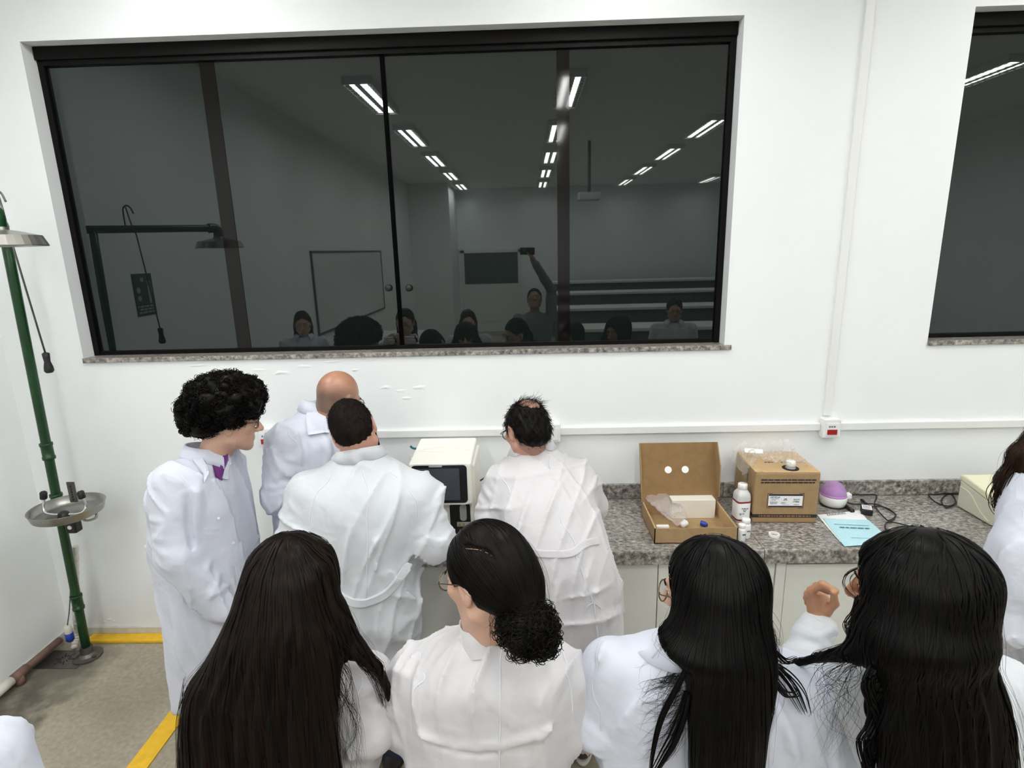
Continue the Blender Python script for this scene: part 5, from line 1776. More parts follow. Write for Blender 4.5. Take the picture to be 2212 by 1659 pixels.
for pts_ in ([F3(718, 1005, -.05), F3(690, 1035, -.1), F3(668, 1080, -.12), F3(668, 1130, -.12)], [F3(845, 1005, -.05), F3(885, 1035, -.1), F3(905, 1080, -.12), F3(908, 1125, -.12)]):
    seam(coat3, St, pts_, .0022, 'armhole_seam')
strap(coat3, St, [F3(690, 1262), F3(715, 1284), F3(760, 1302), F3(800, 1302), F3(850, 1282), F3(885, 1255), F3(900, 1236, -.1)], .017, .006, 'half_belt', 'coat_cotton')
c_nk = at(776, 976, Y3 + .045)
collar(coat3, St, c_nk, Rot(2, 16, -8), .066, .068, .014, .030, .026, 'coat_cotton', 40)
Sb = Sdf()
w3_ = head_sdf(Sb, hc3, R3, 1.0, at(776, 992, Y3 + .06), (.055, .057))
Sb.loft([(zz, x, y, a * .78, b * .75) for zz, x, y, a, b in rows3[:-3]], .03)
arm_body(Sb, sA, eA, wA); arm_body(Sb, sB, eB, wB)
hand_sdf(Sb, wA, (.3, 1, .1), (.2, 0, -1), -1, .5); hand_sdf(Sb, wB, (-.3, 1, .1), (-.2, 0, -1), 1, .5)
hx3 = at(785, 1300, Y3)[0]
fe = [(hx3 - .10, 2.12), (at(852, 1630, 2.1)[0], 2.10)]
legs_of(Sb, (hx3 - .09, Y3, .8), (hx3 + .09, Y3, .8), (*fe[0], .1), (*fe[1], .1), (.07, .05, .04))
body_mesh(p3, Sb, hbox(hc3), [], 'skin_pink')
lower_body(p3, (hx3, Y3), fe, 'denim_dark', 'shoe_black', 'shoe_black', 0, .78, (.09, .068, .064), .045)
Sh = Sdf()
wl_ = lambda *p: hc3 + R3 @ A3(*p)
Sh.ell(wl_(0, -.014, .030), (.082, .104, .097), 0, R3); Sh.ell(wl_(0, -.055, -.02), (.066, .056, .062), .03, R3)
Sh.ell(wl_(0, .085, -.03), (.10, .085, .09), .008, R3, 's')
for x in (-1, 1): Sh.ell(wl_(x * .088, .01, -.028), (.03, .035, .045), .008, R3, 's')
Sh.noise(.0016, 160, 5)
hair3 = obj('cropped_hair', isosurface(Sh, .0045), 'hair_crop', p3, True)
pts, nrm = surf_pts(Sh, 2600, wl_(0, -.02, .02), (.1, .1, .1), 9, -.001)
q_ = (pts - hc3) @ R3
dn = -R3[:, 2] * .7 - R3[:, 1] * .5
t_ = np.linspace(0, 1, 4)[None, :, None]
tip = dn - nrm * (nrm @ dn)[:, None]
P_ = pts[:, None] + t_ * (tip * .010 + nrm * .0045)[:, None] + np.random.default_rng(3).normal(size=(len(pts), 1, 3)) * t_ * .0012
obj('hair_strands', tubes_np(P_, .0006, 3), 'hair_crop', hair3, True, kind='stuff')
Sg = Sdf()
Sg.ell(wl_(0, .045, -.062), (.064, .062, .060), 0, R3); Sg.ell(wl_(0, .03, -.02), (.08, .09, .032), .01, R3, 's'); Sg.ell(wl_(0, -.03, -.09), (.08, .06, .07), .01, R3, 's')
for x in (-1, 1): Sg.cone(wl_(x * .072, .006, -.012), wl_(x * .058, .03, -.08), .009, .013, .012)
Sg.noise(.0016, 170, 7)
obj('beard', isosurface(Sg, .005), 'hair_black', p3, True)
face_details(p3, w3_, 1.0)

# ---------------------------------------------------------------- 4 balding man bending over the bench
Y4 = 2.08
hc4 = at(1137, 928, 2.30); R4 = Rot(34, 30, 6)
p4 = person((at(1240, 1400, Y4)[0], Y4 + .06), 'heavy balding man with dark hair and glasses bending over the bench in a white coat')
rows4 = [W_(1560, 1172, 1345, Y4 + .04, .15), W_(1480, 1164, 1348, Y4 + .02, .17), W_(1400, 1156, 1346, Y4, .18), W_(1310, 1140, 1341, Y4, .19), W_(1240, 1122, 1333, Y4 + .01, .19), W_(1180, 1106, 1314, Y4 + .03, .19),
         W_(1120, 1085, 1298, Y4 + .07, .19), W_(1065, 1072, 1276, Y4 + .12, .18), W_(1020, 1080, 1248, Y4 + .17, .15), W_(990, 1098, 1222, Y4 + .20, .11), W_(970, 1118, 1200, Y4 + .22, .07), W_(958, 1135, 1185, Y4 + .23, .05)]
St = Sdf()
St.loft(rows4, 0, 2.3, .03)
sA = at(1088, 1045, Y4 + .16); eA = at(1070, 1118, Y4 + .12); wA = at(1062, 1100, Y4 + .38)
sB = at(1245, 1035, Y4 + .20); eB = at(1278, 1092, Y4 + .26); wB = at(1240, 1070, Y4 + .52)
sleeve(St, [sA, eA, wA], [.082, .076, .055], .04, 9, 31, .008)
sleeve(St, [sB, eB, wB], [.085, .07, .055], .05, 4, 32, .006)
F4 = lambda x, y, o=-.18: at(x, y, Y4 + o)
for a_, b_, h_, w_ in ((F4(1095, 1125), F4(1160, 1065, -.1), -.012, .013), (F4(1100, 1035, .0), F4(1130, 1025, 0), .006, .010), (F4(1100, 1050, 0), F4(1135, 1045, 0), .006, .010), (F4(1105, 1068, -.05), F4(1140, 1060, -.05), .006, .010),
                       (F4(1130, 1165), F4(1220, 1180), .008, .014), (F4(1120, 1150), F4(1200, 1165), -.007, .012), (F4(1200, 1205), F4(1300, 1170), .009, .014), (F4(1170, 1225), F4(1240, 1210), -.008, .012), (F4(1200, 1235), F4(1270, 1215), .008, .012),
                       (F4(1260, 1190), F4(1318, 1165), -.008, .011), (F4(1200, 1260), F4(1190, 1420), .008, .022), (F4(1290, 1260), F4(1300, 1470), .007, .02), (F4(1240, 1300), F4(1235, 1380), -.007, .016), (F4(1320, 1220), F4(1330, 1400), .006, .016)):
    St.fold(a_, b_, h_, w_)
St.noise(.002, 20, 9).wrinkle(.013, .085, 90)
coat4 = obj('lab_coat', isosurface(St, .007), 'coat_warm', p4, True)
seam(coat4, St, [F4(1190, 970, .2), F4(1213, 1030), F4(1235, 1110), F4(1247, 1165), F4(1262, 1230), F4(1280, 1300)], .0026, 'back_seam')
seam(coat4, St, [F4(1075, 1020, .1), F4(1095, 1060, 0), F4(1102, 1105, -.05)], .0022, 'armhole_seam')
strap(coat4, St, [F4(1118, 1196), F4(1170, 1200), F4(1230, 1188), F4(1290, 1168), F4(1312, 1156, -.1)], .014, .004, 'half_belt', 'coat_warm')
seam(coat4, St, [F4(1283, 1300), F4(1292, 1380), F4(1296, 1480)], .004, 'back_vent')
obj('vent_tuck', merge(*[tube(St.project(smooth_path([F4(1283, 1302), F4(1283 + dx_, 1302 + dy_)], 4), .000), [.003, .0025, .002, .0015, .001][:5], 6) for dx_, dy_ in ((-24, 14), (18, 14), (-14, -6))]), 'coat_warm', coat4, True)
cn4 = at(1150, 962, Y4 + .225)
collar(coat4, St, cn4, Rot(22, 28, 4), .066, .068, .016, .034, .026, 'coat_warm', 36)
Sb = Sdf()
w4_ = head_sdf(Sb, hc4, R4, 1.03, at(1152, 985, Y4 + .23), (.060, .060))
Sb.loft([(zz, x, y, a * .8, b * .75) for zz, x, y, a, b in rows4[:-3]], .03)
arm_body(Sb, sA, eA, wA); arm_body(Sb, sB, eB, wB)
hand_sdf(Sb, wA, (-.2, .8, .3), (.6, 0, -.6), -1, .55); hand_sdf(Sb, wB, (-.5, .6, -.1), (-.2, 0, -1), 1, .5)
hx4 = at(1240, 1400, Y4)[0]
fe = [(hx4 - .10, 2.24), (at(1258, 1585, 2.2)[0], 2.16)]
legs_of(Sb, (hx4 - .09, Y4, .8), (hx4 + .09, Y4, .8), (*fe[0], .1), (*fe[1], .1), (.07, .05, .04))
body_mesh(p4, Sb, hbox(hc4), [(wA - .12, wA + .14)], 'skin_pink', lambda V: (lambda q: np.clip((.02 - q[:, 2]) * 12, 0, .5) * (q[:, 2] < .03) * (q[:, 1] < -.02) + .5 * (q[:, 2] > .05))((V - hc4) @ R4))
lower_body(p4, (hx4, Y4 + .02), fe, 'denim_light', 'shoe_brown', 'shoe_white', 0, .78, (.095, .075, .066), .085)
Sv = Sdf(); wn = lambda *p: cn4 + Rot(22, 30, 4) @ A3(*p)
obj('navy_shirt', tube([wn(.069 * math.cos(a), .071 * math.sin(a), .020) for a in np.radians(np.linspace(120, 420, 26))], .004, 8), 'shirt_navy', p4, True)
glasses(p4, w4_, 1.03, 'spectacle_black')
face_details(p4, w4_, 1.03)
wl_ = lambda *p: hc4 + R4 @ A3(*p) * 1.03
Sh = Sdf()
Sh.ell(wl_(0, -.016, .026), (.086, .106, .096), 0, R4); Sh.ell(wl_(0, -.06, -.03), (.074, .058, .062), .03, R4)
Sh.ell(wl_(0, .095, -.04), (.11, .085, .10), .01, R4, 's')
Sh.ell(wl_(.0, -.082, .102), (.042, .050, .044), .014, R4, 's')
for x in (-1, 1): Sh.ell(wl_(x * .092, .016, -.03), (.034, .036, .048), .008, R4, 's')
Sh.noise(.0025, 110, 5)
hair4 = obj('thinning_hair', isosurface(Sh, .005), 'hair_black', p4, True)
pts, nrm = surf_pts(Sh, 1400, wl_(0, -.02, .02), (.1, .1, .1), 19, -.001)
g_ = np.random.default_rng(5)
dn = -R4[:, 2] * .8 - R4[:, 1] * .4
tip = dn - nrm * (nrm @ dn)[:, None]
t_ = np.linspace(0, 1, 6)[None, :, None]
P_ = pts[:, None] + t_ * (tip * .026 + nrm * .006)[:, None] + g_.normal(size=(len(pts), 1, 3)) * t_ * .006 + nrm[:, None] * np.sin(t_ * 3) * .003
sp, sn = surf_pts(Sb, 420, wl_(0, -.04, .10), (.05, .07, .04), 23, .001, lambda P: ((P - hc4) @ R4[:, 2]) > .080)
t2 = np.linspace(0, 1, 6)[None, :, None]
P2_ = sp[:, None] + t2 * (sn * .007 + g_.normal(size=(len(sp), 3)) * .012 - R4[:, 1] * .022 + R4[:, 0] * .012)[:, None] - sn[:, None] * .006 * t2 ** 2
obj('hair_strands', cat(tubes_np(P_, .0008, 3), tubes_np(P2_, .0006, 3)), 'hair_black', hair4, True, kind='stuff')

# ================================================================== THE FRONT ROW, SEEN FROM BEHIND
def coat_tail(x, y, w=.205, d=.15):
    """skirt of a coat below the frame"""
    return [(.52, x, y, w, d), (.75, x, y, w * .98, d * .98), (.95, x, y, w * .93, d * .92)]


def comb(hair_obj, S, V, n, seed, steps=26, step=.011, width=.0042, off=(-.001, .003), dir0=None, wave=0., wfreq=30., material='hair_black', name='hair_strands', fly=120, target=None, grav=.35, zmin=None):
    """lay combed locks over a hair mass and let a few hairs stand away"""
    g = np.random.default_rng(seed)
    if zmin is not None: V = V[V[:, 2] > zmin]
    P0 = V[g.choice(len(V), n)] + g.normal(size=(n, 3)) * .003
    d0 = np.tile(np.array([0, -.4, -1.]) if dir0 is None else np.array(dir0), (n, 1)) + g.normal(size=(n, 3)) * .12
    P, N = flow(S, P0, d0, steps, step, g.uniform(off[0], off[1], n), grav, wave, wfreq, seed, target)
    geos = [ribbons(P, N, g.uniform(width * .5, width * 1.3, n))]
    if fly:
        k = g.choice(n, fly)
        a = P[k] + N[k] * (g.uniform(.001, .010, fly)[:, None] * np.sin(np.linspace(0, 3.1, steps))[None])[..., None] + g.normal(size=(fly, 1, 3)) * np.linspace(0, .012, steps)[None, :, None]
        geos.append(tubes_np(a, .00035, 3))
    return obj(name, cat(*geos), material, hair_obj, True, kind='stuff')


def lock(pts, r0, r1, n=5, spread=.006, seed=0, wave=0., per=9):
    """a loose tress: several thin tapered tubes following one path"""
    g = np.random.default_rng(seed)
    C = smooth_path(pts, per)
    T = len(C); t = np.linspace(0, 1, T)
    P = []
    for i in range(n):
        o = g.normal(size=3) * spread
        w = np.stack([np.sin(t * wave + g.uniform(-.4, .4)) * spread, np.cos(t * wave + 1) * spread * .6, 0 * t], 1) if wave else 0
        P.append(C + o * (.4 + .6 * np.sin(t * 2.6 + .3))[:, None] + w)
    r = np.linspace(r0, r1, 2)
    return tubes_np(np.array(P), g.uniform(min(r0, r1), max(r0, r1), n), 5, .2)


# ---------------------------------------------------------------- 5 woman with very long straight brown hair
YA = 1.15
hcA = at(634, 1268, YA); RA = Rot(-4, 8, -3)
pA = person((at(630, 1600, YA)[0], 1.17), 'woman seen from behind with very long straight dark brown hair, leftmost of the front row')
St = Sdf()
xa = at(628, 1500, 1.17)[0]
rowsA = coat_tail(xa, 1.17) + [W_(1640, 458, 812, 1.17, .125), W_(1560, 456, 822, 1.17, .125), W_(1490, 486, 815, 1.18, .115), W_(1445, 530, 775, 1.17, .095), W_(1415, 545, 715, 1.16, .07), W_(1395, 580, 690, 1.16, .05)]
St.loft(rowsA, 0, 2.35, .03)
sA, eA, wA = at(792, 1470, 1.17), at(800, 1572, 1.13), at(735, 1560, 1.40)
sB, eB, wB = at(506, 1490, 1.20), at(470, 1610, 1.18), at(520, 1590, 1.42)
sleeve(St, [sA, eA, wA], [.064, .058, .046], .04, 6, 41, .006); sleeve(St, [sB, eB, wB], [.064, .058, .046], .04, 3, 42, .006)
FA = lambda x, y, o=-.12: at(x, y, 1.17 + o)
for a_, b_, h_, w_ in ((FA(745, 1450), FA(760, 1560), -.007, .010), (FA(775, 1500, -.08), FA(812, 1490, -.06), .006, .009), (FA(770, 1600, -.08), FA(815, 1590, -.06), -.010, .010), (FA(740, 1590), FA(760, 1690), .008, .014), (FA(770, 1625), FA(800, 1720), .007, .012)):
    St.fold(a_, b_, h_, w_)
St.noise(.0018, 26, 13).wrinkle(.0085, .075, 130)
coatA = obj('lab_coat', isosurface(St, .0075), 'coat_warm', pA, True)
seam(coatA, St, [at(770, 1420, 1.1), at(778, 1470, 1.06), at(770, 1530, 1.06), at(765, 1590, 1.06)], .0016, 'armhole_seam')
Sb = Sdf()
wA_ = head_sdf(Sb, hcA, RA, .95, at(632, 1410, 1.15), (.046, .052))
Sb.loft([(zz, x, y, a * .8, b * .75) for zz, x, y, a, b in rowsA[2:-1]], .03)
arm_body(Sb, sA, eA, wA, (.042, .036, .026)); arm_body(Sb, sB, eB, wB, (.042, .036, .026))
hand_sdf(Sb, wA, (-.4, .9, .1), (0, 0, -1), 1, .5, .9); hand_sdf(Sb, wB, (.4, .9, .1), (0, 0, -1), -1, .5, .9)
fe = [(xa - .09, 1.2), (xa + .09, 1.2)]
legs_of(Sb, (xa - .08, 1.17, .75), (xa + .08, 1.17, .75), (*fe[0], .1), (*fe[1], .1), (.06, .045, .036))
body_mesh(pA, Sb, hbox(hcA), [], 'skin_fair')
lower_body(pA, (xa, 1.17), fe, 'denim_dark', 'shoe_white', 'shoe_white', 0, .74, (.08, .058, .05))
Sh = Sdf()
wl = lambda *p: hcA + RA @ A3(*p) * .95
Sh.ell(wl(0, -.014, .028), (.094, .110, .104), 0, RA)
Sh.loft([W_(1215, 565, 708, 1.13, .085), W_(1260, 531, 717, 1.12, .105), W_(1310, 508, 723, 1.10, .108), W_(1360, 484, 732, 1.08, .10), W_(1420, 452, 735, 1.06, .085), W_(1480, 412, 726, 1.04, .07), W_(1540, 398, 722, 1.02, .055), W_(1610, 394, 724, 1.01, .05), W_(1700, 394, 732, 1.0, .045), W_(1790, 410, 728, .99, .035)], .035, 2.2, .02)
Sh.cone(at(715, 1330, 1.12), at(768, 1398, 1.10), .034, .018, .03); Sh.cone(at(768, 1398, 1.10), at(815, 1440, 1.10), .017, .011, .012); Sh.cone(at(815, 1440, 1.10), at(840, 1490, 1.12), .010, .007, .008); Sh.cone(at(840, 1490, 1.12), at(850, 1580, 1.16), .007, .004, .006)
for i in range(16):
    x0 = 420 + i * 19
    Sh.fold(at(520 + i * 12, 1330, 1.0), at(x0, 1560, .97), .006 * (1 if i % 2 else -1), .014)
    Sh.fold(at(x0, 1560, .97), at(x0 + 2, 1720, .95), .006 * (1 if i % 2 else -1), .014)
V_, F_ = isosurface(Sh, .0065)
hairA = obj('long_hair', (V_, F_), 'hair_brown', pA, True)
comb(hairA, Sh, V_, 2300, 50, 30, .012, .0045, material='hair_brown', fly=220)
gx_ = np.random.default_rng(6)
fl_ = [smooth_path([at(715 + gx_.uniform(-6, 6), 1400 + gx_.uniform(-40, 30), 1.04), at(735 + gx_.uniform(-15, 30), 1470 + gx_.uniform(-20, 20), 1.035), at(745 + gx_.uniform(-25, 35), 1560 + gx_.uniform(-20, 20), 1.035), at(755 + gx_.uniform(-30, 40), 1640 + gx_.uniform(-20, 60), 1.03)], 7) for _ in range(46)]
fl_ += [smooth_path([at(740 + gx_.uniform(-8, 20), 1395 + gx_.uniform(-6, 10), 1.07), at(785 + gx_.uniform(-10, 10), 1440 + gx_.uniform(-10, 10), 1.05), at(822 + gx_.uniform(-15, 8), 1480 + gx_.uniform(-16, 10), 1.08), at(838 + gx_.uniform(-10, 6), 1540 + gx_.uniform(-10, 40), 1.14)], 7) for _ in range(40)]
fl_ += [smooth_path([at(395 + gx_.uniform(0, 6), 1480 + gx_.uniform(-20, 20), 1.03), at(388 + gx_.uniform(-8, 4), 1560, 1.02), at(386 + gx_.uniform(-8, 6), 1690, 1.0)], 11)[:22] for _ in range(10)]
obj('loose_hairs', tubes_np(np.array([f[:22] for f in fl_]), .0005, 3), 'hair_brown', hairA, True, kind='stuff')

# ---------------------------------------------------------------- 6 woman with a low curly bun
YB_ = 1.15
hcB = at(1050, 1247, YB_); RB = Rot(52, 22, 6)
pB = person((at(1050, 1600, YB_)[0], 1.17), 'woman with dark hair in a low curly bun and clear glasses, white coat')
St = Sdf()
xb = at(1052, 1500, 1.17)[0]
rowsB = coat_tail(xb, 1.18) + [W_(1700, 884, 1206, 1.17, .125), W_(1640, 882, 1212, 1.17, .13), W_(1580, 872, 1228, 1.17, .13), W_(1500, 868, 1238, 1.17, .13), W_(1440, 876, 1236, 1.165, .12), W_(1410, 905, 1216, 1.16, .10), W_(1392, 950, 1170, 1.155, .075), W_(1376, 995, 1112, 1.15, .055), W_(1360, 1005, 1098, 1.15, .05)]
St.loft(rowsB, 0, 2.5, .02)
sA, eA, wA = at(888, 1468, 1.17), at(868, 1560, 1.17), at(930, 1570, 1.44)
sB, eB, wB = at(1224, 1466, 1.17), at(1232, 1562, 1.17), at(1170, 1570, 1.44)
sleeve(St, [sA, eA, wA], [.060, .056, .046], .035, 6, 51, .006); sleeve(St, [sB, eB, wB], [.060, .054, .046], .035, 6, 52, .006)
FB = lambda x, y, o=-.125: at(x, y, 1.17 + o)
for a_, b_, h_, w_ in ((FB(885, 1590), FB(980, 1614), .009, .011), (FB(980, 1614), FB(1074, 1606), .009, .011), (FB(1085, 1606), FB(1170, 1590), .008, .010), (FB(1170, 1590), FB(1225, 1560), .009, .010), (FB(890, 1604), FB(1070, 1626), -.007, .010),
                       (FB(882, 1500), FB(925, 1494), .006, .008), (FB(882, 1540), FB(925, 1534), .006, .008), (FB(884, 1575), FB(910, 1572), .005, .008), (FB(1200, 1530), FB(1235, 1545), .006, .010), (FB(1010, 1420), FB(1060, 1432), .005, .010),
                       (FB(905, 1395, -.05), FB(960, 1402, -.05), .007, .010), (FB(930, 1385, -.02), FB(955, 1400, -.05), -.006, .008), (FB(1000, 1640), FB(1010, 1720), .006, .02), (FB(1130, 1640), FB(1140, 1720), .006, .02), (FB(1000, 1470), FB(960, 1560), .004, .03), (FB(1140, 1460), FB(1170, 1540), .004, .03)):
    St.fold(a_, b_, h_, w_)
St.noise(.0016, 22, 14).wrinkle(.0085, .075, 140)
coatB = obj('lab_coat', isosurface(St, .0065), 'coat_warm', pB, True)
seam(coatB, St, [FB(1076, 1412, -.04), FB(1079, 1470), FB(1081, 1550), FB(1079, 1620), FB(1078, 1700)], .0022, 'back_seam')
for pts_ in ([FB(912, 1400, 0), FB(885, 1430, -.08), FB(878, 1480, -.1), FB(880, 1540, -.1), FB(882, 1590, -.1)], [FB(1214, 1400, 0), FB(1238, 1430, -.08), FB(1240, 1480, -.08), FB(1238, 1540, -.08)]):
    seam(coatB, St, pts_, .002, 'armhole_seam')
# stand-up collar
cc = at(1048, 1372, 1.15)
n_ = 44; Vc = []
for rr_, zz_ in ((.054, -.035), (.0535, .0), (.055, .030), (.059, .031), (.0585, .0), (.060, -.03)):
    for i in range(n_):
        a = 2 * PI * i / n_
        Vc.append(cc + Rot(10, 14, 0) @ A3(rr_ * math.cos(a), rr_ * math.sin(a), zz_ + .004 * math.sin(3 * a)))
obj('collar', (np.array(Vc), [(j * n_ + i, j * n_ + (i + 1) % n_, (j + 1) * n_ + (i + 1) % n_, (j + 1) * n_ + i) for j in range(5) for i in range(n_)]), 'coat_warm', coatB, True)
Sb = Sdf()
wB_ = head_sdf(Sb, hcB, RB, .96, at(1046, 1392, 1.15), (.046, .050))
Sb.loft([(zz, x, y, a * .8, b * .75) for zz, x, y, a, b in rowsB[2:-3]], .03)
arm_body(Sb, sA, eA, wA, (.042, .036, .026)); arm_body(Sb, sB, eB, wB, (.042, .036, .026))
hand_sdf(Sb, wA, (.4, .9, .1), (0, 0, -1), -1, .5, .9); hand_sdf(Sb, wB, (-.4, .9, .1), (0, 0, -1), 1, .5, .9)
fe = [(xb - .09, 1.2), (xb + .09, 1.2)]
legs_of(Sb, (xb - .08, 1.17, .75), (xb + .08, 1.17, .75), (*fe[0], .1), (*fe[1], .1), (.06, .045, .036))
body_mesh(pB, Sb, hbox(hcB), [], 'skin_fair')
lower_body(pB, (xb, 1.18), fe, 'trouser_dark', 'shoe_white', 'shoe_white', 0, .74, (.08, .058, .05))
glasses(pB, wB_, .96, 'spectacle_metal', r=.025)
face_details(pB, wB_, .96)
wl = lambda *p: hcB + RB @ A3(*p) * .96
bun = at(1150, 1362, 1.04)
Sh = Sdf()
Sh.ell(wl(0, -.022, .030), (.084, .108, .100), 0, RB); Sh.ell(wl(.01, -.075, -.02), (.066, .058, .066), .04, RB)
Sh.cone(wl(.02, -.08, -.04), bun, .045, .034, .03)
Sh.ell(wl(0, .105, -.035), (.10, .085, .105), .012, RB, 's')
Sh.ell(wl(-.090, .012, -.036), (.032, .036, .046), .012, RB, 's'); Sh.ell(wl(.09, .012, -.03), (.03, .034, .045), .012, RB, 's')
pr = Sh.project(np.array([at(x, y, YB_ - .06) for x, y in ((986, 1178), (1004, 1181), (1022, 1184), (1040, 1190), (1056, 1196), (1070, 1206))]), 0)
for a_, b_ in zip(pr[:-1], pr[1:]): Sh.fold(a_, b_, -.0065, .004)
V_, F_ = isosurface(Sh, .0055)
hairB = obj('pinned_hair', (V_, F_), 'hair_black', pB, True)
comb(hairB, Sh, V_, 1500, 60, 20, .010, .0036, off=(-.0015, .0015), dir0=(.4, -.5, -.2), material='hair_black', fly=70, target=bun, grav=.3)
obj('hair_parting', tube(smooth_path(even(Sh.project(pr, .0007), 3), 3), np.interp(np.linspace(0, 1, 16), [0, .3, .7, 1], [.0006, .0015, .0011, .0004]), 6, flat=.5), 'skin_brown', hairB, True)
Su = Sdf()
gb = np.random.default_rng(12)
Su.ell(bun, (.050, .045, .048))
for i in range(26):
    d = gb.normal(size=3); d /= np.linalg.norm(d); Su.ball(bun + d * A3(.043, .040, .042), gb.uniform(.010, .017), .012)
Su.ball(at(1118, 1392, 1.0), .022, .015); Su.ball(at(1100, 1350, 1.05), .028, .03); Su.cone(at(1125, 1335, 1.06), bun, .03, .04, .02)
bo = obj('bun', isosurface(Su, .005), 'hair_black', pB, True)
pts, nrm = surf_pts(Su, 520, bun, (.06, .06, .06), 13, .001)
cu1 = curls(pts, nrm, .005, .012, .0013, 14, 1.3, 12)
Pc, Nc = flow(Su, pts[:260], np.cross(nrm[:260], A3(.3, 1, .2)), 14, .008, gb.uniform(-.001, .003, 260), .02)
obj('bun_curls', cat(cu1, ribbons(Pc, Nc, .003)), 'hair_black', bo, True, kind='stuff')
fr_ = []
for i in range(36):
    p_ = wl(-.045 + gb.uniform(-.02, .03), -.06 + gb.uniform(-.02, .02), -.075 + gb.uniform(-.02, .01))
    fr_.append(smooth_path([p_ + A3(.01, 0, .02), p_, p_ + gb.normal(size=3) * .008 + A3(0, -.004, -.015), p_ + gb.normal(size=3) * .012 + A3(0, -.006, -.03)], 5))
obj('wispy_hairs', tubes_np(np.array(fr_), .0005, 3), 'hair_black', hairB, True, kind='stuff')

# ---------------------------------------------------------------- 7 woman with long black hair
YC_ = 1.15
hcC = at(1536, 1280, YC_); RC = Rot(52, 14, 4)
pC = person((at(1540, 1600, YC_)[0], 1.17), 'woman with long straight black hair down her back and thin round glasses')
St = Sdf()
xc = at(1535, 1520, 1.17)[0]
rowsC = coat_tail(xc, 1.18, .22) + [W_(1660, 1296, 1784, 1.17, .13), W_(1580, 1288, 1780, 1.17, .13), W_(1500, 1290, 1765, 1.17, .13), W_(1445, 1312, 1725, 1.165, .115), W_(1408, 1352, 1672, 1.16, .09), W_(1386, 1400, 1630, 1.155, .065), W_(1370, 1450, 1600, 1.15, .05)]
St.loft(rowsC, 0, 2.4, .02)
sA, eA, wA = at(1316, 1440, 1.17), at(1282, 1555, 1.17), at(1340, 1580, 1.44)
sB, eB, wB = at(1735, 1495, 1.16), at(1785, 1610, 1.16), at(1730, 1590, 1.42)
sleeve(St, [sA, eA, wA], [.068, .062, .048], .035, 7, 61, .007); sleeve(St, [sB, eB, wB], [.068, .064, .048], .035, 5, 62, .007)
FC = lambda x, y, o=-.125: at(x, y, 1.17 + o)
for a_, b_, h_, w_ in ((FC(1308, 1380, 0), FC(1270, 1480, -.1), .008, .012), (FC(1280, 1440, -.08), FC(1276, 1560, -.1), -.008, .010), (FC(1360, 1450), FC(1400, 1600), .005, .03), (FC(1300, 1600), FC(1400, 1640), .007, .016), (FC(1680, 1520), FC(1730, 1650), .009, .016),
                       (FC(1720, 1520), FC(1790, 1640), -.008, .016), (FC(1690, 1500), FC(1650, 1640), .006, .014), (FC(1270, 1560, -.08), FC(1300, 1640), -.008, .012), (FC(1440, 1500), FC(1430, 1640), .005, .02)):
    St.fold(a_, b_, h_, w_)
St.noise(.002, 24, 15).wrinkle(.0085, .075, 150)
coatC = obj('lab_coat', isosurface(St, .007), 'coat_cool', pC, True)
seam(coatC, St, [FC(1330, 1368, .1), FC(1300, 1395, 0), FC(1278, 1450, -.08), FC(1272, 1530, -.1), FC(1288, 1600, -.1)], .002, 'armhole_seam')
collar(coatC, St, at(1530, 1376, 1.15), Rot(20, 18, 2), .062, .062, .015, .04, .06, 'coat_cool', 30)
Sb = Sdf()
wC_ = head_sdf(Sb, hcC, RC, .97, at(1535, 1410, 1.15), (.046, .052))
Sb.loft([(zz, x, y, a * .8, b * .75) for zz, x, y, a, b in rowsC[2:-2]], .03)
arm_body(Sb, sA, eA, wA, (.042, .036, .026)); arm_body(Sb, sB, eB, wB, (.042, .036, .026))
hand_sdf(Sb, wA, (.4, .9, .1), (0, 0, -1), -1, .5, .9); hand_sdf(Sb, wB, (-.4, .9, .1), (0, 0, -1), 1, .5, .9)
fe = [(xc - .09, 1.2), (xc + .09, 1.2)]
legs_of(Sb, (xc - .08, 1.17, .75), (xc + .08, 1.17, .75), (*fe[0], .1), (*fe[1], .1), (.06, .045, .036))
body_mesh(pC, Sb, hbox(hcC), [], 'skin_fair')
lower_body(pC, (xc, 1.18), fe, 'denim_light', 'shoe_white', 'shoe_white', 0, .74, (.08, .058, .05))
glasses(pC, wC_, .97, 'spectacle_metal', r=.027)
face_details(pC, wC_, .97)
Sh = Sdf()
wl = lambda *p: hcC + RC @ A3(*p) * .97
Sh.ell(wl(0, -.020, .028), (.090, .112, .104), 0, RC)
Sh.loft([W_(1240, 1484, 1614, 1.13, .085), W_(1290, 1466, 1640, 1.12, .10), W_(1340, 1448, 1657, 1.10, .10), W_(1375, 1428, 1664, 1.08, .092), W_(1400, 1438, 1668, 1.065, .082), W_(1440, 1478, 1670, 1.05, .068), W_(1500, 1489, 1666, 1.03, .056), W_(1570, 1492, 1654, 1.01, .05), W_(1680, 1495, 1640, 1.0, .045), W_(1780, 1505, 1625, .99, .035)], .035, 2.2, .02)
Sh.ell(wl(0, .116, -.03), (.10, .082, .12), .012, RC, 's')
for i in range(13):
    x0 = 1500 + i * 12.5
    Sh.fold(at(1466 + i * 15, 1340, 1.0), at(x0, 1480, .97), .005 * (1 if i % 2 else -1), .012)
    Sh.fold(at(x0, 1480, .97), at(x0 - 6, 1720, .95), .005 * (1 if i % 2 else -1), .012)
V_, F_ = isosurface(Sh, .0065)
hairC = obj('long_hair', (V_, F_), 'hair_jet', pC, True)
comb(hairC, Sh, V_, 2000, 70, 28, .012, .0042, material='hair_jet', fly=200)
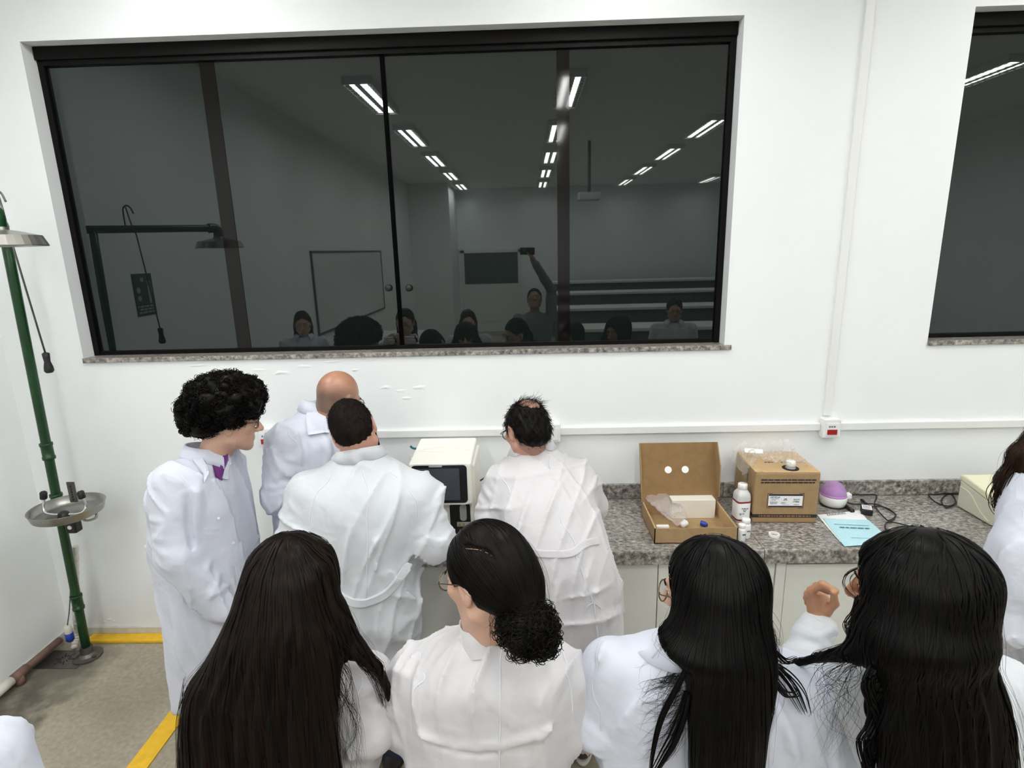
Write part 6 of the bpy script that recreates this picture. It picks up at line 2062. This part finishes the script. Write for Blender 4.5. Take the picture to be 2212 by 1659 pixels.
lk = cat(lock([at(1486, 1440, 1.03), at(1462, 1490, 1.02), at(1432, 1550, 1.02), at(1415, 1610, 1.02), at(1402, 1690, 1.01)], .0022, .0034, 7, .004, 1),
         lock([at(1488, 1500, 1.02), at(1478, 1550, 1.015), at(1460, 1600, 1.015), at(1436, 1640, 1.015), at(1405, 1690, 1.01)], .0028, .004, 9, .005, 2),
         lock([at(1662, 1430, 1.06), at(1690, 1455, 1.06), at(1718, 1492, 1.05), at(1740, 1540, 1.06)], .0014, .002, 14, .007, 3),
         lock([at(1664, 1450, 1.05), at(1680, 1480, 1.04), at(1700, 1500, 1.03), at(1722, 1497, 1.03), at(1712, 1480, 1.03)], .0014, .002, 5, .004, 4),
         lock([at(1668, 1400, 1.08), at(1700, 1428, 1.08), at(1722, 1420, 1.08)], .0012, .002, 9, .005, 5))
obj('loose_locks', lk, 'hair_jet', hairC, True, kind='stuff')
gx_ = np.random.default_rng(16)
fl_ = []
for i in range(150):
    a0 = np.array([1480 + gx_.uniform(-10, 8), 1400 + gx_.uniform(0, 170)])
    d = np.array([-gx_.uniform(20, 110), gx_.uniform(-10, 110)])
    b_ = np.array([gx_.uniform(-25, 25), gx_.uniform(-25, 25)])
    P_ = np.array([at(*(a0 + d * t + b_ * math.sin(3.1 * t)), 1.05) for t in np.linspace(0, 1, 14)])
    fl_.append(P_)
fl_ = np.array(fl_); sh_ = fl_.shape
fl_ = St.project(fl_.reshape(-1, 3), .003, 3).reshape(sh_)
fl2 = np.array([smooth_path([at(1664 + gx_.uniform(-6, 4), 1300 + gx_.uniform(0, 120), 1.1), at(1680 + gx_.uniform(-8, 14), 1360 + gx_.uniform(0, 120), 1.09), at(1686 + gx_.uniform(-12, 22), 1430 + gx_.uniform(0, 110), 1.08)], 7)[:14] for _ in range(34)])
obj('loose_hairs', tubes_np(np.concatenate([fl_, fl2]), .0004, 3), 'hair_jet', hairC, True, kind='stuff')

# ---------------------------------------------------------------- 8 woman with voluminous black wavy hair and a raised hand
YD_ = 1.10
hcD = at(1972, 1272, YD_); RD = Rot(48, 12, 2)
pD = person((at(1970, 1600, YD_)[0], 1.13), 'woman with voluminous black wavy hair raising her left hand, rightmost of the front row')
St = Sdf()
xd = at(1970, 1520, 1.13)[0]
rowsD = coat_tail(xd, 1.14, .22) + [W_(1680, 1822, 2210, 1.14, .125), W_(1580, 1814, 2208, 1.14, .125), W_(1510, 1798, 2195, 1.14, .12), W_(1465, 1798, 2165, 1.13, .105), W_(1436, 1830, 2120, 1.12, .085), W_(1418, 1880, 2070, 1.115, .06), W_(1404, 1920, 2040, 1.11, .05)]
St.loft(rowsD, 0, 2.4, .02)
sA, eA, wA = at(1800, 1486, 1.18), at(1722, 1446, 1.38), at(1764, 1358, 1.44)
sB, eB, wB = at(2160, 1490, 1.13), at(2195, 1600, 1.14), at(2120, 1590, 1.40)
sleeve(St, [sA, eA, wA], [.070, .056, .044], .035, 6, 71, .007); sleeve(St, [sB, eB, wB], [.066, .060, .048], .035, 3, 72, .006)
FD = lambda x, y, o=-.12: at(x, y, 1.13 + o)
for a_, b_, h_, w_ in ((FD(1795, 1410, 0), FD(1806, 1500), .007, .008), (FD(1806, 1500), FD(1815, 1620), .006, .010), (FD(1830, 1530), FD(1850, 1600), .006, .014), (FD(1760, 1600), FD(1850, 1610), .007, .012), (FD(1740, 1480), FD(1770, 1560), -.007, .014), (FD(1750, 1540), FD(1790, 1640), .007, .014)):
    St.fold(a_, b_, h_, w_)
St.noise(.002, 26, 16).wrinkle(.0085, .075, 160)
coatD = obj('lab_coat', isosurface(St, .007), 'coat_cotton', pD, True)
seam(coatD, St, [FD(1797, 1408, .06), FD(1803, 1450, -.08), FD(1808, 1510), FD(1814, 1580), FD(1820, 1650)], .002, 'armhole_seam')
# cuff turned at the wrist
ca_ = (wA - eA) / np.linalg.norm(wA - eA)
u_ = np.cross(ca_, A3(0, 0, 1)); u_ /= np.linalg.norm(u_); v_ = np.cross(ca_, u_)
nC = 26; Vc = []
for rr_, t_ in ((.044, -.05), (.050, -.045), (.049, .012), (.045, .014), (.041, .0), (.040, -.03)):
    for i in range(nC):
        a = 2 * PI * i / nC
        Vc.append(wA + ca_ * t_ + (u_ * math.cos(a) + v_ * math.sin(a)) * (rr_ + .002 * math.sin(3 * a)))
obj('cuff', (np.array(Vc), [(j * nC + i, j * nC + (i + 1) % nC, (j + 1) * nC + (i + 1) % nC, (j + 1) * nC + i) for j in range(5) for i in range(nC)]), 'coat_cotton', coatD, True)
Sb = Sdf()
wD_ = head_sdf(Sb, hcD, RD, 1.02, at(1975, 1430, 1.11), (.047, .053))
Sb.loft([(zz, x, y, a * .8, b * .75) for zz, x, y, a, b in rowsD[2:-2]], .03)
arm_body(Sb, sA, eA, wA, (.042, .034, .024)); arm_body(Sb, sB, eB, wB, (.042, .036, .026))
# the raised hand: fist-like, thumb and forefinger closing a small ring
hw = at(1768, 1344, 1.44)
px_ = lambda x, y, o=0.: at(x, y, 1.45 + o)
Sb.cone(wA, hw, .027, .025, .02)
Sb.ell(px_(1772, 1312, .015), (.038, .024, .040), .02)
for kx, ky, o1, mx_, my_, o2, tx, ty, o3, r_ in (
        (1752, 1276, .01, 1776, 1262, -.01, 1806, 1277, -.03, .0105),      # forefinger arching over to the right
        (1746, 1284, .03, 1764, 1266, .02, 1790, 1278, .0, .0105),
        (1744, 1292, .045, 1758, 1276, .045, 1782, 1288, .03, .0100),
        (1746, 1302, .055, 1758, 1290, .065, 1778, 1298, .055, .0092)):
    b0 = px_(1766, 1312, o1 * .8)
    Sb.cone(b0, px_(kx, ky, o1), .013, r_ * 1.1, .012)
    Sb.cone(px_(kx, ky, o1), px_(mx_, my_, o2), r_ * 1.05, r_, .006)
    Sb.cone(px_(mx_, my_, o2), px_(tx, ty, o3), r_, r_ * .82, .004)
Sb.cone(px_(1784, 1322, -.005), px_(1803, 1304, -.025), .013, .0115, .010)
Sb.cone(px_(1803, 1304, -.025), px_(1801, 1281, -.035), .0112, .009, .004)
hb = (px_(1775, 1300) - (.10, .10, .11), px_(1775, 1300) + (.10, .12, .10))
hand_sdf(Sb, wB, (-.4, .9, .1), (0, 0, -1), 1, .5, .9)
fe = [(xd - .09, 1.16), (xd + .09, 1.16)]
legs_of(Sb, (xd - .08, 1.14, .75), (xd + .08, 1.14, .75), (*fe[0], .1), (*fe[1], .1), (.06, .045, .036))
body_mesh(pD, Sb, hbox(hcD), [hb], 'skin_brown')
face_details(pD, wD_, 1.02)
lower_body(pD, (xd, 1.14), fe, 'trouser_dark', 'shoe_black', 'shoe_black', 0, .74, (.08, .058, .05))
Sh = Sdf()
wl = lambda *p: hcD + RD @ A3(*p) * 1.04
Sh.ell(wl(0, -.026, .026), (.104, .124, .108), 0, RD)
Sh.loft([W_(1230, 1893, 2086, 1.09, .105), W_(1290, 1868, 2112, 1.08, .118), W_(1345, 1852, 2122, 1.06, .12), W_(1390, 1850, 2122, 1.05, .105), W_(1430, 1880, 2130, 1.03, .08), W_(1490, 1905, 2155, 1.01, .062), W_(1560, 1902, 2176, .99, .052), W_(1660, 1905, 2188, .97, .045), W_(1760, 1920, 2180, .96, .035)], .035, 2.2, .02)
Sh.ell(wl(0, .118, -.03), (.10, .062, .12), .015, RD, 's')
Sh.cone(at(1990, 1400, 1.02), at(1850, 1408, 1.06), .032, .022, .025); Sh.cone(at(1850, 1408, 1.06), at(1770, 1418, 1.12), .018, .009, .012); Sh.cone(at(1770, 1418, 1.12), at(1700, 1436, 1.16), .008, .005, .006)
for i in range(15):
    x0 = 1915 + i * 17
    Sh.fold(at(1880 + i * 16, 1440, .97), at(x0, 1560, .94), .006 * (1 if i % 2 else -1), .013)
    Sh.fold(at(x0, 1560, .94), at(x0 + 4, 1720, .92), .006 * (1 if i % 2 else -1), .013)
Sh.fold(at(1860, 1392, .96), at(2000, 1410, .93), -.008, .010); Sh.fold(at(2000, 1410, .93), at(2115, 1370, .95), -.008, .010)
V_, F_ = isosurface(Sh, .0065)
hairD = obj('long_hair', (V_, F_), 'hair_jet', pD, True)
comb(hairD, Sh, V_, 2200, 80, 28, .012, .0044, wave=.10, wfreq=34, material='hair_jet', fly=200)
lk = []
gx_ = np.random.default_rng(26)
for i in range(9):
    x0 = 1890 + gx_.uniform(-10, 40)
    base_ = [at(x0 + 12 * math.sin(k * 1.25 + i * .4) - k * 2.2 + gx_.uniform(-3, 3), 1432 + k * 27, 1.02 - k * .004 + .006 * math.cos(k * 1.25 + i)) for k in range(10)]
    lk.append(lock(base_, .0024, .004, 6, .004, 30 + i, 0, 6))
for i in range(4):
    x0 = 2096 + i * 7
    base_ = [at(x0 + 6 * math.sin(k * .9 + i) + 26 * math.sqrt(k), 1385 + k * 30, 1.0 - k * .005) for k in range(11)]
    lk.append(lock(base_, .0024, .004, 6, .004, 50 + i, 0, 6))
lk.append(lock([at(1898, 1226, 1.12), at(1870, 1224, 1.16), at(1834, 1238, 1.17), at(1823, 1258, 1.17), at(1832, 1278, 1.16), at(1852, 1293, 1.13)], .0007, .0012, 5, .0025, 70))
lk.append(lock([at(1888, 1228, 1.12), at(1862, 1232, 1.15), at(1842, 1245, 1.16), at(1838, 1262, 1.16), at(1850, 1290, 1.13)], .0004, .0007, 4, .004, 71))
for i in range(3):
    lk.append(lock([at(1852, 1290, 1.13), at(1846, 1320, 1.12), at(1832 - i * 4, 1350, 1.12), at(1842 - i * 5, 1380, 1.11), at(1826 - i * 7, 1404, 1.11)], .0006, .0012, 4, .005, 72 + i))
obj('wavy_locks', cat(*lk), 'hair_jet', hairD, True, kind='stuff')
fl_ = np.array([smooth_path([at(1850 + gx_.uniform(-20, 40), 1412 + gx_.uniform(-4, 10), 1.07), at(1800 + gx_.uniform(-40, 60), 1440 + gx_.uniform(-10, 40), 1.03), at(1790 + gx_.uniform(-50, 80), 1500 + gx_.uniform(-30, 60), 1.01), at(1800 + gx_.uniform(-50, 80), 1560 + gx_.uniform(-30, 80), 1.0)], 5) for _ in range(46)])
obj('loose_hairs', tubes_np(fl_, .0004, 3), 'hair_jet', hairD, True, kind='stuff')

# ================================================================== PEOPLE AT THE EDGES
# ---------------------------------------------------------------- 9 woman at the right edge
YE = 2.02
hcE = at(2306, 900, YE + .06); RE = Rot(20, 34, 0)
pE = person((at(2310, 1400, YE)[0], YE), 'brown-haired woman in a white coat leaning over the bench at the right edge')
xe = at(2310, 1400, YE)[0]
St = Sdf()
rowsE = [(.50, xe, YE, .20, .15), (.70, xe, YE, .20, .15), W_(1440, 2206, 2425, YE, .15), W_(1380, 2196, 2430, YE, .16), W_(1300, 2196, 2430, YE, .16), W_(1200, 2200, 2425, YE, .155), W_(1120, 2198, 2420, YE + .02, .15), W_(1060, 2186, 2425, YE + .04, .14), W_(1020, 2192, 2405, YE + .06, .11), W_(990, 2225, 2370, YE + .08, .08), W_(970, 2250, 2340, YE + .09, .055)]
St.loft(rowsE, 0, 2.35, .03)
sA, eA, wA = at(2212, 1052, YE + .03), at(2202, 1180, YE - .06), at(2190, 1160, YE + .22)
St.cone(sA, eA, .080, .074, .04); St.cone(eA, wA, .072, .056, .02)
# hanging side of the open coat with its pocket
St.ell(at(2176, 1255, YE - .07), (.075, .09, .20), .05); St.ell(at(2168, 1345, YE - .08), (.085, .085, .085), .05)
sB, eB, wB = at(2400, 1052, YE + .05), at(2420, 1150, YE + .05), at(2380, 1130, YE + .34)
sleeve(St, [sB, eB, wB], [.078, .07, .055], .04, 3, 82, .006)
FE = lambda x, y, o=-.16: at(x, y, YE + o)
for a_, b_, h_, w_ in ((FE(2140, 1320), FE(2200, 1310), -.007, .012), (FE(2196, 1080), FE(2205, 1130), -.012, .014), (FE(2160, 1160), FE(2200, 1150), .007, .012), (FE(2150, 1190), FE(2190, 1180), -.006, .012)):
    St.fold(a_, b_, h_, w_)
St.noise(.002, 22, 17).wrinkle(.011, .08, 171)
coatE = obj('lab_coat', isosurface(St, .009), 'coat_cool', pE, True)
seam(coatE, St, [FE(2188, 1040, -.05), FE(2196, 1075, -.1), FE(2200, 1110, -.1)], .0018, 'armhole_seam')
Sb = Sdf()
head_sdf(Sb, hcE, RE, .96, at(2292, 985, YE + .07), (.046, .052))
Sb.loft([(zz, x, y, a * .8, b * .75) for zz, x, y, a, b in rowsE[2:-2]], .03)
arm_body(Sb, sA, eA, wA, (.042, .036, .026)); arm_body(Sb, sB, eB, wB, (.042, .036, .026))
hand_sdf(Sb, wA, (.3, .9, -.1), (0, 0, -1), -1, .5, .9); hand_sdf(Sb, wB, (-.3, .9, -.1), (0, 0, -1), 1, .5, .9)
fe = [(xe - .09, YE + .06), (xe + .09, YE + .06)]
legs_of(Sb, (xe - .08, YE, .75), (xe + .08, YE, .75), (*fe[0], .1), (*fe[1], .1), (.06, .045, .036))
body_mesh(pE, Sb, hbox(hcE), [], 'skin_fair')
lower_body(pE, (xe, YE), fe, 'denim_dark', 'shoe_white', 'shoe_white', 0, .74, (.08, .058, .05))
Sh = Sdf()
wl = lambda *p: hcE + RE @ A3(*p) * .96
Sh.ell(wl(0, -.018, .028), (.092, .112, .104), 0, RE)
Sh.cone(at(2268, 925, YE + .02), at(2206, 985, YE + .03), .05, .036, .04); Sh.cone(at(2206, 985, YE + .03), at(2178, 1045, YE + .06), .036, .036, .03); Sh.cone(at(2176, 1040, YE + .06), at(2184, 1100, YE + .05), .034, .028, .03); Sh.cone(at(2184, 1100, YE + .05), at(2196, 1150, YE + .04), .024, .012, .02)
Sh.ell(wl(0, -.09, -.05), (.08, .05, .10), .04, RE)
Sh.ell(wl(0, .112, -.03), (.10, .07, .12), .015, RE, 's')
V_, F_ = isosurface(Sh, .008)
hairE = obj('long_hair', (V_, F_), 'hair_chestnut', pE, True)
comb(hairE, Sh, V_, 900, 90, 20, .012, .004, wave=.25, wfreq=60, material='hair_chestnut', fly=160, off=(-.001, .006))
gE = np.random.default_rng(92)
lk = [lock([at(2202 + gE.uniform(-10, 10), 985, YE + .02), at(2166 + gE.uniform(-8, 10), 1030, YE + .03), at(2158 + gE.uniform(-8, 14), 1070, YE + .03), at(2166 + gE.uniform(-12, 14), 1105, YE + .03), at(2178 + gE.uniform(-14, 14), 1130 + gE.uniform(-10, 30), YE + .03)], .0012, .0022, 5, .008, 95 + i, 9.) for i in range(9)]
obj('wavy_locks', cat(*lk), 'hair_chestnut', hairE, True, kind='stuff')


# ---------------------------------------------------------------- standing onlookers beside and behind the camera
def onlooker(x, y, hgt, yaw, label, hairm, skinm, coatm, long_hair=True, pitch=8, fine=False):
    """standing student in a closed coat, arms lowered"""
    p = person((x, y), label, 'students beside the photographer')
    R = Rot(yaw); k = hgt / 1.65
    w = lambda *q: np.array([x, y, 0]) + R @ (A3(*q) * k)
    S = Sdf()
    stack = [(.50, .20, .15), (.75, .195, .14), (.95, .175, .125), (1.10, .18, .12), (1.25, .195, .12), (1.33, .18, .105), (1.38, .12, .08), (1.41, .065, .06)]
    zs_ = np.array([a for a, _, _ in stack]) * k

    def body(P):
        q = (P - np.array([x, y, 0], dtype=np.float32)) @ R.astype(np.float32)
        a = np.interp(q[:, 2], zs_, [v * k for _, v, _ in stack]); b = np.interp(q[:, 2], zs_, [v * k for _, _, v in stack])
        d = (np.sqrt((q[:, 0] / a) ** 2 + (q[:, 1] / b) ** 2) - 1) * np.minimum(a, b)
        return smax(d.astype(np.float32), np.maximum(zs_[0] - q[:, 2], q[:, 2] - zs_[-1]).astype(np.float32), .03)
    S._add(body, (x - .25, y - .25, .5 * k), (x + .25, y + .25, 1.42 * k), 'u', 0)
    arms = []
    for s_ in (-1, 1):
        a_, b_, c_ = w(s_ * .175, 0, 1.32), w(s_ * .235, -.03, 1.06), w(s_ * .20, .14, .88)
        S.cone(a_, b_, .068, .058, .035); S.cone(b_, c_, .058, .045, .02)
        arms.append((a_, b_, c_, s_))
    S.noise(.0025, 24, 3).wrinkle(.010, .08, 33)
    hq = .009 if fine else .014
    coat = obj('lab_coat', isosurface(S, hq), coatm, p, True)
    collar(coat, S, w(0, .0, 1.41), R, .058 * k, .060 * k, .014, .034, .034, coatm, 34)
    Sb = Sdf()
    hc = w(0, .02, 1.53); Rh = Rot(yaw, pitch)
    head_sdf(Sb, hc, Rh, .96 * k, w(0, 0, 1.36), (.047, .053))
    Sb.cone(w(0, 0, .9), w(0, 0, 1.25), .10, .09, .03)
    for a_, b_, c_, s_ in arms:
        arm_body(Sb, a_, b_, c_, (.042, .036, .026)); hand_sdf(Sb, c_, R @ A3(-s_ * .3, .8, -.6), R @ A3(-s_ * 1., .2, 0), s_, .6, .92)
    legs_of(Sb, w(-.08, 0, .75), w(.08, 0, .75), w(-.09, .0, .1), w(.09, 0, .1), (.06, .045, .036))
    body_mesh(p, Sb, hbox(hc, .17, .2), [], skinm, None, .006, .02)
    lower_body(p, (x, y), [tuple(w(-.09, 0, 0)[:2]), tuple(w(.09, 0, 0)[:2])], 'denim_dark', 'shoe_white', 'shoe_white', yaw, .74 * k, (.08, .058, .05))
    Sh = Sdf()
    wl = lambda *q: hc + Rh @ A3(*q) * .96 * k
    Sh.ell(wl(0, -.020, .030), (.086, .108, .100), 0, Rh); Sh.ell(wl(0, -.065, -.03), (.078, .06, .08), .04, Rh)
    if long_hair:
        for s_ in (-1, 1): Sh.cone(wl(s_ * .06, -.05, -.03), wl(s_ * .075, -.05, -.24), .04, .026, .03)
        Sh.cone(wl(0, -.085, -.04), wl(0, -.10, -.27), .06, .04, .03)
    Sh.ell(wl(0, .108, -.035), (.10, .085, .11), .012, Rh, 's')
    Sh.noise(.003, 60, 5)
    obj('hair', isosurface(Sh, .009), hairm, p, True)
    return p


onlooker(-1.155, .80, 1.735, 0, 'student whose white-coated shoulder shows at the lower left corner', 'hair_brown', 'skin_fair', 'coat_cool', True, 8, True)
onlooker(-2.35, .30, 1.68, -20, 'student mirrored in the left pane beside the shower reflection', 'hair_brown', 'skin_fair', 'coat_cool')
onlooker(-.62, .16, 1.64, -6, 'student mirrored just right of the central window joint', 'hair_black', 'skin_fair', 'coat_cotton')
onlooker(1.62, -.05, 1.70, 10, 'student mirrored at the lower right of the large window', 'hair_black', 'skin_tan', 'coat_cotton', False)

# ---------------------------------------------------------------- the photographer and the phone
pF = thing('person', (.10, -.33, 0), 'photographer in grey raising a phone overhead, mirrored in the large window', 'person')
x, y = .10, -.36
St = Sdf()
St.loft([(.92, x, y, .17, .12), (1.10, x, y, .175, .125), (1.30, x, y, .20, .125), (1.45, x, y, .21, .115), (1.52, x, y, .13, .085), (1.56, x, y, .06, .06)], 0, 2.3)
ph_c = CAM + A3(0, -.02, -.005)
hands = []
for s_ in (-1, 1):
    a_, b_, c_ = A3(x + s_ * .19, y, 1.47), A3(x + s_ * .23 - .04, y + .02, 1.80), ph_c + A3(s_ * .085, -.045, -.10)
    if s_ < 0: b_, c_ = A3(x - .24, y - .02, 1.18), A3(x - .20, y + .10, .96)
    St.cone(a_, b_, .065, .055, .04); St.cone(b_, b_ + (c_ - b_) * .85, .055, .042, .02)
    hands.append((a_, b_, c_, s_))
St.noise(.002, 22, 3).wrinkle(.006, .08, 44)
obj('grey_shirt', isosurface(St, .012), 'tshirt_grey', pF, True)
Sb = Sdf()
hcF = A3(x, y + .02, 1.70); RF = Rot(0, -18)
head_sdf(Sb, hcF, RF, 1.0, A3(x, y, 1.52), (.052, .058))
Sb.cone(A3(x, y, 1.0), A3(x, y, 1.4), .12, .10, .03)
for a_, b_, c_, s_ in hands:
    arm_body(Sb, a_, b_, c_, (.046, .038, .027)); hand_sdf(Sb, c_, A3(-s_ * .25, .1, s_), A3(-s_ * 1., .1, 0), -s_, .65, .92)
legs_of(Sb, A3(x - .09, y, .85), A3(x + .09, y, .85), A3(x - .1, y, .1), A3(x + .1, y, .1), (.07, .05, .04))
body_mesh(pF, Sb, hbox(hcF, .17, .2), [(h_[2] - (.09, .08, .04), h_[2] + (.09, .09, .16)) for h_ in hands], 'skin_tan', None, .006, .02)
lower_body(pF, (x, y), [(x - .1, y), (x + .1, y)], 'denim_dark', 'shoe_black', 'shoe_white', 0, .84, (.09, .065, .055))
Sh = Sdf(); wl = lambda *q: hcF + RF @ A3(*q)
Sh.ell(wl(0, -.02, .032), (.084, .106, .098), 0, RF); Sh.ell(wl(0, .108, -.03), (.10, .08, .11), .012, RF, 's'); Sh.noise(.002, 80, 4)
obj('short_hair', isosurface(Sh, .009), 'hair_black', pF, True)
Mp = np.eye(4); Mp[:3, 0] = _R; Mp[:3, 1] = _F; Mp[:3, 2] = _U; Mp[:3, 3] = CAM - _F * .016
phn = thing('phone', tuple(Mp[:3, 3]), 'dark phone held up sideways by the photographer, mirrored in the window', 'phone')
obj('phone_body', xform(box(-.05, .105, -.0045, .0045, -.055, .022, .003), Mp), 'phone_black', phn)
obj('camera_bump', xform(box(-.022, .022, .0045, .007, -.02, .018, .001), Mp), 'steel_dark', phn)
